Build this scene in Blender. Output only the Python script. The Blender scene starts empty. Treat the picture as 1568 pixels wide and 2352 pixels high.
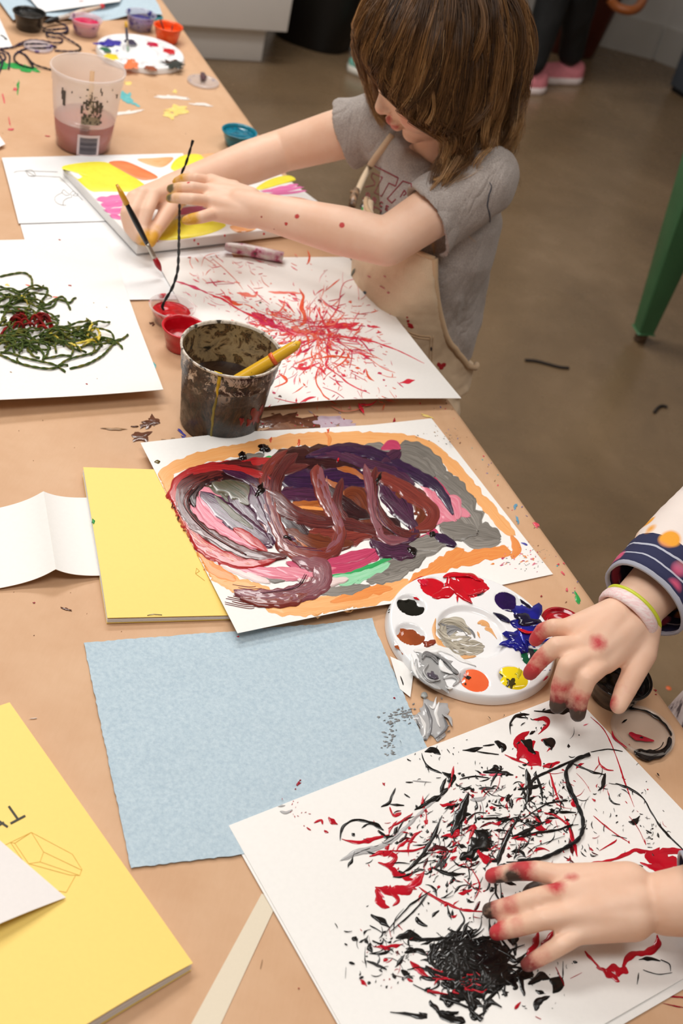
import bpy, bmesh, math, random
import numpy as np
from mathutils import Vector, Matrix, noise
from mathutils.bvhtree import BVHTree
SC = bpy.context.scene
COL = SC.collection
TZ = 0.68                      # table-top height (a low work table)
CAMZ = 1.68
# ---------------------------------------------------------------- camera
FPX = 2850.0
_p, _r = math.radians(38.64), math.radians(14.68)
CF = Vector((0, math.cos(_p), -math.sin(_p)))
_u = Vector((1, 0, 0)).cross(CF)
CX = Vector((1, 0, 0))*math.cos(_r) + _u*math.sin(_r)
CU = -Vector((1, 0, 0))*math.sin(_r) + _u*math.cos(_r)
CP = Vector((0, 0, CAMZ))
cd = bpy.data.cameras.new('camera'); cam = bpy.data.objects.new('camera', cd); COL.objects.link(cam)
R3 = Matrix((CX, CU, -CF)).transposed()
cam.matrix_world = Matrix.Translation(CP) @ R3.to_4x4()
cd.sensor_fit = 'VERTICAL'; cd.sensor_height = 36; cd.sensor_width = 24
cd.lens = FPX*36/2352
cd.clip_start = .05
cd.dof.use_dof = True; cd.dof.focus_distance = 1.42; cd.dof.aperture_fstop = 6.5
SC.camera = cam

def ray(px, py):
    return (CF*FPX + CX*(px-784) - CU*(py-1176)).normalized()
def P(px, py, z=0.0):
    """point of the plane z above the table seen in direction (px,py)"""
    d = ray(px, py); t = (TZ+z-CAMZ)/d.z
    return CP + d*t
def PF(px, py, z=0.0): return P(px, py, z-TZ)      # z above the floor
def PY(px, py, y):
    d = ray(px, py); return CP + d*(y/d.y)
def proj(p):
    v = Vector(p)-CP; k = v.dot(CF)
    return (784+FPX*v.dot(CX)/k, 1176-FPX*v.dot(CU)/k)
def ppm(p): return FPX/((Vector(p)-CP).dot(CF))     # pixels per metre there

# ---------------------------------------------------------------- materials
def L(c):
    if isinstance(c, str):
        c = [int(c[i:i+2], 16) for i in (0, 2, 4)]
    return tuple(((v/255)/12.92 if v/255 <= .04045 else ((v/255+.055)/1.055)**2.4) for v in c)
class N:
    def __init__(s, name):
        s.m = bpy.data.materials.new(name); s.m.use_nodes = True
        s.t = s.m.node_tree; s.b = s.t.nodes['Principled BSDF']
    def n(s, typ, **kw):
        q = s.t.nodes.new('ShaderNode'+typ)
        for k, v in kw.items():
            if k in q.inputs: q.inputs[k].default_value = v
            else: setattr(q, k, v)
        return q
    def l(s, a, b): s.t.links.new(a, b)
    def coord(s, kind='Object', scale=None):
        tc = s.n('TexCoord'); o = tc.outputs[kind]
        if scale is not None:
            mp = s.n('Mapping'); mp.inputs['Scale'].default_value = scale if not isinstance(scale, (int, float)) else (scale,)*3
            s.l(o, mp.inputs['Vector']); o = mp.outputs[0]
        return o
    def noise(s, vec, scale=5, detail=3, rough=.5, dist=0):
        q = s.n('TexNoise'); q.inputs['Scale'].default_value = scale; q.inputs['Detail'].default_value = detail
        q.inputs['Roughness'].default_value = rough; q.inputs['Distortion'].default_value = dist
        s.l(vec, q.inputs['Vector']); return q.outputs['Fac']
    def ramp(s, fac, stops, interp='LINEAR'):
        q = s.n('ValToRGB'); q.color_ramp.interpolation = interp
        els = q.color_ramp.elements
        while len(els) > 1: els.remove(els[-1])
        for i, (p, c) in enumerate(stops):
            e = els[0] if i == 0 else els.new(p)
            e.position = p; e.color = (*c, 1) if len(c) == 3 else c
        s.l(fac, q.inputs['Fac']); return q.outputs['Color']
    def mix(s, fac, a, b, blend='MIX'):
        q = s.n('Mix', data_type='RGBA', blend_type=blend)
        for i, v in ((0, fac), (6, a), (7, b)):
            if isinstance(v, (int, float)): q.inputs[i].default_value = v
            elif isinstance(v, tuple): q.inputs[i].default_value = (*v, 1) if len(v) == 3 else v
            else: s.l(v, q.inputs[i])
        return q.outputs[2]
    def math(s, op, a, b=0.0, clamp=False):
        q = s.n('Math', operation=op); q.use_clamp = clamp
        for i, v in ((0, a), (1, b)):
            if isinstance(v, (int, float)): q.inputs[i].default_value = v
            else: s.l(v, q.inputs[i])
        return q.outputs[0]
    def bump(s, h, strength=.3, dist=.001, **kw):
        q = s.n('Bump'); q.inputs['Strength'].default_value = strength; q.inputs['Distance'].default_value = dist
        s.l(h, q.inputs['Height']); s.l(q.outputs[0], s.b.inputs['Normal']); return q
    def set(s, **kw):
        for k, v in kw.items():
            k = k.replace('_', ' ')
            i = s.b.inputs[k]
            if isinstance(v, (int, float)): i.default_value = v
            elif isinstance(v, tuple): i.default_value = (*v, 1) if len(v) == 3 and i.type == 'RGBA' else v
            else: s.l(v, i)
        return s
def plain(name, c, rough=.5, var=.06, nscale=30, spec=.5, **kw):
    """single colour with a faint mottling"""
    q = N(name); c = L(c) if not isinstance(c, tuple) else c
    f = q.noise(q.coord(), nscale, 3)
    a = tuple(v*(1-var) for v in c); b = tuple(min(1, v*(1+var)) for v in c)
    q.set(Base_Color=q.ramp(f, [(.3, a), (.7, b)]), Roughness=rough, Specular_IOR_Level=spec, **kw)
    return q.m
_pm = {}
def wet(c, c2=None, streak=0, rough=.22, coat=.0, bump=.25, scale=300):
    """wet acrylic paint; streak>0 gives brush streaks along the stroke (UV)"""
    key = (c, c2, streak, rough, bump, scale)
    if key in _pm: return _pm[key]
    q = N('acrylic_'+str(len(_pm)))
    a = L(c); b = L(c2) if c2 else tuple(v*.85 for v in a)
    if streak:
        v = q.coord('UV', (1.3, streak, 1))
        f = q.noise(v, 1.0, 4, .6, .3)
        col = q.ramp(f, [(.34, a), (.62, b)])
        q.bump(f, bump, .0012)
    else:
        v = q.coord('Object')
        f = q.noise(v, scale*.3, 3)
        col = q.ramp(f, [(.42, a), (.7, b)])
        q.bump(q.noise(v, scale, 2), bump, .0006)
    q.set(Base_Color=col, Roughness=rough, Coat_Weight=coat)
    _pm[key] = q.m; return q.m

# ---------------------------------------------------------------- object helpers
def tag(o, label=None, cat=None, group=None, kind=None):
    for k, v in (('label', label), ('category', cat), ('group', group), ('kind', kind)):
        if v: o[k] = v
    return o
def thing(name, loc, label, cat, group=None):
    e = bpy.data.objects.new(name, None); COL.objects.link(e); e.location = loc
    e.empty_display_size = .02
    return tag(e, label, cat, group)
def link(name, me, mats, parent=None, smooth=True, label=None):
    if not isinstance(mats, (list, tuple)): mats = [mats]
    for m in mats: me.materials.append(m)
    if smooth:
        me.polygons.foreach_set('use_smooth', [True]*len(me.polygons))
    o = bpy.data.objects.new(name, me); COL.objects.link(o)
    if parent is not None:
        o.parent = parent
        o.matrix_parent_inverse = Matrix.Translation(-chain_loc(parent))
    if label: o['label'] = label
    return o
def chain_loc(p):
    l = Vector((0, 0, 0))
    while p is not None:
        l = l + p.location; p = p.parent
        if p is not None: break
    return l
def obj(name, bm, mats, parent=None, smooth=True, label=None, auto=None):
    bmesh.ops.recalc_face_normals(bm, faces=bm.faces)
    me = bpy.data.meshes.new(name); bm.to_mesh(me); bm.free()
    o = link(name, me, mats, parent, smooth, label)
    if auto: me.set_sharp_from_angle(angle=math.radians(auto))
    return o
def ungrid(bm, g, mi=0, closed=False):
    """faces from a 2-D list of verts"""
    fs = []
    for i in range(len(g)-1):
        a, b = g[i], g[i+1]; n = len(a)
        for j in range(n if closed else n-1):
            q = [a[j], a[(j+1) % n], b[(j+1) % n], b[j]]
            if len(set(q)) == 4:
                f = bm.faces.new(q); f.material_index = mi; fs.append(f)
    return fs
def box(bm, c, s, rot=0, mi=0):
    m = Matrix.Translation(c) @ Matrix.Rotation(rot, 4, 'Z') @ Matrix.Diagonal((*s, 1))
    r = bmesh.ops.create_cube(bm, size=1, matrix=m)
    for f in {f for v in r['verts'] for f in v.link_faces}: f.material_index = mi
    return r['verts']
def bevel(bm, w, seg=2):
    bmesh.ops.bevel(bm, geom=list(bm.edges), offset=w, segments=seg, affect='EDGES', profile=.5, clamp_overlap=True)
def lathe(bm, prof, c=(0, 0, 0), n=64, M=None, mi=0, cap0=True, cap1=False):
    rows = []
    for r, z in prof:
        rows.append([bm.verts.new((M @ Vector((r*math.cos(a), r*math.sin(a), z))) if M else Vector((c[0]+r*math.cos(a), c[1]+r*math.sin(a), c[2]+z)))
                     for a in [2*math.pi*k/n for k in range(n)]])
    ungrid(bm, rows, mi, True)
    if cap0: f = bm.faces.new(rows[0]); f.material_index = mi
    if cap1: f = bm.faces.new(rows[-1]); f.material_index = mi
    return rows
def crom(pts, n=8, closed=False):
    """Catmull-Rom through points (tuples of any length)"""
    pts = [np.array(p, float) for p in pts]; out = []
    m = len(pts)
    if m < 3 and not closed:
        return [tuple(pts[0]+(pts[-1]-pts[0])*t/n) for t in range(n+1)]
    for i in range(m if closed else m-1):
        if closed: a, b, c, d = (pts[(i+k) % m] for k in (-1, 0, 1, 2))
        else: a, b, c, d = pts[max(i-1, 0)], pts[i], pts[i+1], pts[min(i+2, m-1)]
        for k in range(n):
            t = k/n
            out.append(tuple(.5*(2*b+(c-a)*t+(2*a-5*b+4*c-d)*t*t+(3*b-a-3*c+d)*t**3)))
    if not closed: out.append(tuple(pts[-1]))
    return out
def tube(bm, pts, rad, n=8, mi=0, cap=True, twist=0):
    """swept tube; rad a number, list or fn(t)"""
    pts = [Vector(p) for p in pts]; m = len(pts); rows = []
    up = None
    for i, p in enumerate(pts):
        t = (pts[min(i+1, m-1)]-pts[max(i-1, 0)])
        if t.length < 1e-9: t = Vector((0, 0, 1))
        t.normalize()
        if up is None:
            up = t.orthogonal().normalized()
        up = (up-t*up.dot(t))
        if up.length < 1e-6: up = t.orthogonal()
        up.normalize(); s = t.cross(up)
        r = rad(i/(m-1)) if callable(rad) else (rad[i] if isinstance(rad, (list, tuple)) else rad)
        rows.append([bm.verts.new(p+(up*math.cos(a)+s*math.sin(a))*r) for a in [2*math.pi*k/n+twist*i for k in range(n)]])
    ungrid(bm, rows, mi, True)
    if cap:
        for q in (rows[0], rows[-1]):
            try: bm.faces.new(q).material_index = mi
            except ValueError: pass
    return rows

# ---------------------------------------------------------------- paint: thin raised films on a surface
RNG = random.Random(7)
class Paint:
    """collects paint films laid at z0 above the table (or on a surface function) into one bmesh with UVs"""
    def __init__(s, z0, lift=None):
        s.bm = bmesh.new(); s.uv = s.bm.loops.layers.uv.new('UVMap'); s.z = z0; s.lift = lift; s.mats = []; s.k = 0
    def mi(s, m):
        if m not in s.mats: s.mats.append(m)
        return s.mats.index(m)
    def pt(s, x, y, h):
        if s.lift: return s.lift(x, y, h+s.z)
        return P(x, y, s.z+h)
    def ribbon(s, pts, w, m, h=.0006, nz=.12, n=8, across=6, taper=.6, dry=0.0, closed=False, lay=None):
        """brush stroke through picture points; w = width (px) or list"""
        s.k += 1; mi = s.mi(m)
        base = (s.k % 60)*1.2e-5+.0001 if lay is None else lay
        if not isinstance(w, (list, tuple)): w = [w]*len(pts)
        q = crom([(*p, ww) for p, ww in zip(pts, w)], n, closed); M_ = len(q); rows = []; us = []
        u = 0; ph = RNG.uniform(0, 100); uu = RNG.uniform(0, 50)
        for i, (x, y, ww) in enumerate(q):
            a, b = q[max(i-1, 0)], q[min(i+1, M_-1)]
            tx, ty = b[0]-a[0], b[1]-a[1]; l = math.hypot(tx, ty) or 1; nx, ny = -ty/l, tx/l
            if i: u += math.hypot(x-q[i-1][0], y-q[i-1][1])/100
            e = 1.0
            if taper and not closed:
                e = min(1, (min(i, M_-1-i)+.35)/(taper*n+.01))**.6
            row = []
            for j in range(across+1):
                v = j/across*2-1
                edge = 1+nz*noise.noise(Vector((u*6+ph, 3.7*(1 if v > 0 else -1), s.k)))*(abs(v) > .5)*2
                off = v*ww/2*e*edge
                hh = base+h*max(0, 1-v*v)**.5*(.7+.5*noise.noise(Vector((u*5+ph, v*2.5, 9.1))))
                if j in (0, across): hh = base*.2
                dx = 0
                if dry and (i in (0, M_-1)): dx = dry*RNG.uniform(-1, 1)
                row.append(s.bm.verts.new(s.pt(x+nx*off+tx/l*dx, y+ny*off+ty/l*dx, hh)))
            rows.append(row); us.append(u)
        for i in range(len(rows)-1):
            for j in range(across):
                f = s.bm.faces.new((rows[i][j], rows[i+1][j], rows[i+1][j+1], rows[i][j+1])); f.material_index = mi
                for lp, (a, b) in zip(f.loops, ((i, j), (i+1, j), (i+1, j+1), (i, j+1))):
                    lp[s.uv].uv = (us[a]+uu, b/across+ph)
    def bristle(s, pts, w, m, cnt=9, h=.0004, thick=.35, jit=6):
        """dry brush: parallel hair lines"""
        for k in range(cnt):
            o = (k/(max(cnt-1, 1))-.5)*w
            q = []
            for i, (x, y) in enumerate(pts):
                a, b = pts[max(i-1, 0)], pts[min(i+1, len(pts)-1)]
                tx, ty = b[0]-a[0], b[1]-a[1]; l = math.hypot(tx, ty) or 1
                e = RNG.uniform(-jit, jit)*4 if i in (0, len(pts)-1) else 0
                q.append((x-ty/l*o+tx/l*e, y+tx/l*o+ty/l*e))
            s.ribbon(q, w/cnt*thick*RNG.uniform(.5, 1.8), m, h, .3, 6, 3, 1.5)
    def blob(s, x, y, rx, ry, m, ang=0, h=.0008, irr=.25, n=18, rings=3, seed=None, lay=None, fr=1.6):
        s.k += 1; mi = s.mi(m); base = (s.k % 60)*1.2e-5+.0001 if lay is None else lay
        sd = seed if seed is not None else RNG.uniform(0, 999)
        ca, sa = math.cos(ang), math.sin(ang)
        c = s.bm.verts.new(s.pt(x, y, base+h)); prev = None; rows = []
        for r in range(1, rings+1):
            t = r/rings; row = []
            for k in range(n):
                a = 2*math.pi*k/n
                e = 1+irr*2*noise.noise(Vector((math.cos(a)*fr, math.sin(a)*fr, sd)))+irr*noise.noise(Vector((math.cos(a)*fr*3, math.sin(a)*fr*3, sd+5)))
                X, Y = math.cos(a)*rx*t*e, math.sin(a)*ry*t*e
                hh = base+h*math.sqrt(max(0, 1-t**2.5)) if r < rings else base*.2
                row.append(s.bm.verts.new(s.pt(x+X*ca-Y*sa, y+X*sa+Y*ca, hh)))
            rows.append(row)
        for k in range(n):
            f = s.bm.faces.new((c, rows[0][k], rows[0][(k+1) % n])); f.material_index = mi
        for f in ungrid(s.bm, rows, mi, True): pass
    def poly(s, pts, m, h=.0003, lay=None, smooth=6):
        """flat painted area with an outline through picture points"""
        s.k += 1; mi = s.mi(m); base = (s.k % 60)*1.2e-5+.0001 if lay is None else lay
        q = crom([tuple(p) for p in pts], smooth, True)
        cx_, cy_ = sum(p[0] for p in q)/len(q), sum(p[1] for p in q)/len(q)
        def ring(k, hh): return [s.bm.verts.new(s.pt(cx_+(x-cx_)*k, cy_+(y-cy_)*k, hh)) for x, y in q]
        rows = [ring(1, base*.2), ring(.985, base+h), ring(.6, base+h), ring(.25, base+h)]
        for f in ungrid(s.bm, rows, mi, True):
            for lp in f.loops: lp[s.uv].uv = (lp.vert.co.x*10, lp.vert.co.y*10)
        f = s.bm.faces.new(rows[-1]); f.material_index = mi
    def dots(s, n, cx_, cy_, sx, sy, mats, r=(1, 3), el=1.6, h=.0004):
        for k in range(n):
            x, y = RNG.gauss(cx_, sx), RNG.gauss(cy_, sy); a = RNG.uniform(*r)
            s.blob(x, y, a*RNG.uniform(1, el), a, RNG.choice(mats), RNG.uniform(0, 3.1), h, .3, 9, 2)
    def done(s, name, parent, label=None):
        return obj(name, s.bm, s.mats, parent, True, label)

# ---------------------------------------------------------------- the room
concrete = N('polished_concrete')
v = concrete.coord()
f1 = concrete.noise(v, 1.6, 6, .62, .6); f2 = concrete.noise(v, 9, 5, .6)
colr = concrete.ramp(f1, [(.3, L('6f5b45')), (.5, L('816a50')), (.72, L('947b60'))])
colr = concrete.mix(concrete.math('MULTIPLY', f2, .35), colr, L('5c4a35'))
concrete.set(Base_Color=colr, Roughness=concrete.ramp(f2, [(.3, (.2,)*3), (.7, (.36,)*3)]), Specular_IOR_Level=.5)
wallm = plain('white_wall_paint', 'cfcbc6', .7, .03, 3)
ceilm = plain('white_ceiling_paint', 'e6e4e0', .8, .02, 3)
XW0, XW1, YW0, CH = -4.2, 3.4, -3.2, 3.1
YW1 = PF(1400, 109).y; XC = PF(1500, 129).x
def slab(name, c, s, m, kind='structure'):
    bm = bmesh.new(); box(bm, c, s); o = obj(name, bm, m, None, False); return tag(o, kind=kind)
slab('floor', ((XW0+XW1)/2, (YW0+YW1)/2, -.05), (XW1-XW0+.4, YW1-YW0+.4, .1), concrete.m)
slab('ceiling', ((XW0+XW1)/2, (YW0+YW1)/2, CH+.05), (XW1-XW0+.4, YW1-YW0+.4, .1), ceilm)
slab('wall_back', ((XW0+XC+.03)/2, YW1+.05, CH/2), (XC+.03-XW0, .1, CH), wallm)
slab('wall_left', (XW0-.05, (YW0+YW1)/2, CH/2), (.1, YW1-YW0, CH), wallm)
slab('wall_front', ((XW0+XW1)/2, YW0-.05, CH/2), (XW1-XW0, .1, CH), wallm)
slab('wall_right', (XW1+.05, (YW0+4.6)/2, CH/2), (.1, 4.6-YW0, CH), wallm)
# the back wall turns a blunt corner and runs on towards the right
wa = Vector((XC, YW1, 0)); _q = PF(1549, 154)-wa; _q.z = 0; wb = wa+_q.normalized()*((XW1+.1-XC)/_q.normalized().x)
dv = (wb-wa).normalized(); nv = Vector((-dv.y, dv.x, 0))
slab('wall_corner', tuple((wa+wb)/2+nv*.05+Vector((0, 0, CH/2))), ((wb-wa).length, .1, CH), wallm)
bpy.data.objects['wall_corner'].data.transform(Matrix.Translation((wa+wb)/2+nv*.05) @ Matrix.Rotation(math.atan2(dv.y, dv.x), 4, 'Z') @ Matrix.Translation(-((wa+wb)/2+nv*.05)))
basem = plain('baseboard_paint', 'c2bdb6', .5, .03, 4)
slab('baseboard_back', ((XW0+XC-.01)/2, YW1-.008, .075), (XC-.01-XW0, .016, .15), basem)
bm = bmesh.new(); cc = (wa+wb)/2-nv*.008
box(bm, (cc.x, cc.y, .075), ((wb-wa).length-.02, .016, .15), math.atan2(dv.y, dv.x))
tag(obj('baseboard_right', bm, basem, None, False), kind='structure')

# ---------------------------------------------------------------- the table and its brown paper
E0, E1 = Vector((-.714, 2.954, 0)), Vector((.443, 1.031, 0))
ED = (E1-E0).normalized(); EN = Vector((-ED.y, ED.x, 0))        # EN points off the table to the child
TW = 1.35
def TP(s, w, z): return E0+ED*s-EN*w+Vector((0, 0, z))          # s along the edge, w inwards
S0, S1 = -1.05, 3.25
def rotz(): return math.atan2(ED.y, ED.x)
wood = plain('laminate_top', 'b9a080', .5, .08, 12)
steel = plain('grey_steel', '77797a', .35, .05, 20, Metallic=.8)
tab = thing('work_table', TP((S0+S1)/2, TW/2, 0), 'long low work table covered in brown paper running along the picture', 'table')
bm = bmesh.new(); c = TP((S0+S1)/2, TW/2, TZ-.021); box(bm, c, (S1-S0-.02, TW-.02, .038), rotz()); bevel(bm, .004)
obj('table_top', bm, wood, tab)
for s in (S0+.12, S1-.12):
    for w in (.12, TW-.12):
        bm = bmesh.new(); c = TP(s, w, (TZ-.04)/2); box(bm, c, (.05, .05, TZ-.04), rotz()); bevel(bm, .004)
        obj('leg', bm, steel, tab)
kraft = N('brown_kraft_paper')
v = kraft.coord()
f = kraft.noise(v, 14, 6, .6); g = kraft.noise(kraft.coord('Object', (400, 60, 60)), 1, 3)
colk = kraft.ramp(f, [(.3, L('d0a580')), (.55, L('d6ad89')), (.75, L('dab390'))])
colk = kraft.mix(kraft.math('MULTIPLY', g, .12), colk, L('a87b52'))
wr = kraft.noise(v, 3.2, 4, .5, 1.2)
bq = kraft.bump(kraft.math('ADD', wr, kraft.math('MULTIPLY', kraft.noise(v, 350, 2), .02)), .22, .003)
kraft.set(Base_Color=colk, Roughness=.55, Specular_IOR_Level=.35)
bm = bmesh.new()
prof = [(TW-.01, -.0)]+[(TW-.01-(TW-.05)*k/24, 0) for k in range(1, 24)]+[(.045, 0), (.034, .0006), (.03, -.0002), (.026, .0005), (.008, 0), (.002, -.0015), (0, -.005), (-.0005, -.03), (.0, -.045), (.01, -.0465), (.06, -.0465)]
NS = 110; rows = []
for i in range(NS+1):
    s = S0+(S1-S0)*i/NS; row = []
    for (w, z) in prof:
        ww = w+(.004*noise.noise(Vector((s*2, 0, 3))) if w > .02 and w < .05 else 0)
        zz = z+(.0006*noise.noise(Vector((s*5, w*5, 0))) if z > -.001 else 0)-.0002
        row.append(bm.verts.new(TP(s, ww, TZ+zz)))
    rows.append(row)
ungrid(bm, rows)
kp = obj('kraft_paper_cover', bm, kraft.m); tag(kp, 'brown kraft paper sheet covering the whole table top, spotted with paint', 'table cover')
KZ = .0006                                                     # working surface above TZ
# ---------------------------------------------------------------- papers
def paper_mat(name, c, rough=.6, tex=.15, sc=220):
    q = N(name); v = q.coord(); f = q.noise(v, sc, 3, .6)
    a = L(c); q.set(Base_Color=q.ramp(f, [(.3, tuple(x*.975 for x in a)), (.7, a)]), Roughness=rough, Specular_IOR_Level=.3)
    q.bump(f, tex, .0004); return q.m
def sheet(name, cs, z, m, lift=None, n=(24, 24), t=.0005, parent=None, label=None, edge=None):
    """paper sheet: corners TL,TR,BR,BL as picture points (x,y[,height]); lift(u,v) adds height"""
    Q = [P(c[0], c[1], z+(c[2] if len(c) > 2 else 0)) for c in cs]
    bm = bmesh.new(); top = []; bot = []
    for i in range(n[1]+1):
        v = i/n[1]; ra = []; rb = []
        for j in range(n[0]+1):
            u = j/n[0]
            p = Q[0]*(1-u)*(1-v)+Q[1]*u*(1-v)+Q[2]*u*v+Q[3]*(1-u)*v
            if edge: p = p+edge(u, v)
            if lift: p.z += lift(u, v)
            ra.append(bm.verts.new(p)); rb.append(bm.verts.new(p-Vector((0, 0, t))))
        top.append(ra); bot.append(rb)
    ungrid(bm, top); ungrid(bm, [r[::-1] for r in bot])
    per = [(0, j) for j in range(n[0])]+[(i, n[0]) for i in range(n[1])]+[(n[1], j) for j in range(n[0], 0, -1)]+[(i, 0) for i in range(n[1], 0, -1)]
    for k in range(len(per)):
        a, b = per[k], per[(k+1) % len(per)]
        bm.faces.new((top[a[0]][a[1]], bot[a[0]][a[1]], bot[b[0]][b[1]], top[b[0]][b[1]]))
    return obj(name, bm, m, parent, True, label, auto=40)
def surf(o, fallback=0.0):
    """picture point -> point h above the object's surface"""
    me = o.data; T = BVHTree.FromPolygons([o.matrix_world @ v.co for v in me.vertices], [tuple(p.vertices) for p in me.polygons])
    def fn(x, y, h=0.0):
        d = ray(x, y); hit, nn, i, dd = T.ray_cast(CP, d)
        if hit is None: return P(x, y, fallback+h)
        if nn.dot(d) > 0: nn = -nn
        return hit+nn*h
    return fn
PAPER = paper_mat('heavy_white_paper', 'f6f3ef')
PAPER2 = paper_mat('white_sketch_paper', 'f3f2f2')
CARD = paper_mat('pale_card', 'efe9e6')
YEL = paper_mat('yellow_cover_paper', 'fddc7c', .5, .05)
BLUE = N('blue_paper_towel'); v = BLUE.coord()
f = BLUE.noise(v, 260, 4, .65); g = BLUE.noise(v, 60, 3)
cb = BLUE.ramp(f, [(.28, L('abbfcd')), (.5, L('bbcdd8')), (.72, L('c9d9e2'))])
BLUE.set(Base_Color=BLUE.mix(BLUE.math('MULTIPLY', g, .25), cb, L('b0c5d2')), Roughness=.9, Specular_IOR_Level=.15)
BLUE.bump(BLUE.math('ADD', f, g), .5, .0012)
K = KZ
# masking tape
TAPE = paper_mat('masking_tape', 'e6d9c2', .5, .2, 500)
o = sheet('masking_tape', [(601, 2052), (638, 2069), (473, 2425), (402, 2420)], K+.0003, TAPE, n=(4, 30), t=.0004,
          edge=lambda u, v: Vector((0, 0, 0)))
tag(o, 'strip of cream masking tape stuck on the brown paper at the bottom', 'tape')
# stacked sheets at the upper left
sk2 = sheet('drawing_paper', [(40, 492), (489, 468), (572, 682), (98, 697)], K+.0006, PAPER2, lambda u, v: .002*math.sin(u*5)*v)
tag(sk2, 'blank white sheet lying under the canvas and the green yarn sheet', 'paper')
sk = sheet('drawing_paper', [(4, 362), (420, 352), (470, 500), (43, 512)], K+.0035, PAPER2, lambda u, v: .001*math.sin(v*4))
tag(sk, 'white sheet with pencil sketches sticking out behind the canvas', 'paper')
pen = wet('8a8683', rough=.6)
pt = Paint(K+.0035, surf(sk, K+.004)); pt.z = .0001
for q in ([(32, 397), (48, 393), (132, 395)], [(65, 404), (100, 405), (137, 407)], [(58, 392), (67, 404), (82, 404), (73, 391), (58, 392)], [(60, 393), (80, 404)],
          [(137, 407), (160, 430), (190, 460)], [(142, 443), (128, 451), (126, 460), (133, 468), (146, 472)], [(142, 443), (146, 436), (154, 443), (160, 447), (152, 449), (142, 443)],
          [(145, 471), (146, 462), (156, 455), (165, 453), (162, 444), (168, 440), (174, 444), (167, 449), (178, 450), (178, 444)], [(140, 471), (152, 472)]):
    pt.ribbon(q, 1.3, pen, .0001, .2, 5, 2, 0)
pt.done('pencil_sketch', sk)
o = sheet('drawing_paper', [(-160, 270), (-40, 262), (12, 338), (-110, 390)], K+.0006, PAPER2, lambda u, v: .006*u); tag(o, 'white sheet of which only a corner shows at the left beside the clear tub', 'paper')
o = sheet('drawing_paper', [(-230, 40), (-25, -10), (29, 108), (-170, 116)], K+.0006, PAPER2); tag(o, 'white sheet with a black brush mark at the far left by the black cup', 'paper')
pt = Paint(K+.0007); bk = wet('17140f', '2c2721'); pt.ribbon([(0, 80), (8, 84), (17, 92)], 3, bk); pt.blob(13, 89, 3, 2, bk); pt.done('brush_mark', o, 'black brush mark')
# splattered red sheet: its near edge and right corner curl up
redp = sheet('splatter_painting', [(355, 592, .002), (800, 590, .0), (1058, 918, .014), (552, 942, .007)], K+.0012, PAPER,
             lambda u, v: .010*max(0, v-.75)/.25*math.sin(u*math.pi*.9)+.0015*math.sin(u*6)*v, (40, 40))
tag(redp, 'white sheet splattered with red and orange paint, one corner past the table edge', 'painting')
# green yarn sheet
yp = sheet('yarn_painting_sheet', [(-330, 560), (246, 545), (374, 902, .012), (-290, 952, .012)], K+.004, PAPER,
           lambda u, v: .010*max(0, v-.6)/.4*(1-.4*u)+.002*math.sin(u*5+1)*v, (40, 30))
tag(yp, 'white sheet at the left edge with a tangle of green yarn on it', 'paper')
# folded white strip with a ridge
o = sheet('folded_paper_strip', [(-150, 1190), (215, 1146), (247, 1325), (-130, 1370)], K+.0006, PAPER,
          lambda u, v: .022*(math.exp(-abs(u-.665)/.16)), (60, 10))
tag(o, 'folded white paper strip with a raised crease tucked under the yellow booklet', 'paper')
# yellow booklets
def booklet(name, cs, label, th, bow, openside):
    """cover corners TL,TR,BR,BL in the picture; pages below the top cover"""
    c = sum((P(*q) for q in cs), Vector())/4; c.z = TZ
    t = thing(name, c, label, 'booklet')
    def lf(u, v): return bow(u, v)
    top_w = [P(*q, K+.0015+th) for q in cs]
    def at_z(z, w=1.0):                                      # the cover's corners dropped to height z
        m_ = sum(top_w, Vector())/4; return [proj(Vector((m_.x+(q.x-m_.x)*w, m_.y+(q.y-m_.y)*w, TZ+z))) for q in top_w]
    sheet('cover', at_z(K+.0008), K+.0008, YEL, lambda u, v: .15*lf(u, v), (16, 16), .0005, t)
    for k in range(4):
        sheet('page', at_z(K+.0013+(k+1)*th/6, .997-.001*(k % 2)), K+.0013+(k+1)*th/6, PAPER2, lambda u, v, k=k: lf(u, v)*(.3+.16*k), (16, 16), th/7, t)
    top = sheet('cover', cs, K+.0015+th, YEL, lf, (24, 24), .0006, t)
    return t, top
_tl = P(22, 1613)+P(5, 2478)-P(443, 2212)
bk1, top1 = booklet('yellow_booklet', [proj(_tl), (22, 1613), (443, 2212), (5, 2478)], 'large yellow booklet with black lettering at the lower left corner, upside down', .011,
                    lambda u, v: .006*math.sin(min(1, (1-u)*2.2)*math.pi/2), 'v')
bk2, top2 = booklet('yellow_booklet', [(190, 1083), (520, 1090), (590, 1412), (246, 1422)], 'plain yellow booklet half hidden under the brown swirled painting', .006,
                    lambda u, v: .005*math.sin(min(1, (1-v)*2.2)*math.pi/2)+.002*(1-u), 'u')
ORL = wet('d8a02a', rough=.5); BLK = wet('2b2713', rough=.5)
s1 = surf(top1)
pt = Paint(.00015, s1)
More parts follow.
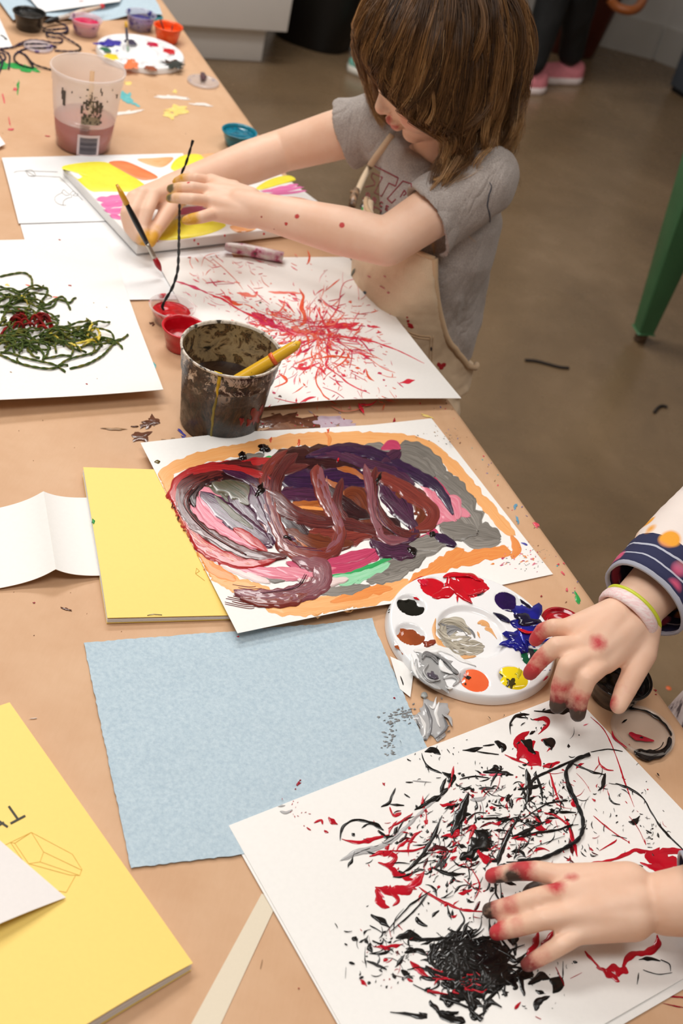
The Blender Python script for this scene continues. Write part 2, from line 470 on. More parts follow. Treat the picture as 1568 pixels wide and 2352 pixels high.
for q in ([(10, 1942), (72, 1912), (100, 1957), (185, 2002)][:2], [(72, 1912), (166, 1962)], [(166, 1962), (188, 1997)], [(188, 1997), (183, 2011)], [(183, 2011), (92, 1980)], [(92, 1980), (100, 1957)], [(72, 1912), (100, 1957)],
          [(100, 1957), (188, 1999)], [(92, 1980), (66, 1984)], [(66, 1984), (34, 1937)], [(22, 1935), (34, 1937)], [(24, 1935), (58, 1985)], [(66, 1984), (160, 2010)], [(160, 2010), (183, 2011)], [(173, 2012), (152, 2050)], [(152, 2050), (130, 2046)], [(34, 1937), (72, 1912)]):
    pt.ribbon(q, 1.2, ORL, .0001, .1, 6, 2, 0)
pt.done('cover_drawing', bk1, 'thin orange line drawing of faceted crystals')
pt = Paint(.0003, s1)
def stroke(a, b, w): 
    pt.ribbon([a, b], w, BLK, .0001, 0, 3, 2, 0)
stroke((24, 1892), (58, 1874), 5.5); stroke((20, 1852), (41, 1882), 5.5)            # T
stroke((-3, 1886), (18, 1900), 5.5); stroke((-24, 1908), (-2, 1922), 5.5); stroke((9, 1889), (-12, 1902), 5)  # H beside it
pt.done('cover_lettering', bk1, 'black capital letters')
s2 = surf(top2); pt = Paint(.0002, s2)
for q in ([(451, 1305), (449, 1318)], [(449, 1318), (470, 1334)], [(451, 1305), (458, 1312)], [(458, 1312), (449, 1318)]): pt.ribbon(q, 1.1, ORL, .0001, .1, 4, 2, 0)
pt.done('cover_drawing', bk2, 'tip of an orange line drawing')
pt = Paint(.0002, s2); gr = wet('1d7a34', '2a9a45')
pt.blob(212, 1198, 5, 7, gr, .4); pt.ribbon([(208, 1190), (207, 1205), (209, 1218)], 5, gr); pt.done('paint_smear', bk2, 'green paint smear on the edge')
bm = bmesh.new(); tube(bm, [s2(338, 1414, .0004), s2(352, 1412, .0012), s2(372, 1413, .0004)], .0004, 6); obj('staple', bm, plain('staple_steel', '9a9a98', .3, .02, Metallic=.9), bk2)
# pale card over the big booklet
o = sheet('white_card', [(-180, 1800, .02), (-20, 1914, .018), (151, 2062, .012), (-170, 2200, .03)], K+.008, CARD, lambda u, v: .004*math.sin(u*3), (20, 20), .0006)
tag(o, 'white card lying raised on the lettered yellow booklet at the left edge', 'card')
# blue paper towel
rg = random.Random(3)
jit = [rg.uniform(-1, 1) for _ in range(200)]
o = sheet('blue_paper_towel', [(192, 1477), (852, 1426), (985, 1735), (866, 1930)][:2]+[(1062, 1905), (300, 1994)], K+.0008, BLUE.m,
          lambda u, v: .0016*noise.noise(Vector((u*5, v*5, 2)))+.001+.004*max(0, .04-v)*25*max(0, u-.8)*5, (90, 60), .0007,
          edge=lambda u, v: Vector((0, .0007*jit[int(u*90) % 200] if v in (0, 1) else 0, 0))+Vector((.0006*jit[int(v*60)+50] if u in (0, 1) else 0, 0, 0)))
tag(o, 'pale blue paper towel spread flat on the brown paper in the foreground', 'paper towel'); towel = o
pt = Paint(.0002, surf(o)); gy = wet('7a7b7c', '9d9c9a', rough=.4); rd = wet('9c1028', 'b5152f')
for k in range(60):
    x, y = RNG.gauss(893, 9), RNG.uniform(1635, 1735); pt.blob(x, y, RNG.uniform(1, 6), RNG.uniform(1, 2.2), gy, RNG.uniform(-.5, .3), .0003, .5, 8, 2)
for k in range(40): pt.blob(RNG.gauss(936, 12), RNG.gauss(1640, 10), RNG.uniform(1, 5), RNG.uniform(1, 2.5), gy, RNG.uniform(-.6, .4), .0003, .5, 8, 2)
pt.blob(684, 1801, 6, 3.5, rd, -.8, .0005, .5); pt.blob(678, 1813, 2, 1, rd); pt.blob(689, 1793, 2, 1.2, rd); pt.blob(905, 1604, 3, 1.2, rd, .3)
pt.done('paint_smear', o, 'grey and dark red paint smears')
# painted scrap under the palette
o = sheet('torn_paper_scrap', [(894, 1513), (951, 1532), (942, 1601), (918, 1582)], K+.0022, PAPER, lambda u, v: .004*(1-u)*(1-v), (8, 8)); tag(o, 'torn white paper scrap sticking out from under the near palette', 'scrap')
pt = Paint(.0002, surf(o)); pt.ribbon([(919, 1553), (924, 1566), (926, 1574)], 3, bk); pt.done('brush_mark', o)
# swirled painting and black-and-red painting
sw = sheet('swirl_painting', [(320, 1037), (990, 962), (1269, 1320), (541, 1475)], K, PAPER, lambda u, v: .0145-.0125*min(1, max(0, u-.32)/.45)**.8+.001*math.sin(u*4+1)*u, (40, 30))
tag(sw, 'white sheet thickly painted with dark red and purple brush loops', 'painting')
br2 = sheet('drawing_paper', [(534, 1926), (1325, 1612), (1812, 2130), (938, 2640)], K+.0015, PAPER, None, (10, 10)); tag(br2, 'white sheet lying under the black and red splatter painting, one corner peeping out', 'paper')
brp = sheet('splatter_painting', [(525, 1896), (1310, 1590), (1806, 2112), (930, 2616)], K+.0024, PAPER, lambda u, v: .001*math.sin(u*3), (30, 30))
tag(brp, 'white sheet splattered with black and red paint in the foreground', 'painting')
# stretched canvas
cvz = .0185
CT = [P(*q, K+.004+cvz) for q in ((145, 378), (573, 346), (791, 506), (315, 562))]
cvm = N('primed_canvas'); v = cvm.coord(); f = cvm.noise(v, 700, 2); cvm.set(Base_Color=L('f4f1ee'), Roughness=.6); cvm.bump(f, .25, .0005)
bm = bmesh.new(); lo = [Vector((q.x, q.y, TZ+K+.0045)) for q in CT]
a = [bm.verts.new(q) for q in CT]; b = [bm.verts.new(q) for q in lo]
bm.faces.new(a); bm.faces.new(b[::-1])
for k in range(4): bm.faces.new((a[k], b[k], b[(k+1) % 4], a[(k+1) % 4]))
bevel(bm, .0025, 3)
cv = obj('stretched_canvas', bm, cvm.m, None, True, auto=50); tag(cv, 'small stretched canvas painted in yellow, pink and orange patches under the girl\'s hands', 'canvas')
pt = Paint(0.0001, surf(cv, .023))
YC = wet('f7ea3c', 'f3e233', rough=.4); PK = wet('e0559f', 'ee86bb', 7, .4, .05); OC = wet('ee7a40', 'f08a50', 5, .4); PE = wet('f0a060', 'f5bb85', 6, .4)
for q, m in (([(149, 380), (240, 372), (300, 402), (338, 430), (330, 440), (240, 440), (207, 438), (172, 408), (150, 396)], YC),
             ([(250, 373), (285, 370), (330, 388), (362, 406), (345, 413), (318, 412), (275, 390)], OC),
             ([(315, 366), (350, 363), (395, 361), (392, 372), (372, 384), (345, 380)], PE),
             ([(392, 386), (412, 360), (455, 354), (478, 372), (445, 393), (420, 398)], YC),
             ([(358, 424), (376, 406), (400, 399), (428, 402), (432, 410), (395, 420)], OC),
             ([(462, 356), (500, 352), (530, 352), (520, 362), (485, 371)], PE),
             ([(357, 548), (380, 520), (405, 503), (450, 498), (512, 512), (512, 524), (470, 540), (400, 551)], YC),
             ([(528, 520), (560, 515), (590, 518), (580, 530), (545, 534)], PE),
             ([(588, 432), (620, 412), (662, 403), (678, 414), (640, 425), (600, 436)], YC),
             ([(648, 452), (690, 455), (742, 470), (738, 475), (690, 470), (655, 462)], OC)):
    pt.poly(q, m, .0002)
for q, w in (([(222, 458), (260, 456), (292, 452)], 14), ([(232, 470), (262, 470), (298, 462)], 14), ([(240, 482), (270, 486), (300, 474)], 14), ([(252, 494), (275, 500), (300, 492)], 12),
             ([(385, 495), (430, 486), (475, 480)], 10), ([(392, 484), (430, 480), (470, 474)], 8), ([(600, 440), (650, 436), (695, 430)], 9), ([(610, 447), (655, 444), (704, 438)], 7), ([(620, 436), (660, 428), (686, 424)], 6)):
    pt.ribbon(q, w, PK, .0002, .3, 8, 6, .5, 4)
rdp = wet('d01f2e', 'e03040')
for q in ((361, 553), (516, 541), (446, 552), (455, 560), (606, 537)): pt.blob(*q, 2.2, 3, rdp, 0, .0004)
pt.done('painted_patches', cv, 'flat patches of yellow, pink and orange paint')
# far blue towel and sheet on it
o = sheet('blue_paper_towel', [(-60, -70), (330, -60), (372, 42), (30, 52)], K+.0006, BLUE.m, lambda u, v: .006+.006*noise.noise(Vector((u*4, v*4, 8)))+.006*math.sin(u*9)*v, (40, 20))
tag(o, 'crumpled pale blue paper towel at the far end of the table', 'paper towel')
o = sheet('drawing_paper', [(20, -60), (330, -110), (275, 3), (96, 28)], K+.017, PAPER2, None, (10, 10)); tag(o, 'white sheet lying on the crumpled blue towel at the far end', 'paper')
pt = Paint(K+.0172); pt.ribbon([(180, 3), (193, 2)], 2, rd); pt.done('paint_mark', o)

# ---------------------------------------------------------------- stains on the brown paper
pt = Paint(K-.0003)
BR = wet('8a5a3c', '7a4d33', rough=.25); BR2 = wet('6b4230', '553324', rough=.12); LIL = wet('c3b0bd', 'b8a0ae', rough=.15); TAN = wet('a7835f', '9c7855', rough=.3)
BU = wet('3f3f9c', '5152ac'); TEA = wet('5fb5b8', '79c4c4', rough=.4); GRN = wet('2f9c4a', '3aad55'); YW = wet('f0d070', 'f4da88', rough=.5); PKD = wet('e04a5a', 'ea6a78'); WHT = wet('ece4dc', 'f3eee8', rough=.4)
for x, y, rx, ry, m, a in ((322, 1003, 22, 11, BR2, -.1), (341, 972, 20, 9, BR2, -.3), (352, 965, 10, 8, BR2, .6), (393, 1020, 18, 12, TAN, .3), (310, 979, 8, 1.5, BR2, 0),
                           (660, 985, 60, 20, BR, -.1), (700, 972, 50, 14, BR2, 0), (745, 972, 55, 15, LIL, .1), (640, 965, 40, 14, BR2, -.2), (610, 1000, 16, 8, BR2, .3), (790, 975, 30, 10, LIL, 0),
                           (415, 992, 12, 2.5, BU, .7), (420, 1003, 7, 2, BU, .5), (352, 836, 10, 5, TEA, .7), (348, 742, 5, 3, BR2, 0), (352, 745, 3, 4, BR2, 0), (152, 1399, 14, 3, BR2, .25), (78, 1384, 2.5, 2, rd, 0),
                           (290, 222, 14, 12, TEA, .5), (300, 232, 9, 6, TEA, .9), (312, 240, 12, 3, TEA, .5), (390, 222, 34, 4, WHT, .05), (295, 257, 28, 4, WHT, -.15), (404, 250, 26, 9, YW, -.1), (388, 264, 16, 7, YW, .3), (293, 191, 9, 4, YW, 0),
                           (402, 210, 5, 3, YW, 0), (465, 240, 24, 3, WHT, .1), (42, 196, 3, 12, GRN, .1), (36, 205, 7, 4, PKD, 0), (25, 297, 6, 2.5, PKD, 0), (22, 280, 1.5, 10, PKD, -.2), (8, 225, 1.5, 10, PKD, -.2), (108, 312, 6, 1.4, PKD, .1),
                           (12, 148, 28, 9, GRN, .1), (68, 158, 24, 6, GRN, .2), (75, 652, 6, 3, YW, 0),
                           (1183, 1163, 3, 7, wet('6fa6c4'), .3), (1188, 1196, 3, 9, wet('6fa6c4'), -.3), (1230, 1205, 8, 5, PKD, .9), (1326, 1372, 5, 13, GRN, -.35), (1293, 1317, 6, 2.5, PKD, .9), (1282, 1296, 3, 2, PKD, 0), (1302, 1355, 3, 4, PKD, 0),
                           (1505, 1585, 3, 2, rd, 0), (1506, 1595, 2, 1.5, rd, 0), (1243, 1369, 2, 2, rd, 0), (1555, 2290, 26, 2, rd, .1), (1550, 2310, 20, 1.5, rd, .2), (905, 965, 2, 6, rd, .3), (978, 955, 14, 2, YW, .3),
                           (630, 1006, 4, 3, rd, 0), (686, 1838, 1, 1, rd, 0), (77, 1650, 9, .7, WHT, -.1), (686, 2270, 2, 1.5, rd, 0), (600, 2215, 1, 12, TAN, .2), (262, 985, 30, 3, TAN, .05), (820, 985, 12, 3, BR, 0)):
    pt.blob(x, y, rx, ry, m, a, .0004, .45, 22, 3, None, .0004)
for k in range(130):                                              # flecks along the table edge
    s = RNG.uniform(.9, 2.15); w = abs(RNG.gauss(.012, .02))+.004; p = TP(s, w, TZ)
    x, y = proj(p); pt.blob(x, y, RNG.uniform(.8, 3), RNG.uniform(.7, 1.8), RNG.choice([PKD, BU, TEA, TAN, wet('8c86b8'), BR, wet('b58a9a')]), RNG.uniform(0, 3), .0002, .4, 8, 2, None, .0003)
for k in range(70): pt.blob(RNG.uniform(0, 560), RNG.uniform(160, 1500), RNG.uniform(.6, 1.6), RNG.uniform(.5, 1.2), RNG.choice([BR2, BR, TAN, TAN]), RNG.uniform(0, 3), .0001, .3, 7, 2, None, .0003)
for k in range(60): pt.blob(RNG.gauss(690, 70), RNG.gauss(975, 14), RNG.uniform(1, 6), RNG.uniform(1, 3), RNG.choice([BR2, BR, LIL, rd]), RNG.uniform(0, 3), .0003, .4, 9, 2, None, .0006)
pt.done('paint_stains', kp, 'scattered paint spots, brown puddles and smears')['kind'] = 'stuff'
# wet grey paint dropped on the brown paper
pt = Paint(K); g1 = wet('9a9a9c', 'c9c7c6', 4, .15); g2 = wet('5a5a5e', '8c8b8d', 4, .15); g3 = wet('d9d7d6', 'f0eeec', 4, .15)
pt.blob(988, 1652, 44, 42, g1, .5, .003, .35, 40, 5, 3.3)
for q, m, w in (([(975, 1615), (990, 1655), (985, 1690)], g2, 12), ([(1008, 1612), (1000, 1640), (1010, 1670)], g3, 12), ([(960, 1640), (975, 1665), (975, 1690)], g3, 10), ([(1020, 1650), (1025, 1670), (1000, 1695)], g2, 8), ([(985, 1620), (995, 1625), (1002, 1600)], g3, 9), ([(955, 1650), (965, 1672)], g2, 7), ([(1015, 1640), (1032, 1650), (1038, 1668)], g1, 9)):
    pt.ribbon(q, w, m, .0012, .4, 8, 6, 1, 0, False, .0028)
for k in range(26): pt.blob(RNG.gauss(1000, 30), RNG.gauss(1668, 22), RNG.uniform(1.5, 5), RNG.uniform(1, 3), RNG.choice([g1, g2, g1]), RNG.uniform(-1, 0), .0008, .5, 9, 2)
o = pt.done('paint_puddle', None); tag(o, 'puddle of marbled grey and white paint between the blue towel and the near palette', 'paint puddle')
pt = Paint(K); pt.blob(974, 1597, 8.5, 7.5, wet('b9bcba', '9aa09c', rough=.08), 0, .0035, .1, 18, 4); o = pt.done('paint_drop', None); tag(o, 'single grey drop of paint beside the torn scrap', 'paint drop')
# ---------------------------------------------------------------- plastics
def clear_mat(name, tint, alpha, rough=.12, var=None):
    q = N(name); q.set(Base_Color=L(tint), Alpha=alpha, Roughness=rough, Specular_IOR_Level=.6)
    if var:
        v = q.coord(); f = q.noise(v, var[2], 4, .6)
        q.set(Base_Color=q.ramp(f, [(var[3], L(tint)), (var[3]+.08, L(var[0]))]), Alpha=q.ramp(f, [(var[3], (alpha,)*3), (var[3]+.08, (var[1],)*3)]))
    return q.m
CLEAR = clear_mat('clear_cup_plastic', 'f2efec', .28, .1)
def gloss(name, c, c2=None, sc=60, rough=.12, pos=.5, bump=.15):
    q = N(name); v = q.coord(); f = q.noise(v, sc, 4, .6)
    q.set(Base_Color=q.ramp(f, [(pos-.04, L(c)), (pos+.08, L(c2 or c))]), Roughness=rough, Coat_Weight=.2); q.bump(q.noise(v, sc*2, 3), bump, .001); return q.m
def cup(name, label, base, rim, rw, bw, shell, paint, fill, h=None, group='small paint cups', wallpaint=None, z=None):
    b = P(*base, K); s = ppm(b)
    r1, r0 = rw/s, bw/s
    if h is None:
        h = min((abs(proj(b+Vector((0, 0, q/1000)))[1]-rim[1]), q/1000) for q in range(15, 200))[1]
    t = thing(name, b, label, 'paint cup', group)
    bm = bmesh.new()
    lathe(bm, [(r0-.002, .0003), (r0, .0012), (r0+(r1-r0)*.5, h*.5), (r1-.0012, h-.003), (r1+.0014, h-.0024), (r1+.0018, h-.0004), (r1+.0006, h+.0004), (r1-.0016, h-.0006), (r1-.0028, h-.004), (r0+(r1-r0)*.5-.0012, h*.5), (r0-.0014, .0022)], b, 56, cap0=True, cap1=True)
    obj('cup_body', bm, shell, t)
    if paint:
        bm = bmesh.new(); zf = h*fill; rr = r0+(r1-r0)*fill-.0016; rows = []
        lathe(bm, [(r0-.0018, .0026), (rr, zf), (rr-.0015, zf-.0008)], b, 56, cap0=True)
        for k in range(1, 8):
            q = (rr-.0015)*(1-k/7.5)
            rows.append([bm.verts.new(b+Vector((q*math.cos(a), q*math.sin(a), zf-.0008+.0022*noise.noise(Vector((q*math.cos(a)*70, q*math.sin(a)*70, rr*999)))))) for a in [2*math.pi*j/56 for j in range(56)]])
        ungrid(bm, rows, 0, True); bm.faces.new(rows[-1])
        bm.verts.ensure_lookup_table()
        a0 = list(range(112, 168))
        for j in range(56): bm.faces.new((bm.verts[112+j], bm.verts[112+(j+1) % 56], rows[0][(j+1) % 56], rows[0][j]))
        obj('paint', bm, paint, t)
    return t, b, r1, h
REDP = gloss('red_acrylic', 'c40c1c', 'a30716', 80); BLKP = gloss('black_acrylic', '0d0d0d', '1a1a19', 90, .1, .5, .4)
cup('paint_cup', 'clear cup of red paint with the black yarn dipping into it', (391, 738), (397, 701), 51, 37, clear_mat('red_smeared_cup', 'f0e4e2', .34, .1, ('cf2436', .9, 40, .60)), REDP, .62)
cup('paint_cup', 'all-red paint cup between the clear red cup and the bucket', (416, 797), (422, 757), 48, 35, gloss('red_coated_cup', 'b80a1a', 'd01828', 30, .2), gloss('dark_red_acrylic', 'b20816', '92060f', 60, .4), .45, .036)
cup('paint_cup', 'teal paint cup at the table edge beyond the canvas', (545, 334), (546, 309), 39, 28, gloss('teal_coated_cup', '0f7f95', '0a6076', 40, .25, .55), gloss('teal_acrylic', '0a7a94', '075e76', 90), .8, .03)
cup('paint_cup', 'black paint cup beside the blue towel at the far left', (66, 66), (63, 40), 36, 27, gloss('black_coated_cup', '10100e', '2a2722', 30, .3), BLKP, .85, .036)
cup('paint_cup', 'clear cup of pink paint beside the paint-smeared brush', (196, 78), (197, 55), 35, 26, clear_mat('pink_smeared_cup', 'ead0da', .45, .1, ('7a4a86', .8, 50, .58)), gloss('pink_acrylic', 'd2124f', 'b90d44', 70), .72, .034)
cup('paint_cup', 'clear cup of purple-blue paint standing behind the far palette', (321, 66), (322, 38), 34, 26, clear_mat('purple_smeared_cup', 'cfc8dc', .35, .12, ('37308a', .85, 60, .53)), gloss('purple_acrylic', '251a78', '1b1263', 70), .6, .034)
oc = cup('paint_cup', 'orange paint cup at the table edge behind the far palette', (383, 94), (384, 70), 32, 24, gloss('orange_coated_cup', 'f4501a', 'fb6a30', 40, .2), gloss('orange_acrylic', 'f4521c', 'e8480f', 70), .6, .034)
nb = cup('paint_cup', 'black-coated paint cup under the fingers of the child at the right', (1404, 1597), (1412, 1553), 70, 52, gloss('black_smeared_cup', '0c0b0a', '231d1a', 50, .12, .55, .4), BLKP, .8, .034)
tl = thing('stir_stick', Vector(oc[1]), 'two dark stir sticks standing in the orange paint cup', 'stir stick')
bm = bmesh.new(); tube(bm, [oc[1]+Vector((-.004, 0, .012)), oc[1]+Vector((-.022, .006, .042))], .0016, 8); tube(bm, [oc[1]+Vector((.008, -.004, .01)), oc[1]+Vector((.009, -.002, .037))], .0012, 8)
obj('stick', bm, plain('dark_stick', '2a1712', .5), tl)
tag(tl, 'dark stir sticks leaning in the orange paint cup')
# lids
def lid(name, label, c, rw, mat, group='cup lids', mark=None, cat='lid'):
    b = P(*c, K); r = rw/ppm(b); bm = bmesh.new()
    lathe(bm, [(r*.55, .0018), (r*.62, .003), (r*.74, .003), (r*.78, .0016), (r*.86, .0016), (r*.9, .005), (r*.99, .0052), (r, .003), (r, 0), (r*.97, 0), (r*.96, .0035), (r*.9, .0036), (r*.86, .0004), (r*.78, .0004), (r*.74, .0018), (r*.62, .0018), (r*.56, .0004)], b, 64, cap0=True, cap1=True)
    t = thing(name, b, label, cat, group); obj('lid_disc', bm, mat, t); return t, b, r
CLID = clear_mat('clear_lid_plastic', 'e9e2da', .2, .08)
lt, lb, lr = lid('cup_lid', 'clear plastic lid smeared with black paint by the near table edge', (1474, 1683), 76, CLID)
pt = Paint(K+.0042); bkw = wet('0e0d0c', '1f1b19', rough=.15)
def ringpts(c, r, a0, a1, n, h=0): # circle on the table -> picture points
    return [proj(c+Vector((r*math.cos(a), r*math.sin(a), h))) for a in [a0+(a1-a0)*k/n for k in range(n+1)]]
pt.ribbon(ringpts(lb, lr*.86, -1.9, .15, 14), [6, 16, 20, 22, 22, 20, 18, 17, 16, 14, 13, 12, 12, 10, 6], bkw, .001, .25)
pt.ribbon(ringpts(lb, lr*.95, .2, 2.0, 12), 5, bkw, .0008, .5); pt.ribbon(ringpts(lb, lr*.68, -1.6, -.2, 9), 2.2, bkw, .0005, .3)
pt.ribbon([(1428, 1660), (1440, 1652)], 5, bkw, .0006)
rp = wet('a5122a', 'bb2036', rough=.2)
pt.ribbon([(1444, 1684), (1470, 1694), (1502, 1702)], [13, 12, 8], rp, .0006, .3); pt.blob(1473, 1694, 5, 3, bkw); pt.ribbon([(1405, 1678), (1412, 1696), (1440, 1718)], 4, rp, .0004, .4)
pt.done('paint_smear', lt, 'black and red paint smears')
rt, rb, rr_ = lid('cup_lid', 'red-coated lid at the edge of the near palette behind the hand', (1291, 1438), 53, gloss('red_coated_lid', 'b5101f', '8f0a18', 60, .12))
lid('cup_lid', 'clear lid with purple paint near the table edge beyond the clear tub', (466, 190), 37, clear_mat('purple_smeared_lid', 'e6dcd8', .3, .1, ('5a4596', .8, 45, .6)))
lid('cup_lid', 'clear lid ringed with purple paint amid the tangled yarn', (88, 110), 33, clear_mat('purple_marked_lid', 'e6d8da', .4, .1, ('5b3a8a', .85, 40, .58)))
lid('cup_lid', 'teal-smeared lid showing behind the purple paint cup', (356, 42), 18, clear_mat('teal_smeared_lid', '5fb4bf', .7, .2))
pt = Paint(K+.006); pt.blob(466, 176, 7, 8, wet('5a3a40'), 0, .003, .4); o = pt.done('paint_blob', None); tag(o, 'dark dried paint blob sitting on the purple-smeared lid', 'paint blob')

# ---------------------------------------------------------------- palettes
WHP = N('white_palette_plastic'); WHP.set(Base_Color=L('f3f3f4'), Roughness=.16, Specular_IOR_Level=.5)
def palette(label, c, R, a0, wells=10, name='paint_palette'):
    b = P(*c, K); t = thing(name, b, label, 'palette', 'round white palettes')
    H = .0125; wr = R*.175; wc = R*.76; cr = R*.42
    cent = [Vector((wc*math.cos(a0+2*math.pi*k/wells), wc*math.sin(a0+2*math.pi*k/wells), 0)) for k in range(wells)]
    def hz(p):
        r = p.length; z = H
        for q in cent:
            d = (p-q).length/wr
            if d < 1: z -= .0062*min(1, (1-d**2)*1.9)
        if r < cr: z -= .006*min(1, (1-(r/cr)**2)*4)
        if r > R*.955: z -= .0115*((r-R*.955)/(R*.045))**2
        return z
    bm = bmesh.new(); NA = 240; NR = 84; rows = []
    for i in range(1, NR+1):
        r = R*i/NR
        rows.append([bm.verts.new(b+Vector((r*math.cos(a), r*math.sin(a), hz(Vector((r*math.cos(a), r*math.sin(a), 0)))))) for a in [2*math.pi*j/NA for j in range(NA)]])
    cv_ = bm.verts.new(b+Vector((0, 0, hz(Vector()))))
    for j in range(NA): bm.faces.new((cv_, rows[0][j], rows[0][(j+1) % NA]))
    low = [[bm.verts.new(Vector((v.co.x, v.co.y, b.z+max(.0006, v.co.z-b.z-.0014) if k else b.z+.0003))) for v in rows[idx]] for k, idx in enumerate((NR-1, NR-5, 60, 36, 4))]
    ungrid(bm, [rows[-1]]+[low[0]], 0, True)
    bm.faces.new(low[0][::-1])
    for l in low[1:]:
        for v in l: bm.verts.remove(v)
    ungrid(bm, rows, 0, True)
    o = obj('palette_body', bm, WHP.m, t); return t, b, o, cent
def puddle(parent, so, items, name, label, z=.0003):
    p = Paint(z, so)
    for it in items: it(p)
    return p.done(name, parent, label)
pal, pb, pobj, pc = palette('near round white paint palette loaded with wet paint', (1079, 1466), .1035, math.atan2(*[(P(936, 1405)-P(1079, 1466))[i] for i in (1, 0)]))
ang0 = None
ps = surf(pobj, .012)
def flatpud(c, parent, b, rx, ry, ang, m, name, label, zz=.0105, h=.0016, irr=.12, seed=1, extra=None):
    p = Paint(K+zz); p.blob(*c, rx, ry, m, ang, h, irr, 40, 6, seed)
    if extra: extra(p)
    return p.done(name, parent, label)
wr_ = lambda c, c2=None: wet(c, c2, 0, .07, .3, .35, 110)
redw = wr_('d10a22', 'b80a1e'); blw = wr_('11120f', '1c1d19'); brw = wr_('a4512a', '8f4422'); orw = wr_('f47043', 'ef6638'); yew = wr_('f2d91d', 'e6c81a'); vio = wr_('2a0f52', '1d083f'); blu = wr_('1a1e8e', '12124f'); drk = wr_('120d26', '1b1745'); grn_ = wr_('0d6b45', '0a5538')
CR = lambda q: (860+q[0]/3.564, 1300+q[1]/3.564)
flatpud(CR((440, 195)), pal, pb, 42, 31, .25, redw, 'paint_puddle', 'red paint puddle', extra=lambda p: (p.blob(*CR((395, 130)), 14, 9, wr_('e01838'), .3, .002, .3, lay=.001), p.ribbon([CR((470, 250)), CR((570, 230)), CR((660, 190))], [20, 26, 24], redw, .0025, .2, lay=.0016)))
flatpud(CR((735, 155)), pal, pb, 52, 25, .2, redw, 'paint_puddle', 'large spilled red paint puddle', .0115, .003, .25, 4.4,
        lambda p: (p.ribbon([CR((600, 90)), CR((640, 160)), CR((720, 230)), CR((800, 305))], [16, 24, 22, 8], redw, .003, .2, lay=.0012), p.ribbon([CR((680, 225)), CR((676, 292))], 8, redw, .002, .2, lay=.0014), p.ribbon([CR((740, 240)), CR((820, 215)), CR((900, 190))], 12, redw, .003, .2, lay=.0014), p.ribbon([CR((560, 90)), CR((640, 75)), CR((780, 80)), CR((870, 120))], 11, redw, .003, .3, lay=.0016)))
flatpud(CR((1034, 280)), pal, pb, 37, 26, .38, vio, 'paint_puddle', 'violet paint puddle', .0105, .0012, .06, 2)
flatpud(CR((272, 374)), pal, pb, 40, 26, .3, blw, 'paint_puddle', 'black paint puddle', .0105, .0016, .2, 7)
flatpud(CR((315, 618)), pal, pb, 46, 29, .22, brw, 'paint_puddle', 'brown paint puddle', .0105, .0016, .22, 9, lambda p: p.blob(*CR((450, 632)), 15, 11, wr_('8c3a26'), 0, .003, .4, lay=.0012))
flatpud(CR((838, 946)), pal, pb, 34, 32, .5, orw, 'paint_puddle', 'orange paint puddle', .0105, .0014, .1, 12, lambda p: (p.blob(*CR((765, 915)), 7, 5, blw, .3, .001, .6, lay=.0016), p.blob(*CR((742, 965)), 3, 2.5, blw, .3, .001, .6, lay=.0016), p.blob(*CR((745, 893)), 4, 5, wr_('f0a8a0'), .3, .001, .4, lay=.0016)))
flatpud(CR((1148, 903)), pal, pb, 37, 30, .35, yew, 'paint_puddle', 'yellow paint puddle', .0105, .0018, .25, 15, lambda p: (p.blob(*CR((1110, 960)), 12, 12, wr_('3d3618', '57491d'), .5, .0008, .5, lay=.002), p.blob(*CR((1180, 880)), 8, 12, wr_('cdbf22'), .4, .001, .5, lay=.0019)))
flatpud(CR((1300, 770)), pal, pb, 36, 24, .5, grn_, 'paint_puddle', 'green paint puddle', .0105, .0012, .12, 19, lambda p: p.blob(*CR((1310, 760)), 24, 16, wr_('2a2a2e', '3b383c'), .5, .0008, .3, lay=.0014))
flatpud(CR((1245, 480)), pal, pb, 44, 38, .5, blu, 'paint_puddle', 'thick blue and black paint spill', .0115, .004, .4, 23,
        lambda p: (p.blob(*CR((1235, 440)), 32, 20, drk, .2, .003, .3, lay=.003), p.blob(*CR((1180, 600)), 34, 22, blu, .1, .005, .5, lay=.001), p.ribbon([CR((970, 380)), CR((1040, 420)), CR((1110, 460))], [5, 17, 14], drk, .003, .2, lay=.001),
                   p.ribbon([CR((1018, 645)), CR((1100, 630)), CR((1180, 650)), CR((1230, 700))], [8, 20, 26, 12], blu, .003, .3, lay=.002), p.ribbon([CR((1240, 600)), CR((1340, 620)), CR((1440, 590))], [22, 16, 8], blu, .004, .4, lay=.003), p.ribbon([CR((1190, 270)), CR((1240, 320)), CR((1290, 350))], [6, 11, 9], drk, .002, .4),
                   p.ribbon([CR((1170, 510)), CR((1240, 540)), CR((1310, 540))], [6, 9, 6], redw, .003, .3, lay=.006), p.ribbon([CR((1180, 530)), CR((1200, 570)), CR((1230, 640))], 8, wr_('2a35b8'), .003, .4, lay=.005), p.ribbon([CR((1370, 860)), CR((1440, 850))], 7, blu, .001, .4), p.ribbon([CR((1380, 940)), CR((1420, 900))], 6, rp, .001, .4)))
gA = wet('6f6f70', 'cfcecd', 5, .1, .2, .5); gB = wet('3c3b3e', '9a9999', 5, .1, .2, .5); gC = wet('e9e8e6', 'f6f5f4', 5, .1, .2, .5)
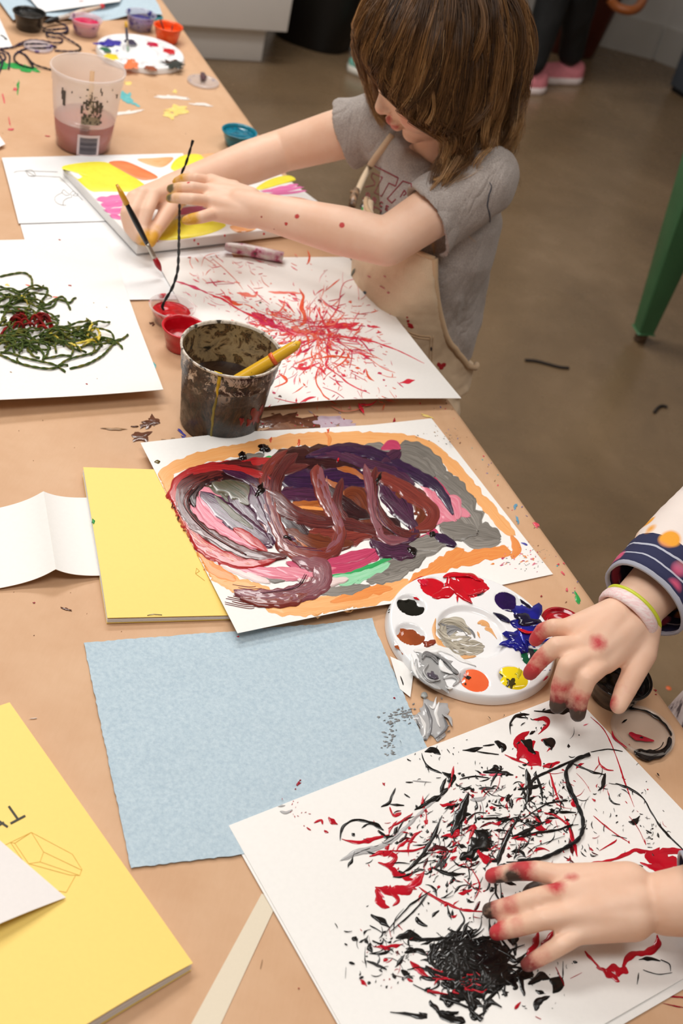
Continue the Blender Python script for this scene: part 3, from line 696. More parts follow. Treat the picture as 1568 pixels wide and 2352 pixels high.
flatpud(CR((490, 830)), pal, pb, 56, 40, .45, gA, 'paint_puddle', 'marbled grey and white paint spill', .0112, .0022, .35, 31,
        lambda p: ([p.ribbon([CR(q) for q in qq], w, m, .002, .3, 8, 6, 1, lay=ly) for qq, w, m, ly in (
            ([(320, 690), (420, 690), (560, 680), (700, 760), (830, 820)], [22, 26, 18, 14, 8], gC, .0012), ([(390, 760), (420, 720), (480, 740), (520, 800)], 15, gB, .003), ([(440, 800), (400, 860), (450, 930), (540, 930)], 13, gA, .0032), ([(540, 760), (560, 840), (640, 880)], 16, gC, .0034),
            ([(340, 760), (350, 850), (420, 940), (540, 1010)], 16, gA, .0012), ([(470, 720), (560, 760), (660, 860), (690, 880)], 9, gB, .0036), ([(560, 920), (640, 900), (680, 940), (640, 980)], 12, gA, .002), ([(300, 720), (320, 840), (360, 920)], 12, gC, .002), ([(590, 1000), (640, 1000)], 12, gC, .002))],
                  p.blob(*CR((480, 900)), 15, 10, wr_('4a4450', '5a5360'), .3, .002, .3, lay=.004)))
mixA = wet('6e6656', 'c9c1b0', 6, .18, .1, .5); mixO = wet('dd9a55', 'e8b27c', 5, .3)
def mixs(p):
    for qq, w, m in (([(500, 430), (490, 560), (580, 680), (700, 745), (830, 740)], 9, mixO), ([(520, 480), (600, 450), (700, 480), (790, 560)], 24, mixA), ([(540, 560), (560, 500), (600, 470)], 18, mixA), ([(560, 590), (620, 540), (680, 520)], 16, gB), ([(520, 600), (640, 620), (760, 640), (880, 640)], 14, mixA),
                     ([(600, 660), (720, 670), (820, 650), (900, 660)], 22, mixA), ([(660, 720), (780, 720), (870, 690)], 14, mixA), ([(620, 590), (700, 560), (760, 560)], 18, gC), ([(640, 690), (720, 700), (800, 718)], 8, gC), ([(720, 500), (790, 530), (820, 590)], 10, gB), ([(840, 470), (880, 460), (940, 500)], 16, mixO), ([(900, 510), (950, 530), (1000, 600)], [14, 8, 3], mixO), ([(840, 540), (860, 590)], 10, mixO), ([(510, 520), (580, 580), (680, 600), (790, 590)], 26, mixA), ([(560, 620), (680, 680), (800, 690), (890, 690)], 28, mixA), ([(530, 470), (600, 500), (690, 520), (770, 590)], 10, gB), ([(600, 580), (640, 610), (720, 600)], 12, gC), ([(700, 640), (780, 660), (860, 640)], 6, gC), ([(640, 730), (720, 750), (820, 745)], 8, mixO)):
        p.ribbon([CR(q) for q in qq], w, m, .0008, .45, 8, 6, 1.2)
puddle(pal, ps, [mixs], 'mixed_paint', 'smeared grey-brown and orange mixed paint', .0002)
# far palette
pal2, pb2, pobj2, pc2 = palette('far round white palette beside the orange and purple paint cups', (322, 129), .094, .2)
ps2 = surf(pobj2, .012)
FR = lambda q: (q[0]/3.484, q[1]/3.484)
for c, rx, ry, m, l in (((840, 393), 15, 5, grn_, 'green'), ((895, 455), 19, 6.5, yew, 'yellow'), ((1205, 545), 16, 5, brw, 'brown'), ((1220, 357), 17, 5.5, wr_('c20f45'), 'crimson'), ((1352, 412), 17, 6, redw, 'red'), ((1040, 335), 17, 6, wr_('2b2148'), 'dark violet')):
    flatpud(FR(c), pal2, pb2, rx, ry, .2, m, 'paint_puddle', l+' paint puddle', .0118, .001, .1, 3)
flatpud(FR((1050, 520)), pal2, pb2, 20, 8, .1, wr_('f4814a'), 'paint_puddle', 'orange paint puddle', .0122, .001, .35, 8, lambda p: p.blob(*FR((1050, 485)), 9, 6, wr_('f4814a'), 0, .001, .4, lay=.0004))
flatpud(FR((895, 342)), pal2, pb2, 26, 7, .1, wr_('2a1f9c', '332aa8'), 'paint_puddle', 'spilled blue paint puddle', .0122, .0015, .3, 8, lambda p: (p.ribbon([FR((740, 345)), FR((780, 350)), FR((840, 340))], [4, 6, 8], wr_('2a1f9c'), .001, .3), p.blob(*FR((938, 404)), 4, 1.6, wr_('2a1f9c'))))
flatpud(FR((1390, 520)), pal2, pb2, 21, 8, .1, wr_('16201c', '24302a'), 'paint_puddle', 'black paint puddle', .0122, .0015, .5, 21, lambda p: p.ribbon([FR((1320, 475)), FR((1360, 500)), FR((1420, 505)), FR((1460, 495))], [4, 8, 7, 3], wr_('16201c'), .001, .3))

# ---------------------------------------------------------------- brushes
def brush(name, label, a, b, r, hcol, fcol, bcol, fer=.18, bris=.12, mats=None, cat='paint brush', group=None, base=None):
    """handle end a, bristle tip b"""
    a, b = Vector(a), Vector(b); L_ = (b-a); t = thing(name, base or (a+b)/2, label, cat, group)
    f0, f1 = 1-fer-bris, 1-bris
    bm = bmesh.new(); tube(bm, [a+L_*(f0*k/12) for k in range(13)], lambda s: r*(.45+.55*min(1, s*1.8))*(1-.25*max(0, s-.7)/.3) if s > .02 else r*.3, 12); obj('handle', bm, hcol, t)
    bm = bmesh.new(); tube(bm, [a+L_*(f0+(f1-f0)*k/6) for k in range(7)], lambda s: r*.78, 12); obj('ferrule', bm, fcol, t)
    bm = bmesh.new(); tube(bm, [a+L_*(f1+(1-f1)*k/8) for k in range(9)], lambda s: r*(.75+.35*math.sin(s*2.4))*(1-s**3)+.0002, 12); obj('bristles', bm, bcol, t)
    return t
messy = gloss('paint_smeared_handle', 'd9c3b0', 'c05038', 30, .4, .6); fm = plain('ferrule_metal', 'b9b2a6', .3, .1, 40, Metallic=.9)
a, b = P(232, 15, K+.024), P(100, 52, K+.009)
t = brush('paint_brush', 'paint-smeared flat brush resting on the blue towel by the black cup', a, b, .0062, messy, gloss('smeared_ferrule', 'c8bfb6', '8a5a45', 40, .3), plain('black_wet_bristles', '181513', .4), .22, .24)
bm = bmesh.new(); tube(bm, [a, a+(a-b)*.04], .0055, 10); obj('handle_tip', bm, wet('d8404a'), t)
pt = None
a, b = P(290, 52, .075), P(294, 118, K+.008)
a = P(290, 52, .06)
brush('paint_brush', 'thin dark brush with a yellow end standing on the far palette', b+(P(289, 50, .055)-b), b, .0028, plain('dark_brush_handle', '2b3046', .4), fm, plain('pale_bristles', '9db4a0', .6), .2, .16)
bm = bmesh.new(); q0 = P(289, 50, .055); tube(bm, [q0, q0+(b-q0)*.2], .0031, 10); obj('handle_end', bm, plain('yellow_lacquer', 'd9a72c', .3), bpy.data.objects['paint_brush.001'], label='yellow handle end')

# ---------------------------------------------------------------- water bucket with a thick yellow brush
bkt_b = P(503, 970, K); s = ppm(bkt_b); bkt = thing('water_bucket', bkt_b, 'paint-crusted dark plastic bucket of dirty water in the middle of the table', 'bucket')
r0, r1, H = 90/s, 117/ppm(bkt_b+Vector((0, 0, .122))), .122
q = N('crusted_bucket'); v = q.coord()
f = q.noise(q.coord('Object', (1, 1, .35)), 38, 6, .65, .5); f2 = q.noise(q.coord('Object', (1, 1, .5)), 55, 5, .7); f3 = q.noise(v, 120, 4, .6)
c1 = q.ramp(f, [(.3, L('100d0b')), (.4, L('352a22')), (.46, L('1f2825')), (.5, L('4c3a2e')), (.55, L('241c18')), (.61, L('574029')), (.68, L('1d1815'))])
c1 = q.mix(q.ramp(q.noise(v, 30, 3), [(.6, (0,)*3), (.68, (.7,)*3)]), c1, L('4a2e2a'))
sx = q.n('SeparateXYZ'); q.l(q.coord('Object'), sx.inputs[0])
zz = sx.outputs[2]
band = q.math('MULTIPLY', q.ramp(q.math('MULTIPLY', q.math('SUBTRACT', zz, TZ+.068), 1/.055, True), [(0, (0,)*3), (.22, (.35,)*3), (.5, (.95,)*3), (.9, (.7,)*3), (1, (.9,)*3)]), 1.0)
scr = q.ramp(q.noise(q.coord('Object', (1, 1, .7)), 75, 6, .75, .8), [(.525, (0,)*3), (.56, (1,)*3)])
msk = q.math('MULTIPLY', q.ramp(q.math('ADD', band, q.noise(v, 16, 3)), [(1.0, (0,)*3), (1.0, (1,)*3)]), scr)
m2 = q.math('MULTIPLY', scr, band)
c1 = q.mix(m2, c1, L('e0d0c0'))
q.set(Base_Color=c1, Roughness=q.ramp(f3, [(.3, (.22,)*3), (.7, (.5,)*3)])); q.bump(q.math('ADD', f3, q.math('MULTIPLY', f2, .8)), .45, .0012)
OUTM = q.m
q = N('crusted_bucket_inside'); v = q.coord(); f = q.noise(v, 45, 5, .65, .6)
c1 = q.ramp(f, [(.34, L('14110e')), (.40, L('7d6a50')), (.5, L('96815f')), (.55, L('7d6446')), (.585, L('1c1814')), (.63, L('6e4e33')), (.67, L('17292b'))])
q.set(Base_Color=c1, Roughness=.3); q.bump(f, .3, .001); INM = q.m
bm = bmesh.new()
lathe(bm, [(r0-.004, .0004), (r0, .002), (r0*.6+r1*.4-.0012, H*.4), (r0*.3+r1*.7-.002, H*.70), (r0*.28+r1*.72-.0002, H*.715), (r0*.24+r1*.76-.0004, H*.745), (r1-.0035, H-.019), (r1-.0018, H-.018), (r1-.0015, H-.004)], bkt_b, 96)
o = obj('bucket_wall', bm, OUTM, bkt)
bm = bmesh.new(); lathe(bm, [(r1-.0016, H-.0045), (r1+.0006, H-.003), (r1+.0008, H-.0006), (r1-.0004, H+.0003), (r1-.0022, H-.0004), (r1-.003, H-.004)], bkt_b, 96, cap0=False)
q = N('chipped_white_rim'); f = q.noise(q.coord(), 70, 4, .7); q.set(Base_Color=q.ramp(f, [(.42, L('ded2c4')), (.54, L('bfb3a4')), (.6, L('3a322a'))]), Roughness=.35)
obj('rim', bm, q.m, bkt, label='rim chipped to white')
bm = bmesh.new(); lathe(bm, [(r1-.003, H-.004), (r1-.0035, H-.012), (r1-.0052, H-.016), (r1*.76+r0*.24-.003, H*.72), (r1*.74+r0*.26-.005, H*.70), (r0*.6+r1*.4-.005, H*.4), (r0-.004, .004)], bkt_b, 96, cap0=False, cap1=True)
obj('bucket_inside', bm, INM, bkt, label='tan inner wall blotched with black and green paint')
bm = bmesh.new(); rw_ = r0*.5+r1*.5-.0052
lathe(bm, [(rw_, H*.52), (rw_*.5, H*.52), (.0005, H*.52)], bkt_b, 64, cap0=False, cap1=True)
q = N('dirty_water'); q.set(Base_Color=L('2a1a12'), Roughness=.04, Specular_IOR_Level=.6); obj('water', bm, q.m, bkt, label='dark dirty water')
so = surf(bpy.data.objects['bucket_wall']); pt = Paint(.0004, so); dy = wet('d9b21c', 'b39413', rough=.3)
pt.ribbon([(504, 858), (503, 872), (499, 893), (499, 912)], [11, 7, 7, 5], dy, .001, .4); pt.ribbon([(499, 905), (492, 940), (487, 975), (484, 1010)], [7, 6, 5, 6], wet('8a7a1c', '6d6118', rough=.4), .0005, .6)
rd2 = wet('8c1c1e', '6f1618', rough=.35)
for x, y, a, b in ((585, 955, 9, 14), (572, 972, 5, 9), (556, 965, 5, 7), (600, 940, 4, 8)): pt.blob(x, y, a, b, rd2, .3, .0005, .5)
pt.done('paint_drip', bkt, 'yellow paint drip and red smears')
so = surf(bpy.data.objects['rim']); pt = Paint(.0004, so); pt.ribbon([(492, 853), (515, 857), (540, 859), (566, 859)], [3, 5, 5, 3], wet('e8c01c', 'f0cc2c', rough=.2), .0006, .2, lay=.0002); pt.done('paint_drip', bkt, 'yellow paint on the rim')
tip = P(690, 786, .152); cen = P(640, 817, .1315); d = (cen-tip).normalized()
botm = cen+d*.075
q = N('yellow_brush_handle'); f = q.noise(q.coord(), 45, 4, .7); q.set(Base_Color=q.ramp(f, [(.0, L('e3ac1e')), (.6, L('e6b42a')), (.645, L('2a2312'))]), Roughness=.28)
hb = thing('paint_brush', cen, 'thick yellow-handled brush standing in the dirty water bucket', 'paint brush')
bm = bmesh.new(); pts = [tip+(botm-tip)*k/24 for k in range(25)]
tube(bm, pts, [.0012]+[.0055]*1+[.0066]+[.0072+.0024*k/22 for k in range(22)], 16); obj('handle', bm, q.m, hb)
bm = bmesh.new(); tube(bm, [botm, botm+d*.02], .009, 14); obj('ferrule', bm, fm, hb)
bm = bmesh.new(); tube(bm, [tip+(botm-tip)*.36, tip+(botm-tip)*.41], .0091, 16); obj('paint_ring', bm, wet('e0602a', 'd95a20', rough=.3), hb, label='orange paint mark')

# ---------------------------------------------------------------- clear tub of pink water
tb = P(190, 334, K); tub = thing('plastic_tub', tb, 'tall translucent plastic tub half full of murky pink water', 'tub')
s = ppm(tb); h = .146; q1 = ppm(tb+Vector((0, 0, h))); r0, r1 = 63/s, 84/q1
q = N('frosted_tub_plastic'); sx = q.n('SeparateXYZ'); q.l(q.coord(), sx.inputs[0])
q.set(Base_Color=L('f4eae6'), Alpha=q.ramp(q.math('MULTIPLY', q.math('SUBTRACT', sx.outputs[2], TZ+.05), 100, True), [(.5, (.10,)*3), (.7, (.36,)*3)]), Roughness=.3, Specular_IOR_Level=.5); FRO = q.m
bm = bmesh.new()
rr = lambda z: r0+(r1-r0)*z/h
lathe(bm, [(r0-.004, .0005), (r0-.001, .002), (rr(.05), .05), (rr(.1), .1), (rr(h-.028)-.001, h-.028), (rr(h-.025)+.0006, h-.025), (r1-.001, h-.008), (r1+.0016, h-.007), (r1+.0022, h-.002), (r1, h), (r1-.002, h-.002), (rr(.1)-.0012, .1), (rr(.05)-.0012, .05), (r0-.0022, .003)], tb, 96, cap1=True)
obj('tub_wall', bm, FRO, tub)
bm = bmesh.new(); zl = .056
lathe(bm, [(r0-.0028, .0036), (rr(zl*.5)-.0018, zl*.5), (rr(zl)-.0018, zl), (rr(zl)*.5, zl), (.0005, zl)], tb, 72, cap1=True)
q = N('pink_water'); q.set(Base_Color=L('a8483e'), Roughness=.08); obj('water', bm, q.m, tub, label='murky pink water')
ph0 = math.atan2(-tb.y, -tb.x)
def cyl(a, z, off=.0005): # a in metres along the wall from the side facing the camera
    r = rr(z)+off; t = ph0+a/r; return tb+Vector((r*math.cos(t), r*math.sin(t), z))
def curved(bm, x0, x1, z0, z1, off, mi=0, n=10):
    rows = [[bm.verts.new(cyl(x0+(x1-x0)*j/n, z, off)) for j in range(n+1)] for z in (z0, z1)]; ungrid(bm, rows, mi)
bm = bmesh.new(); curved(bm, -.010, .030, .002, .044, .0004); curved(bm, -.006, .026, .006, .039, .0006, 1)
x = -.0055; rgb = random.Random(5)
zq = .007
while zq < .038:
    w = rgb.choice([.0006, .001, .0016]); curved(bm, -.005, .025, zq, min(zq+w, .0385), .0009, 2); zq += w+rgb.choice([.0006, .0012])
obj('bar_code_label', bm, [plain('label_white', 'dcc8c8', .4), plain('label_grey', '9a9096', .4), plain('label_ink', '3a3640', .4)], tub, False, label='white label with a bar code')
bm = bmesh.new(); ink = plain('black_label_ink', '443d37', .5); ink2 = plain('brown_smudge', '8a7d6c', .6)
rgb = random.Random(11)
for k in range(70):
    x = rgb.uniform(-.006, .03); z = rgb.uniform(.064, .104); w = rgb.uniform(.0008, .005); hh = rgb.uniform(.001, .006)
    curved(bm, x, x+w, z, z+hh, .0005+.00001*k, 0 if rgb.random() < .75 else 1, 3)
curved(bm, -.006, .028, .064, .08, .00045, 1)
for x, w, z0, z1 in ((.0, .0025, .096, .112), (.012, .0018, .096, .109), (.018, .004, .09, .112), (.024, .005, .088, .108), (.0, .022, .108, .1105), (-.008, .004, .085, .1)): curved(bm, x, x+w, z0, z1, .0013, 0, 3)
for k in range(9):
    curved(bm, -.007+.0, .006+rgb.uniform(0, .006), .047+k*.0019, .0477+k*.0019, .0013, 0, 4)
for k in range(14): # black smears near the rim
    x = rgb.uniform(-.05, .07); z = rgb.uniform(.104, .13); curved(bm, x, x+rgb.uniform(.001, .004), z, z+rgb.uniform(.001, .009), .0008, 0, 2)
curved(bm, -.043, -.037, .09, .118, .0008, 0, 3); curved(bm, -.046, -.043, .1, .122, .0008, 0, 3)
obj('printed_text', bm, [ink, ink2], tub, False, label='smudged black printing')
cu = bpy.data.curves.new('lettering', 'FONT'); cu.body = '3r'; cu.size = .017; cu.extrude = 0
to = bpy.data.objects.new('lettering', cu); COL.objects.link(to); dg = bpy.context.evaluated_depsgraph_get(); me = bpy.data.meshes.new_from_object(to.evaluated_get(dg)); bpy.data.objects.remove(to)
for vv in me.vertices: vv.co = cyl(vv.co.x+.004, .1135+vv.co.y*.7, .0014)
link('lettering', me, ink, tub, False, 'black printed characters')
st = thing('stir_stick', tb, 'wooden stick standing inside the translucent tub', 'stir stick')
bm = bmesh.new(); tube(bm, [tb+Vector((.012, -.008, .004)), tb+Vector((.004, .012, .135))], .0042, 8); obj('stick', bm, plain('pale_wood', 'cfa57c', .6), st)

# ---------------------------------------------------------------- yarns
def yarn_mat(name, stops, sc=30, rough=.75):
    q = N(name); f = q.noise(q.coord(), sc, 3, .6); q.set(Base_Color=q.ramp(f, [(p, L(c)) for p, c in stops]), Roughness=rough, Specular_IOR_Level=.3)
    q.bump(q.noise(q.coord(), 900, 3), .8, .001); return q.m
def yarn(bm, pts, r, mi=0, n=6):
    """two-ply twisted yarn"""
    q = crom([tuple(p) for p in pts], max(6, int(10)))
    q = [Vector(p) for p in q]
    for ply in (0, 1):
        rows = []; L_ = 0; up = None; out = []
        for i, p in enumerate(q):
            t = (q[min(i+1, len(q)-1)]-q[max(i-1, 0)]).normalized()
            if i: L_ += (p-q[i-1]).length
            if up is None: up = t.orthogonal().normalized()
            up = (up-t*up.dot(t)).normalized(); s_ = t.cross(up); a = L_/(r*4.2)*math.pi*.6+ply*math.pi
            out.append(p+(up*math.cos(a)+s_*math.sin(a))*r*.42)
        tube(bm, out, r*.68, n, mi)
GY = yarn_mat('green_yarn', [(.3, '26350f'), (.42, '556325'), (.5, '33491b'), (.58, '75702a'), (.66, '3f5a22'), (.75, '9a8c30')], 70)
ys = surf(yp, .01); yt = thing('yarn_tangle', P(80, 760, K), 'tangle of paint-soaked dark green yarn on the white sheet at the left edge', 'yarn')
def Y(pts, r, mat, nm, hs=None):
    bm = bmesh.new()
    for i, q in enumerate(pts):
        h0 = hs[i] if hs else 0
        q = crom([tuple(x[:2]) for x in q], 3)
        yarn(bm, [ys(x, y, r+h0*math.sin(math.pi*k/(len(q)-1))) for k, (x, y) in enumerate(q)], r)
    return obj(nm, bm, mat, yt)
S4 = lambda l: [(x/4.612, 580+y/4.612) for x, y in l]
main = [[(0, 265), (120, 240), (250, 228), (330, 280), (345, 380), (390, 405), (450, 385), (500, 400), (490, 460), (430, 540), (420, 580)],
        [(160, 440), (220, 425), (330, 445), (370, 480), (340, 510), (230, 530), (100, 560)], [(0, 370), (90, 410), (160, 450), (230, 490), (300, 560), (420, 630), (560, 700), (610, 760), (590, 800), (540, 790)],
        [(380, 580), (480, 570), (570, 520), (650, 485), (690, 510), (720, 560), (745, 615)], [(430, 600), (520, 600), (580, 560), (600, 515), (680, 530), (740, 545), (780, 500), (805, 490)],
        [(0, 580), (120, 595), (260, 600), (330, 620)], [(0, 640), (90, 640), (180, 650), (290, 690), (360, 690), (520, 720)], [(60, 700), (0, 760)], [(600, 810), (720, 805), (820, 775), (900, 765), (925, 740), (918, 712)],
        [(740, 1240), (860, 1215), (960, 1180), (1080, 1110), (1160, 1030), (1230, 950), (1300, 925), (1355, 880)], [(1070, 940), (1160, 950), (1240, 975), (1280, 1005), (1295, 1030)],
        [(0, 1070), (110, 1080), (240, 1125), (400, 1165), (560, 1200), (640, 1240), (690, 1275)], [(0, 1095), (90, 1140), (180, 1180)], [(180, 1130), (200, 1180), (330, 1220), (480, 1245), (580, 1240), (640, 1200), (720, 1150), (860, 1110), (1000, 1070), (1060, 1000), (1070, 930)],
        [(470, 1130), (560, 1125), (660, 1105), (760, 1110)], [(280, 990), (380, 1010), (440, 1060), (465, 1110), (450, 1150)], [(520, 950), (515, 1030), (490, 1110), (450, 1150)], [(300, 960), (310, 1050), (350, 1110), (420, 1130)],
        [(400, 930), (410, 1000), (370, 1050), (300, 1060), (290, 1010)], [(600, 880), (660, 900), (670, 970), (740, 1030), (850, 1055)], [(660, 840), (760, 830), (860, 820), (930, 780)], [(640, 860), (740, 900), (860, 930), (950, 900)], [(820, 1030), (900, 1000), (1000, 920), (1010, 870)],
        [(520, 860), (500, 920), (560, 960), (620, 965)], [(630, 1210), (720, 1205)], [(0, 520), (100, 480), (200, 480), (280, 500)], [(0, 440), (80, 480), (160, 500), (240, 520)], [(20, 720), (60, 640), (100, 560), (110, 480)]]
Y([S4(q) for q in main], .0017, GY, 'strand', [.004 if i in (2, 8, 19, 20, 21) else .001 for i in range(len(main))])
rg = random.Random(21); heap = []; hh = []
for k in range(84):
    x, y = rg.choice([(rg.uniform(-80, 420), rg.uniform(820, 1040)), (rg.uniform(-150, 300), rg.uniform(420, 720)), (rg.uniform(550, 960), rg.uniform(800, 1000)), (rg.uniform(-100, 500), rg.uniform(880, 960))])
    q = [(x, y)]; a = rg.uniform(-.7, .7)
    for j in range(5): a += rg.uniform(-.9, .9); q.append((q[-1][0]+math.cos(a)*70, q[-1][1]+math.sin(a)*38))
    heap.append(S4(q)); hh.append(rg.uniform(.001, .011))
Y(heap, .0016, GY, 'strand', hh)
redy = yarn_mat('red_yarn', [(.3, '4a0c0c'), (.5, '8c1512'), (.7, 'b02018')], 40); yely = yarn_mat('yellow_yarn', [(.3, 'b09a20'), (.5, 'e2c94a'), (.7, 'f0de80')], 40)
rl = []; hh = []
for k in range(17):
    x, y = rg.uniform(80, 430), rg.gauss(785, 38); rl.append(S4([(x, y), (x+60, y+rg.uniform(-25, 25)), (x+130, y+rg.uniform(-20, 40))])); hh.append(rg.uniform(.008, .014))
rl += [S4([(150, 640), (200, 660), (270, 680)]), S4([(180, 660), (230, 690)]), S4([(0, 910), (50, 850), (100, 810)])]; hh += [.006, .006, .004]
Y(rl, .0019, redy, 'strand', hh).__setitem__('label', 'dark red strands')
Y([S4(q) for q in ([(690, 960), (740, 1000), (830, 1010), (940, 980), (1040, 930), (1060, 890)], [(940, 760), (975, 800), (940, 870), (920, 930)], [(960, 850), (1010, 840), (1050, 900), (1040, 960), (1010, 990)], [(700, 990), (780, 1030), (860, 1050)], [(880, 1000), (960, 990), (1040, 960)], [(220, 480), (250, 530), (300, 560)], [(500, 900), (560, 920), (620, 950)])], .0019, yely, 'strand', [.006]*7).__setitem__('label', 'yellow strands')
pt = Paint(.0002, ys)
for q, m, w in (([(58, 654), (68, 657), (75, 660)], PKD, 3), ([(120, 682), (133, 683), (137, 685)], PKD, 3), ([(85, 664), (90, 668)], PKD, 3)): pt.ribbon(q, w, wet('e8604a', 'ef8a70'), .0002, .4)
for x, y, r in ((161, 656, 4), (17, 655, 5), (252, 762, 3), (199, 882, 3), (215, 696, 1.5), (245, 706, 1.5), (25, 855, 2.5), (223, 870, 1), (137, 551, 3)): pt.blob(x, y, r, r*.5, rd if r in (4, 3) else (YW if r == 5 else TAN), .2, .0002, .3)
pt.done('paint_specks', yp, 'tiny red and yellow paint specks')['kind'] = 'stuff'
# far yarns by the black cup
fy = thing('yarn_tangle', P(90, 100, K), 'loops of dark purple and black yarn near the far black cup', 'yarn')
NV = yarn_mat('navy_yarn', [(.35, '17141f'), (.55, '2d2745'), (.7, '4a2a3a')], 20)
bm = bmesh.new()
for q in ([(95, 60), (110, 68), (135, 66), (155, 66), (152, 74), (130, 76), (108, 74), (112, 84), (140, 88), (142, 96), (125, 98), (100, 94), (70, 92), (45, 100), (30, 108), (0, 112)], [(140, 80), (160, 92), (182, 106), (184, 114), (165, 118), (125, 116)],
          [(40, 104), (80, 100), (118, 104), (128, 108), (100, 110), (60, 112), (36, 124), (34, 138), (50, 150), (75, 156), (70, 142), (58, 126), (40, 118)], [(60, 128), (80, 148), (118, 160)], [(-10, 114), (10, 118), (22, 128), (20, 158)], [(-8, 120), (6, 140), (-4, 170)],
          [(98, 52), (125, 50), (150, 58), (155, 70), (130, 78), (98, 70)], [(-20, 130), (5, 122), (12, 135), (-10, 150)]):
    yarn(bm, [P(x, y, K+.0025+.0015*math.sin(i*2)) for i, (x, y) in enumerate(q)], .0019)
obj('strand', bm, NV, fy)
# the near string on the splatter painting
bs = surf(brp, .004); BKY = yarn_mat('black_wet_yarn', [(.3, '060606'), (.7, '1b1a1a')], 30, .35)
ns = thing('yarn_string', P(1250, 1850, K), 'black paint-soaked string lying in curves on the black and red splatter painting', 'yarn')
B5 = lambda l: [(520+x/1.4962, 1580+y/1.4962) for x, y in l]
bm = bmesh.new()
for q in (B5([(1245, 233), (1200, 250), (1165, 290), (1175, 340), (1205, 410), (1222, 460), (1210, 520), (1150, 560), (1080, 590), (1000, 600)]),):
    q = crom(q, 4); yarn(bm, [bs(x, y, .0024) for x, y in q], .0021)
obj('strand', bm, BKY, ns)
# held black yarn
hy = thing('yarn_string', P(372, 700, .022), 'black yarn hanging from the girl\'s fingers into the clear red paint cup', 'yarn')
HYP = [(443, 322, .175), (428, 372, .142), (416, 402, .120), (413, 440, .111), (412, 490, .104), (411, 540, .094), (410, 590, .082), (407, 625, .069), (396, 660, .052), (380, 688, .036), (373, 704, .026), (376, 712, .021)]
bm = bmesh.new(); yarn(bm, [P(x, y, z) for x, y, z in HYP], .0022); obj('strand', bm, BKY, hy)
# paint marker under the canvas edge
mk = thing('paint_tube', P(555, 572, K), 'pink-smeared white paint tube lying between the canvas and the red splatter sheet', 'paint tube')
bm = bmesh.new(); tube(bm, [P(517, 566, .0125), P(524, 567, .0125), P(528, 568, .0125), P(560, 573, .0125), P(605, 582, .0125), P(650, 591, .0125)], [.006, .0072, .008, .0098, .0098, .009], 18)
q = N('smeared_tube'); f = q.noise(q.coord(), 45, 4, .6); q.set(Base_Color=q.ramp(f, [(.4, L('e6dcd8')), (.52, L('d8a8b8')), (.58, L('b8406a')), (.66, L('5a4440'))]), Roughness=.35); obj('tube_body', bm, q.m, mk)
# ================================================================ painted sheets
# ---- swirl painting
W = lambda l: [(300+x/1.568, 950+y/1.568) for x, y in l]
ss = surf(sw, .01); pt = Paint(.00005, ss); LY = 0
peach = wet('f0a45c', 'f6b878', 17, .45, .1); ora = wet('e8843a', 'f09c50', 17, .4, .15); gry = wet('8d8780', '6b665f', 17, .35, .25); gry2 = wet('a09a92', '6f6a64', 17, .35, .25)
mar = wet('3a1216', '6b2a28', 17, .2, .5); mar2 = wet('5d1f1e', '8f3b30', 17, .2, .5); pur = wet('2a0f26', '57294a', 19, .18, .5); pur2 = wet('1c0c2a', '3a1a44', 17, .18, .5); plum = wet('6b3340', '8f5058', 19, .25, .5)
redb = wet('9a1a22', 'c23030', 17, .22, .4); pnk = wet('d9607c', 'e89aa8', 17, .35, .25); mag = wet('b02450', 'd04a72', 17, .3, .3); grn1 = wet('7fd09a', 'a8e0bb', 13, .35, .15); grn2 = wet('1f9a4e', '3bb368', 15, .25, .3); dgrn = wet('3a4a34', '6b5a48', 17, .25, .4)
brwn = wet('7a3a1e', '5a2416', 17, .2, .5); obr = wet('c06a24', '8a4418', 17, .22, .4); whs = wet('f1e6e0', 'e8c8c8', 17, .35, .1); dk = wet('1d0b10', '3a171c', 17, .15, .5)
def B(pts, w, m, h=.0006, nz=.16, taper=.7, dry=3):
    global LY; LY += 1
    pt.ribbon(W(pts), w, m, h*.55, nz, 10, 10, taper, dry, False, .00004+LY*.00003)
for q, w in (([(150, 290), (120, 240), (150, 200), (260, 160), (400, 130), (560, 100), (720, 88), (860, 88), (980, 100), (1080, 130), (1150, 180)], 30),
             ([(150, 220), (118, 260), (125, 330), (160, 400), (210, 470), (260, 550), (330, 590), (420, 630)], 34), ([(1100, 140), (1170, 200), (1230, 270), (1290, 340), (1340, 400), (1380, 440)], 26), ([(330, 610), (450, 640), (520, 690), (600, 700), (700, 690), (820, 670), (920, 640), (1000, 600)], 40)): B(q, w, peach, .0003, .25)
for q, w in (([(1060, 590), (1120, 550), (1200, 520), (1290, 500), (1370, 500)], 34), ([(1370, 440), (1390, 490), (1370, 520)], 22), ([(1000, 620), (1060, 580), (1150, 520), (1200, 490)], 28), ([(200, 460), (280, 550), (380, 600)], 30), ([(150, 300), (140, 360), (180, 420)], 20), ([(700, 70), (715, 90), (710, 120)], 9), ([(720, 680), (860, 640), (940, 630)], 26)): B(q, w, ora, .0003, .3)
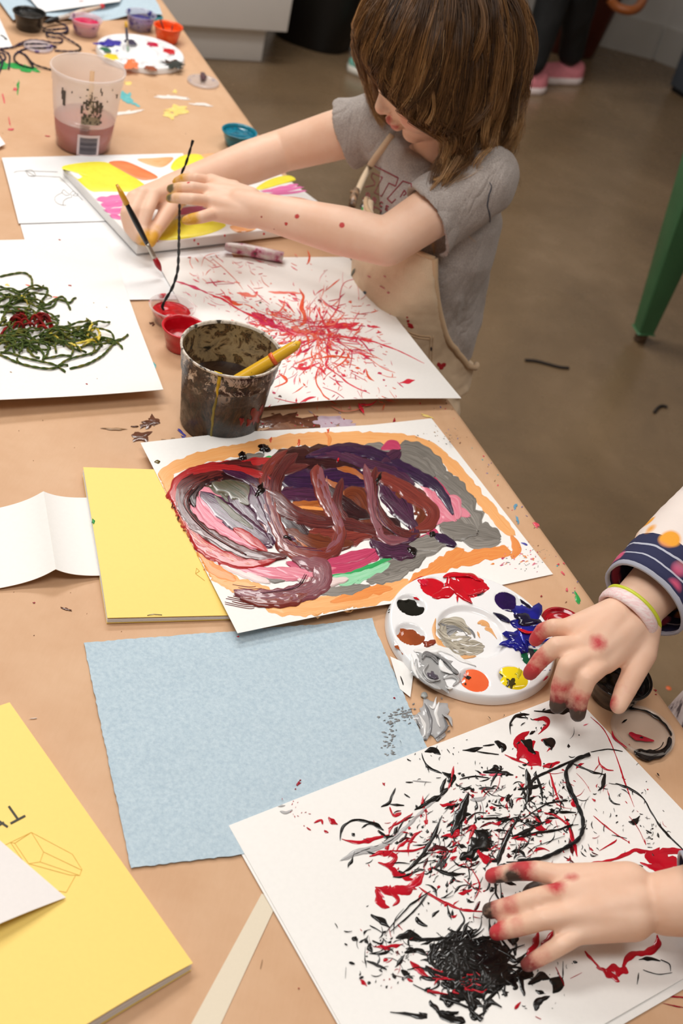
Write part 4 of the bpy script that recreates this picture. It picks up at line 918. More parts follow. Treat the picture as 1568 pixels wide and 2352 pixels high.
for q, w, m in (([(940, 130), (1010, 130), (1080, 170), (1130, 220)], 40, gry), ([(990, 160), (1060, 190), (1140, 250), (1190, 300)], 44, gry2), ([(1100, 220), (1180, 280), (1230, 330)], 40, gry), ([(1150, 300), (1210, 360), (1250, 420)], 60, gry2), ([(1180, 420), (1250, 430), (1330, 450)], 50, gry), ([(1200, 460), (1260, 470), (1330, 460)], 24, gry2),
                ([(850, 600), (930, 580), (1000, 560)], 44, gry2), ([(880, 560), (960, 540), (1060, 510)], 50, gry), ([(960, 520), (1040, 500), (1110, 490)], 26, gry2), ([(340, 200), (400, 170), (480, 150)], 26, gry), ([(820, 130), (880, 120), (940, 140)], 22, gry2), ([(660, 640), (760, 640), (860, 620)], 22, gry2), ([(380, 570), (470, 590), (560, 600)], 20, gry)): B(q, w, m, .0005, .3)
for q, w, m in (([(720, 600), (800, 590), (880, 560), (930, 540)], 30, grn1), ([(760, 620), (820, 600)], 20, grn1), ([(700, 580), (800, 570), (880, 545), (940, 520)], 12, grn2), ([(450, 190), (490, 170), (520, 165)], 18, grn2), ([(280, 290), (330, 330), (400, 350)], 18, grn2), ([(240, 300), (300, 290), (360, 340), (430, 420)], 34, dgrn)): B(q, w, m, .0004, .3)
for q, w, m in (([(220, 320), (270, 390), (340, 450), (440, 490)], 34, pnk), ([(260, 340), (320, 400), (400, 450)], 26, mag), ([(1040, 240), (1110, 290), (1170, 350)], 40, pnk), ([(1080, 300), (1110, 350), (1100, 400)], 40, pnk), ([(1110, 370), (1170, 350), (1220, 370)], 28, pnk), ([(1060, 410), (1090, 440), (1000, 470)], 24, mag), ([(240, 460), (320, 530), (420, 580), (500, 610)], 20, whs), ([(300, 500), (400, 560), (520, 590)], 16, pnk), ([(900, 130), (940, 115), (970, 130)], 24, mag), ([(1010, 210), (1080, 230), (1150, 300)], 12, mag), ([(560, 540), (700, 560), (820, 540), (900, 500)], 30, mag), ([(530, 560), (640, 570), (740, 560)], 20, pnk)): B(q, w, m, .0004, .25)
# dark under-layer
for q, w, m in (([(480, 190), (600, 160), (740, 170), (860, 180)], 60, dk), ([(520, 230), (640, 240), (760, 230), (880, 240)], 62, pur2), ([(540, 290), (640, 290), (760, 300), (880, 310)], 60, pur), ([(620, 350), (740, 380), (880, 390)], 60, brwn), ([(640, 430), (760, 440), (900, 420)], 50, mar2), ([(360, 290), (400, 360), (460, 430), (510, 480)], 54, pur), ([(900, 240), (960, 320), (1010, 400)], 60, pur), ([(860, 200), (960, 260), (1060, 340), (1090, 390)], 50, brwn), ([(560, 470), (660, 490), (780, 480)], 34, mar), ([(560, 360), (560, 420), (640, 460)], 34, pur), ([(870, 450), (960, 460), (1030, 430)], 44, mar), ([(740, 330), (800, 300), (840, 360), (850, 430)], 50, brwn)): B(q, w, m, .0007, .2, .9)
for q, w, m in (([(580, 325), (640, 330), (700, 320), (745, 315)], 18, obr), ([(600, 340), (660, 345), (740, 350)], 10, wet('e08838', 'f0a050', 9, .3)), ([(700, 240), (750, 280), (770, 340), (740, 390)], 20, obr), ([(740, 200), (800, 210), (840, 240)], 16, obr), ([(590, 440), (640, 470), (700, 450)], 26, obr), ([(570, 400), (600, 450), (660, 480)], 12, obr)): B(q, w, m, .0006, .25)
# big loops
for q, w, m in (([(290, 235), (330, 250), (400, 290), (430, 330)], 52, dgrn), ([(250, 270), (300, 330), (380, 400)], 54, pnk), ([(1080, 290), (1140, 340), (1170, 390)], 66, pnk), ([(1110, 410), (1180, 420), (1250, 430)], 50, gry), ([(1000, 480), (1080, 470), (1160, 450)], 40, gry2), ([(960, 150), (1030, 190), (1090, 230)], 50, gry), ([(420, 560), (540, 580), (640, 590)], 30, pnk), ([(250, 290), (330, 350), (430, 430), (500, 470)], 54, pur), ([(480, 250), (480, 350), (520, 450)], 50, mar2), ([(500, 300), (560, 380), (640, 440)], 50, dk), ([(560, 420), (680, 470), (800, 470)], 42, brwn), ([(880, 350), (940, 420), (1000, 450)], 54, dk), ([(1040, 300), (1060, 360), (1030, 420)], 40, brwn), ([(700, 540), (800, 520), (880, 495)], 30, mag), ([(440, 250), (460, 330), (520, 420), (560, 500)], 44, pur), ([(700, 260), (780, 340), (860, 380)], 44, dk), ([(230, 300), (270, 370), (360, 440), (460, 490)], 22, pnk), ([(300, 300), (370, 370), (440, 420)], 20, dgrn), ([(600, 600), (700, 610), (780, 600)], 26, whs), ([(520, 560), (620, 590), (700, 580)], 22, pnk)): B(q, w, m, .0005, .2, .9)
B([(520, 170), (420, 190), (300, 200), (205, 230), (158, 290), (156, 350), (208, 430), (290, 500), (400, 540), (520, 530)], [30, 32, 34, 34, 32, 32, 34, 34, 32, 26], redb, .0008)
B([(640, 190), (500, 210), (380, 200), (270, 230), (190, 270), (180, 330), (220, 400), (300, 450), (420, 510), (560, 520)], [28, 34, 40, 44, 44, 42, 38, 34, 32, 24], mar, .0010)
B([(470, 250), (380, 230), (280, 240), (225, 290), (230, 340)], 22, dk, .0009)
B([(170, 300), (166, 360), (212, 430), (300, 500), (430, 550)], 14, wet('b8453a', 'd87a60', 12, .25, .4), .0006)
B([(370, 420), (420, 450), (490, 500)], 26, redb, .0009)
B([(630, 160), (760, 130), (880, 150), (960, 190), (1040, 230), (1110, 280), (1160, 370)], [24, 30, 32, 32, 30, 26, 22], pur2, .0011)
B([(640, 155), (740, 150), (830, 180), (940, 210), (1020, 260)], 26, pur, .0010)
B([(900, 180), (940, 160), (970, 140)], [20, 30, 34], pur, .0011)
B([(860, 220), (940, 250), (1020, 300), (1080, 350), (1070, 400), (1000, 430)], [24, 34, 40, 40, 34, 20], mar2, .0011)
B([(900, 300), (960, 350), (1010, 400), (1020, 440), (960, 470)], 26, pur, .0011)
B([(880, 200), (870, 260), (880, 330), (920, 400), (980, 440), (1040, 440)], 26, mar, .0012)
B([(840, 190), (860, 260), (870, 340), (890, 420), (930, 460), (1000, 460)], [22, 26, 26, 26, 26, 18], plum, .0014)
B([(760, 240), (740, 330), (780, 400), (860, 420), (980, 440)], 28, mar, .0011)
B([(860, 460), (920, 500), (980, 500), (1020, 520)], [26, 34, 38, 26], pur, .0012)
B([(1090, 440), (1130, 460), (1170, 480)], 22, pur2, .0014)
B([(600, 150), (560, 180), (520, 250), (520, 320), (580, 370), (660, 390), (780, 400), (880, 430)], [24, 30, 36, 36, 34, 32, 30, 22], mar, .0013)
B([(560, 140), (510, 180), (480, 240), (490, 310), (520, 400), (560, 480), (640, 515), (720, 500), (750, 440), (730, 370), (690, 300), (670, 230), (670, 190)], [22, 26, 30, 34, 36, 36, 36, 34, 34, 34, 34, 32, 24], mar2, .0016)
B([(525, 160), (488, 230), (500, 330), (540, 440)], 14, plum, .0013)
B([(680, 200), (685, 260), (720, 340), (750, 420), (740, 470), (700, 505)], 26, plum, .0016)
B([(200, 220), (300, 200), (420, 215), (500, 240)], 20, redb, .0012); B([(430, 260), (520, 300), (600, 360), (700, 390)], 22, mar, .0014)
B([(330, 210), (420, 240), (470, 300), (500, 400)], 24, pur, .0012)
B([(580, 530), (640, 540), (690, 560), (680, 620), (620, 650)], [26, 36, 46, 46, 40], plum, .0016)
B([(660, 560), (680, 600), (640, 640), (540, 660), (440, 660), (370, 645)], [30, 40, 44, 40, 30, 20], plum, .0014)
B([(640, 650), (560, 675), (480, 680), (390, 670)], [30, 34, 26, 14], mar2, .0013)
pt.bristle(W([(470, 650), (420, 652), (375, 645)]), 34, plum, 8, .0004, .4, 5); pt.bristle(W([(470, 680), (420, 682), (370, 672)]), 26, mar2, 7, .0004, .4, 5)
pt.bristle(W([(152, 290), (160, 350), (212, 440), (290, 500)]), 22, redb, 7, .0005, .3, 4); pt.bristle(W([(200, 240), (160, 320), (230, 420), (330, 490)]), 30, dk, 8, .0006, .25, 4); pt.bristle(W([(260, 440), (350, 500), (460, 550)]), 34, whs, 5, .0006, .2, 4)
for k in range(24):
    q = RNG.choice(([(500, 230), (500, 330), (560, 470), (680, 500)], [(700, 230), (720, 340), (755, 430)], [(230, 260), (190, 330), (270, 430), (400, 510)], [(880, 260), (890, 380), (960, 450)], [(640, 590), (600, 640), (480, 660)]))
    o_ = RNG.uniform(-18, 18); p2 = [(x+o_, y+o_*.4) for x, y in q]
    LY += .5; pt.ribbon(W(p2), RNG.uniform(1, 3), RNG.choice([wet('8a4a48', rough=.2), wet('1a090c', rough=.15), wet('a86a66', rough=.25), wet('5a2a4a', rough=.2)]), .0008, .5, 8, 3, 1, 0, False, .00004+LY*.00003)
gl = wet('140a0a', rough=.05)
for x, y, a, b in ((480, 130, 14, 9), (403, 155, 10, 9), (465, 280, 12, 18), (1010, 500, 14, 10), (560, 455, 16, 5), (890, 240, 5, 16), (1085, 440, 10, 6)): LY += .3; pt.blob(*W([(x, y)])[0], a, b, gl, .4, .0016, .4, lay=.00004+LY*.00003)
pt.blob(361, 1061, 7, 4.5, wet('7a6a1e', '4a3a12', rough=.2), .2, .0006, .2); pt.blob(547, 1462, 3, 2, rd); pt.blob(1205, 1250, 8, 2, BU, .4, .0003); pt.blob(775, 1060, 3, 3, redw, lay=.004)
for q in W([(505, 95), (540, 180), (605, 105), (710, 62)]): pt.blob(q[0], q[1], 3, 6, wet('e0542a'), .1, .0005, .5, lay=.0007)
for k in range(40): pt.blob(RNG.gauss(1190, 35), RNG.gauss(1285, 12), RNG.uniform(.8, 5), RNG.uniform(.7, 2), RNG.choice([ora, ora, pnk, mag, gry]), RNG.uniform(-.6, .2), .0002, .5, 8, 2)
for k in range(30): pt.blob(RNG.gauss(1010, 25), RNG.gauss(1000, 12), RNG.uniform(.6, 3), RNG.uniform(.5, 1), RNG.choice([gry, TAN]), RNG.uniform(.2, .8), .0002, .5, 7, 2)
for k in range(30): pt.blob(RNG.uniform(1190, 1262), RNG.uniform(1250, 1312), RNG.uniform(.6, 2), RNG.uniform(.5, 1), gry, RNG.uniform(-.6, .2), .0002, .5, 7, 2)
pt.done('brush_strokes', sw, 'thick streaky brush loops in dark red, purple, grey and orange')

# ---- red and orange splatter
rs = surf(redp, .004)
R1 = wet('d81e3c', 'e6344a', rough=.3); R2 = wet('e2502c', 'ef6a3c', rough=.3); R3 = wet('c41a48', 'd83a68', rough=.3); R4 = wet('ea6f5c', 'f08f7c', rough=.45); R5 = wet('e8808c', 'efa0a8', rough=.5)
G6 = lambda l: [(400+x/2.0907, 560+y/2.0907) for x, y in l]
pt1, pt2 = Paint(.0001, rs), Paint(.00012, rs)
red_lines = [([(0, 178), (60, 195), (110, 215), (165, 240)], [2, 4, 5, 4]), ([(165, 240), (240, 270), (300, 310), (360, 340), (430, 375)], [4, 5, 4, 6, 8]), ([(370, 330), (420, 360), (500, 400), (560, 420)], [6, 18, 12, 8]), ([(500, 440), (580, 430), (660, 425), (740, 440)], [6, 12, 10, 8]),
             ([(680, 300), (720, 380), (745, 430), (735, 500), (740, 560)], [3, 4, 6, 7, 5]), ([(640, 395), (720, 400), (800, 395), (890, 380)], [4, 6, 16, 10]), ([(760, 440), (840, 450), (920, 460), (1000, 485), (1080, 515), (1200, 575)], [5, 6, 6, 3, 2, 2.5]), ([(820, 385), (850, 410), (880, 410), (900, 385)], 6),
             ([(740, 540), (730, 580), (760, 610), (800, 640), (850, 680), (940, 720)], [5, 5, 4, 4, 3, 3]), ([(860, 440), (910, 480), (960, 550)], 3), ([(600, 770), (640, 745), (680, 735)], [9, 6, 4]), ([(885, 765), (900, 790), (910, 815)], [7, 6, 5]), ([(890, 770), (940, 770), (975, 750)], [6, 4, 3]), ([(1080, 670), (1120, 660), (1155, 655)], [4, 8, 4]), ([(1070, 665), (1100, 690)], 3),
             ([(150, 190), (190, 185), (240, 180)], 3), ([(170, 165), (190, 190), (205, 205)], 3), ([(90, 170), (120, 185)], 3), ([(220, 250), (260, 260), (280, 290)], [4, 8, 4]), ([(560, 590), (620, 600), (700, 570)], [3, 7, 4]), ([(700, 450), (640, 480), (560, 520)], 3), ([(780, 470), (850, 520), (840, 600)], 3), ([(700, 260), (760, 310), (810, 330)], [3, 4, 5]), ([(880, 340), (940, 330)], 2), ([(480, 740), (560, 760), (640, 770)], 1.5)]
for q, w in red_lines: pt1.ribbon(G6(q), w, RNG.choice([R1, R1, R3]), .0003, .55, 8, 4, .8)
or_lines = [([(300, 235), (350, 245), (385, 250), (400, 230)], [5, 7, 6, 4]), ([(450, 230), (500, 235), (560, 235), (620, 240)], [4, 6, 5, 4]), ([(530, 270), (520, 310), (480, 340), (450, 310)], [5, 6, 5, 4]), ([(600, 215), (620, 260), (610, 310), (630, 360), (600, 400)], [4, 8, 8, 9, 8]), ([(560, 400), (600, 420), (660, 430), (700, 470)], [9, 16, 10, 8]), ([(700, 370), (760, 390), (820, 330)], [6, 8, 4]),
            ([(720, 230), (770, 190), (795, 170)], 3), ([(640, 30), (650, 70), (635, 100)], [3, 5, 4]), ([(690, 610), (680, 660), (720, 730), (780, 770)], 3), ([(920, 600), (930, 640), (960, 660)], [3, 5, 4]), ([(500, 620), (540, 660), (480, 690)], [4, 6, 4]), ([(600, 640), (605, 670)], [3, 6]), ([(800, 480), (900, 510), (1000, 560)], 2), ([(980, 740), (1070, 765)], 2), ([(240, 260), (300, 290), (330, 290)], [3, 7, 5]), ([(80, 60), (75, 90), (90, 120)], 2), ([(180, 70), (240, 120), (300, 180), (330, 220)], 1.2), ([(130, 110), (150, 60), (220, 40)], 1.2), ([(790, 430), (700, 520), (620, 560), (570, 580)], 3), ([(740, 770), (800, 800), (860, 800), (920, 780)], 1.5), ([(760, 600), (820, 560), (850, 500)], 3), ([(900, 520), (990, 590), (1060, 620)], 1.5)]
for q, w in or_lines: pt2.ribbon(G6(q), w, RNG.choice([R2, R2, R4]), .0003, .55, 8, 4, .8)
rg = random.Random(31)
def shard(p, x, y, l, w, m, a, h=.0003):
    c_ = rg.uniform(-.5, .5); q = [(x+math.cos(a+c_*(t-.5))*l*(t-.5), y+math.sin(a+c_*(t-.5))*l*(t-.5)*.75) for t in (0, .5, 1)]
    p.ribbon(q, [w*.4, w, w*rg.uniform(.2, .9)], m, h, .6, 5, 3, .9)
for k in range(900):
    g_ = rg.random()
    if g_ < .5: x, y = rg.gauss(640, 150), rg.gauss(410, 85)
    elif g_ < .75: x, y = rg.gauss(760, 170), rg.gauss(570, 100)
    else: x, y = rg.uniform(60, 1150), rg.uniform(40, 800)
    cx_, cy_ = 690, 420; a = math.atan2(y-cy_, x-cx_)+rg.gauss(0, .6)
    px, py = G6([(x, y)])[0]
    if x > 1000+.25*(y-400) or (x < 300 and y > 330) or y < 40 or (x-830)*.7 > y-40 and x > 830 or y > 790: continue
    l = rg.expovariate(1/15)+3; w = rg.choice([.8, 1, 1.4, 2.2, 3.2, 5])
    if g_ >= .75: l *= .8; w *= .55
    m = rg.choice([R1, R3, R1, R2, R2, R4, R5])
    shard(pt1 if m in (R1, R3, R5) else pt2, px, py, l, w, m, a)
for k in range(60):
    x, y = rg.uniform(20, 420), rg.uniform(60, 330); px, py = G6([(x, y)])[0]
    shard(pt1, px, py, rg.uniform(4, 26), rg.choice([.6, .8, 1.2, 2]), rg.choice([R5, R4, R1]), rg.gauss(.5, .6))
for k in range(24):
    a = rg.uniform(0, 6.28); l = rg.uniform(100, 330); x, y = 690+rg.gauss(0, 60), 420+rg.gauss(0, 40)
    q = [(x+math.cos(a)*l*t+rg.gauss(0, 12), y+math.sin(a)*l*t*.75+rg.gauss(0, 10)) for t in (.1, .4, .7, 1)]
    if max(p[0] for p in q) > 1080 or min(p[1] for p in q) < 60 or min(p[0] for p in q) < 330: continue
    pt1.ribbon(G6(q), [2.5, 2, 1.4, .8], rg.choice([R1, R3, R2]), .0002, .6, 8, 3, .8)
for x, y, r, m in ((700, 275, 5, wet('8a1420')), (845, 280, 4, R2), (478, 716, 4, R3), (508, 733, 4, wet('5a2a1c')), (412, 283, 3, dgrn), (985, 622, 4, R3), (1005, 655, 3, R3), (932, 395, 4, R3)): pt1.blob(*G6([(x, y)])[0], r, r*.6, m, .3, .0004, .4)
pt1.done('red_paint', redp, 'red and crimson splatters')['kind'] = 'stuff'; pt2.done('orange_paint', redp, 'orange splatters')['kind'] = 'stuff'
ps_ = surf(sk2, .004); pt = Paint(.0002, ps_)
for q in ([(405, 588), (430, 595)], [(425, 612), (450, 616)]): pass
# ---- black and red splatter
bs = surf(brp, .004)
KB = wet('0b0a0a', '1b1918', rough=.18, bump=.4, scale=160); KR = wet('c20a24', 'ad0820', rough=.18, bump=.4, scale=160); KD = wet('5a0a14', '2a0a0c', rough=.18); KG = wet('9b9a9a', 'c4c2c2', 8, .25, .4); KGD = wet('4a4748', '2a2828', 6, .25, .4); KP = wet('e2425c', 'ee7488', 5, .3, .2)
pr, pk, pg = Paint(.0001, bs), Paint(.00025, bs), Paint(.0003, bs)
for q, w in (([(1050, 110), (1090, 105), (1100, 130), (1070, 160)], [5, 12, 8, 6]), ([(1040, 150), (1010, 180), (1040, 230), (1080, 270)], [8, 26, 40, 14]), ([(1080, 180), (1120, 190), (1100, 220)], [18, 10, 5]), ([(1085, 270), (1110, 265), (1145, 255)], [12, 14, 8]), ([(1110, 290), (1125, 340), (1150, 410)], [5, 6, 3]), ([(1250, 100), (1300, 150), (1340, 240), (1370, 330), (1400, 410)], [1.5, 2, 2, 3, 1]),
             ([(955, 230), (1000, 250), (1050, 270)], [6, 4, 5]), ([(1160, 440), (1185, 500), (1205, 580)], [5, 9, 8]), ([(1260, 440), (1320, 490), (1380, 530)], [4, 3, 3]), ([(1280, 560), (1330, 530), (1340, 520)], 4), ([(1230, 605), (1330, 590), (1400, 560), (1460, 570)], [7, 7, 10, 22]), ([(1440, 560), (1480, 590), (1568, 610)], [26, 40, 34]), ([(1480, 570), (1530, 560), (1580, 570)], [16, 16, 14]), ([(1420, 600), (1500, 630), (1580, 640)], [10, 22, 18]), ([(1440, 540), (1435, 520)], 4),
             ([(490, 580), (540, 570), (580, 580), (560, 610), (520, 600)], [8, 12, 9, 10, 9]), ([(545, 610), (590, 640), (640, 660)], [16, 14, 16]), ([(510, 685), (560, 700), (620, 690), (660, 660), (680, 630)], [9, 16, 22, 18, 6]), ([(515, 690), (530, 740), (560, 755)], [16, 20, 9]), ([(560, 700), (590, 730), (570, 750)], [16, 10, 5]), ([(660, 685), (730, 730), (800, 760), (890, 770)], [5, 7, 6, 4]),
             ([(300, 465), (325, 455), (330, 470)], 7), ([(350, 445), (365, 460), (382, 470)], [16, 12, 5]), ([(335, 490), (350, 498)], 9), ([(275, 480), (290, 490)], 4), ([(395, 520), (440, 530), (500, 520), (560, 505)], [3, 7, 10, 8]), ([(560, 480), (620, 450), (640, 430)], [6, 7, 3]), ([(560, 410), (575, 440), (600, 430)], [9, 6, 12]), ([(780, 270), (770, 320), (760, 350)], [9, 7, 5]), ([(770, 470), (790, 500), (740, 510)], [12, 16, 9]), ([(690, 560), (720, 550), (760, 560), (740, 590)], [10, 12, 9, 5]),
             ([(820, 500), (850, 480), (830, 530)], [7, 10, 5]), ([(860, 560), (890, 590), (920, 590)], [12, 18, 7]), ([(900, 560), (930, 540)], 6), ([(1070, 840), (1060, 880), (1030, 920)], [16, 14, 12]), ([(1130, 830), (1090, 890), (1060, 930)], [12, 20, 14]), ([(630, 940), (660, 970), (700, 1000)], [9, 14, 10]), ([(760, 1000), (800, 1020), (860, 1030)], [9, 12, 8]), ([(620, 1000), (640, 1010)], 7),
             ([(1270, 960), (1310, 980), (1350, 1010)], [8, 16, 14]), ([(1300, 970), (1350, 970), (1380, 980)], [22, 26, 16]), ([(1360, 960), (1390, 920), (1440, 910), (1480, 890), (1478, 850)], [13, 13, 13, 15, 10]), ([(1230, 905), (1260, 940), (1290, 970)], [10, 4, 6]), ([(990, 1105), (1000, 1090), (1010, 1080)], [10, 8, 5]), ([(840, 620), (870, 680), (850, 730)], 3), ([(880, 760), (960, 780)], 4), ([(1060, 1130), (1080, 1140)], 1), ([(1180, 1000), (1220, 980)], 1.5), ([(1160, 1025), (1130, 960)], 3), ([(1260, 290), (1280, 262)], 3), ([(1170, 470), (1130, 440), (1090, 430)], 4), ([(560, 560), (640, 560), (700, 540)], 5)):
    pr.ribbon(B5(q), w, KR if RNG.random() < .85 else KD, .0006, .5, 8, 5, .8)
for q, w in (([(390, 525), (400, 480), (440, 455), (500, 465), (540, 490)], [4, 6, 6, 10, 12]), ([(520, 490), (545, 510), (575, 510)], [12, 10, 5]), ([(430, 500), (440, 510)], 9), ([(470, 520), (490, 530)], 6), ([(670, 225), (690, 270), (740, 295)], [3, 5, 6]), ([(680, 220), (710, 215), (735, 230)], [7, 14, 6]), ([(740, 290), (770, 310), (770, 340)], [3, 20, 12]), ([(760, 345), (720, 380), (645, 420)], [14, 14, 8]), ([(580, 345), (560, 390), (530, 410)], [5, 8, 5]), ([(560, 400), (610, 405)], 7), ([(610, 365), (630, 378)], 4), ([(615, 325), (640, 325)], 5),
             ([(810, 215), (850, 212), (880, 205)], [3, 9, 5]), ([(880, 200), (920, 195)], 5), ([(920, 185), (950, 200), (945, 222)], [14, 16, 9]), ([(860, 220), (935, 230)], 4), ([(880, 290), (930, 290), (985, 300)], [9, 14, 8]), ([(800, 315), (850, 305), (900, 310)], 3), ([(975, 160), (975, 120), (1000, 95), (1040, 92)], [3, 5, 6, 5]), ([(990, 100), (1035, 105)], 3), ([(1010, 130), (1025, 120)], 4), ([(1055, 80), (1110, 82), (1160, 75), (1190, 60)], [2, 9, 18, 12]), ([(1130, 30), (1150, 60), (1180, 70)], [8, 14, 16]), ([(1160, 75), (1195, 90), (1215, 115)], [4, 7, 7]), ([(1010, 180), (1040, 200), (1060, 230)], [16, 20, 18]), ([(1085, 180), (1110, 190), (1115, 215)], [14, 18, 7]), ([(1040, 160), (1060, 150)], 10),
             ([(1240, 235), (1190, 252), (1100, 290), (1050, 320), (1010, 370)], [5, 6, 6, 7, 7]), ([(1190, 262), (1260, 290), (1300, 300)], [5, 4, 5]), ([(1300, 295), (1290, 340), (1275, 355)], [14, 7, 4]), ([(1250, 222), (1310, 212), (1360, 220)], 2.5), ([(1335, 330), (1380, 345), (1430, 380), (1460, 430), (1500, 490), (1570, 560)], [5, 5, 3, 3, 4, 5]), ([(1165, 275), (1170, 340), (1200, 400), (1222, 450)], 5), ([(1220, 455), (1215, 510), (1150, 555), (1050, 595), (960, 600)], 5),
             ([(1030, 280), (1040, 340), (1030, 400)], [12, 14, 9]), ([(1000, 350), (1060, 340), (1090, 330)], 8), ([(1060, 290), (1080, 350), (1085, 390)], 6), ([(860, 450), (940, 450), (990, 455)], [7, 5, 4]), ([(740, 440), (700, 530), (650, 600), (600, 640)], [9, 10, 9, 5]), ([(830, 360), (810, 420), (790, 470), (770, 510)], [16, 20, 22, 10]), ([(850, 490), (880, 520), (850, 560), (800, 590)], [18, 40, 34, 26]), ([(1010, 430), (970, 500), (940, 570), (930, 610)], [5, 9, 12, 8]), ([(1020, 450), (1100, 400), (1170, 390)], 4), ([(1130, 425), (1200, 430)], [10, 6]), ([(990, 520), (1060, 500), (1130, 490), (1190, 470)], 6), ([(640, 600), (700, 560)], 5), ([(610, 640), (590, 630)], 8), ([(710, 620), (760, 640), (820, 640)], [6, 9, 5]), ([(690, 710), (640, 770), (560, 840)], [6, 5, 3]), ([(700, 700), (640, 740), (590, 790), (540, 850)], [3, 5, 3, 2]), ([(650, 790), (670, 810), (690, 820)], [14, 10, 4]),
             ([(495, 780), (530, 800), (560, 825)], [10, 14, 5]), ([(430, 860), (450, 870)], 14), ([(405, 880), (415, 885)], 6), ([(490, 880), (500, 910)], [14, 18]), ([(500, 870), (530, 880), (540, 860)], 5), ([(420, 945), (440, 950)], 9), ([(455, 1000), (470, 995)], 10), ([(480, 940), (510, 950), (550, 970)], [5, 7, 4]), ([(570, 980), (580, 1000)], [9, 12]), ([(410, 960), (408, 1000)], 1.5), ([(580, 860), (630, 850), (680, 870)], [12, 18, 16]), ([(610, 910), (650, 900), (690, 920)], [12, 16, 14]), ([(600, 970), (640, 1000)], [16, 12]), ([(690, 930), (760, 860), (860, 830)], [12, 16, 9]), ([(940, 670), (945, 750), (930, 800)], 5), ([(880, 650), (850, 720)], 3),
             ([(1295, 600), (1400, 610), (1430, 615)], [9, 8, 4]), ([(1035, 1020), (1080, 990), (1110, 1000)], [14, 20, 12]), ([(1110, 1000), (1140, 1020), (1120, 1050)], [20, 22, 14]), ([(1060, 1110), (1070, 1080), (1110, 1060)], [12, 16, 12]), ([(1060, 1040), (1090, 1050)], 16), ([(1155, 940), (1155, 1000)], [3, 7]), ([(1415, 935), (1450, 930), (1490, 940)], [5, 9, 4]), ([(1190, 940), (1205, 945)], 9), ([(1415, 980), (1410, 1020)], [4, 7]), ([(1430, 970), (1480, 985), (1530, 980)], 2.5), ([(1490, 935), (1520, 950), (1525, 975)], 2), ([(1380, 460), (1400, 460), (1420, 440)], [5, 11, 4]), ([(1440, 490), (1460, 500)], [5, 7]), ([(1480, 500), (1485, 515)], 6), ([(720, 1110), (760, 1130), (820, 1150)], [16, 20, 20]), ([(700, 1030), (680, 1040)], 10), ([(640, 1020), (720, 1060)], 3)):
    pk.ribbon(B5(q), w, KB, .0009, .5, 8, 5, .8)
# the matted black knot, bottom centre
rg = random.Random(77)
for k in range(95):
    q = [(855+rg.gauss(0, 78), 950+rg.gauss(0, 56))]; a0 = rg.uniform(0, 6.3)
    for t in range(4):
        a0 += rg.gauss(0, 1.0); nx_, ny_ = q[-1][0]+math.cos(a0)*48, q[-1][1]+math.sin(a0)*34; nx_ += (850-nx_)*.22; ny_ += (945-ny_)*.22; q.append((nx_, ny_))
    pk.ribbon(B5(q), rg.uniform(9, 30), KB, .0005, .55, 8, 5, .8, lay=.0004+k*.000010)
for k in range(46):
    a0 = rg.uniform(0, 6.3); r0_ = rg.uniform(85, 140); l = rg.uniform(20, 90); cx_, cy_ = 850, 945; b_ = a0+rg.choice([-1, 1])*rg.uniform(.2, .8)
    q = [(cx_+math.cos(a0)*r0_*1.05, cy_+math.sin(a0)*r0_*.8), (cx_+math.cos(b_)*(r0_+l*.5)*1.05+rg.gauss(0, 9), cy_+math.sin(b_)*(r0_+l*.5)*.85+rg.gauss(0, 9)), (cx_+math.cos(b_)*(r0_+l)*1.05, cy_+math.sin(b_)*(r0_+l)*.9)]
    pk.ribbon(B5(q), [rg.uniform(6, 16), rg.uniform(3, 8), 2], KB, .0012, .6, 7, 4, .8)
for k in range(26):
    x, y = rg.gauss(830, 70), rg.gauss(1060, 45); pk.ribbon(B5([(x, y), (x+rg.gauss(0, 25), y+rg.gauss(8, 18)), (x+rg.gauss(0, 50), y+rg.gauss(20, 25))]), [8, 14, 5], KB, .0012, .6, 7, 4, .8)
for k in range(16):
    x, y = rg.gauss(820, 55), rg.gauss(1010, 22); pr.ribbon(B5([(x, y), (x+rg.gauss(0, 20), y+rg.gauss(0, 8)), (x+rg.gauss(0, 30), y+rg.gauss(0, 10))]), rg.uniform(3, 8), KR, .0006, .5, 7, 4, .8, lay=.0013)
def sh(p, x, y, l, w, m, a, h=.0005):
    c_ = rg.uniform(-.9, .9); q = [(x+math.cos(a+c_*(t-.5))*l*(t-.5), y+math.sin(a+c_*(t-.5))*l*(t-.5)) for t in (0, .33, .66, 1)]
    p.ribbon(B5(q), [w*.3, w, w*rg.uniform(.3, 1.2), w*rg.uniform(.1, .6)], m, h, .7, 5, 3, .9)
for k in range(900):
    g_ = rg.random()
    if g_ < .42: x, y, a = rg.gauss(890, 130), rg.gauss(490, 85), rg.gauss(-.5, .8)
    elif g_ < .58: x, y, a = rg.gauss(1080, 90), rg.gauss(400, 90), rg.gauss(-.2, 1)
    elif g_ < .72: x, y, a = rg.gauss(680, 90), rg.gauss(560, 70), rg.gauss(-.5, .6)
    elif g_ < .82: x, y, a = rg.gauss(560, 70), rg.gauss(900, 60), rg.gauss(-.6, .8)
    elif g_ < .92: x, y, a = rg.gauss(850, 110), rg.gauss(720, 60), rg.gauss(-.6, .8)
    else: x, y, a = rg.gauss(1250, 110), rg.gauss(450, 90), rg.gauss(1, .6)
    l = rg.expovariate(1/22)+5; w = rg.choice([.9, 1.4, 2.2, 3.4, 5, 7.5])
    if g_ >= .92: w *= .45
    if rg.random() < .66: sh(pk, x, y, l, w, KB, a)
    else: sh(pr, x, y, l, w*1.1, KR if rg.random() < .75 else KD, a)
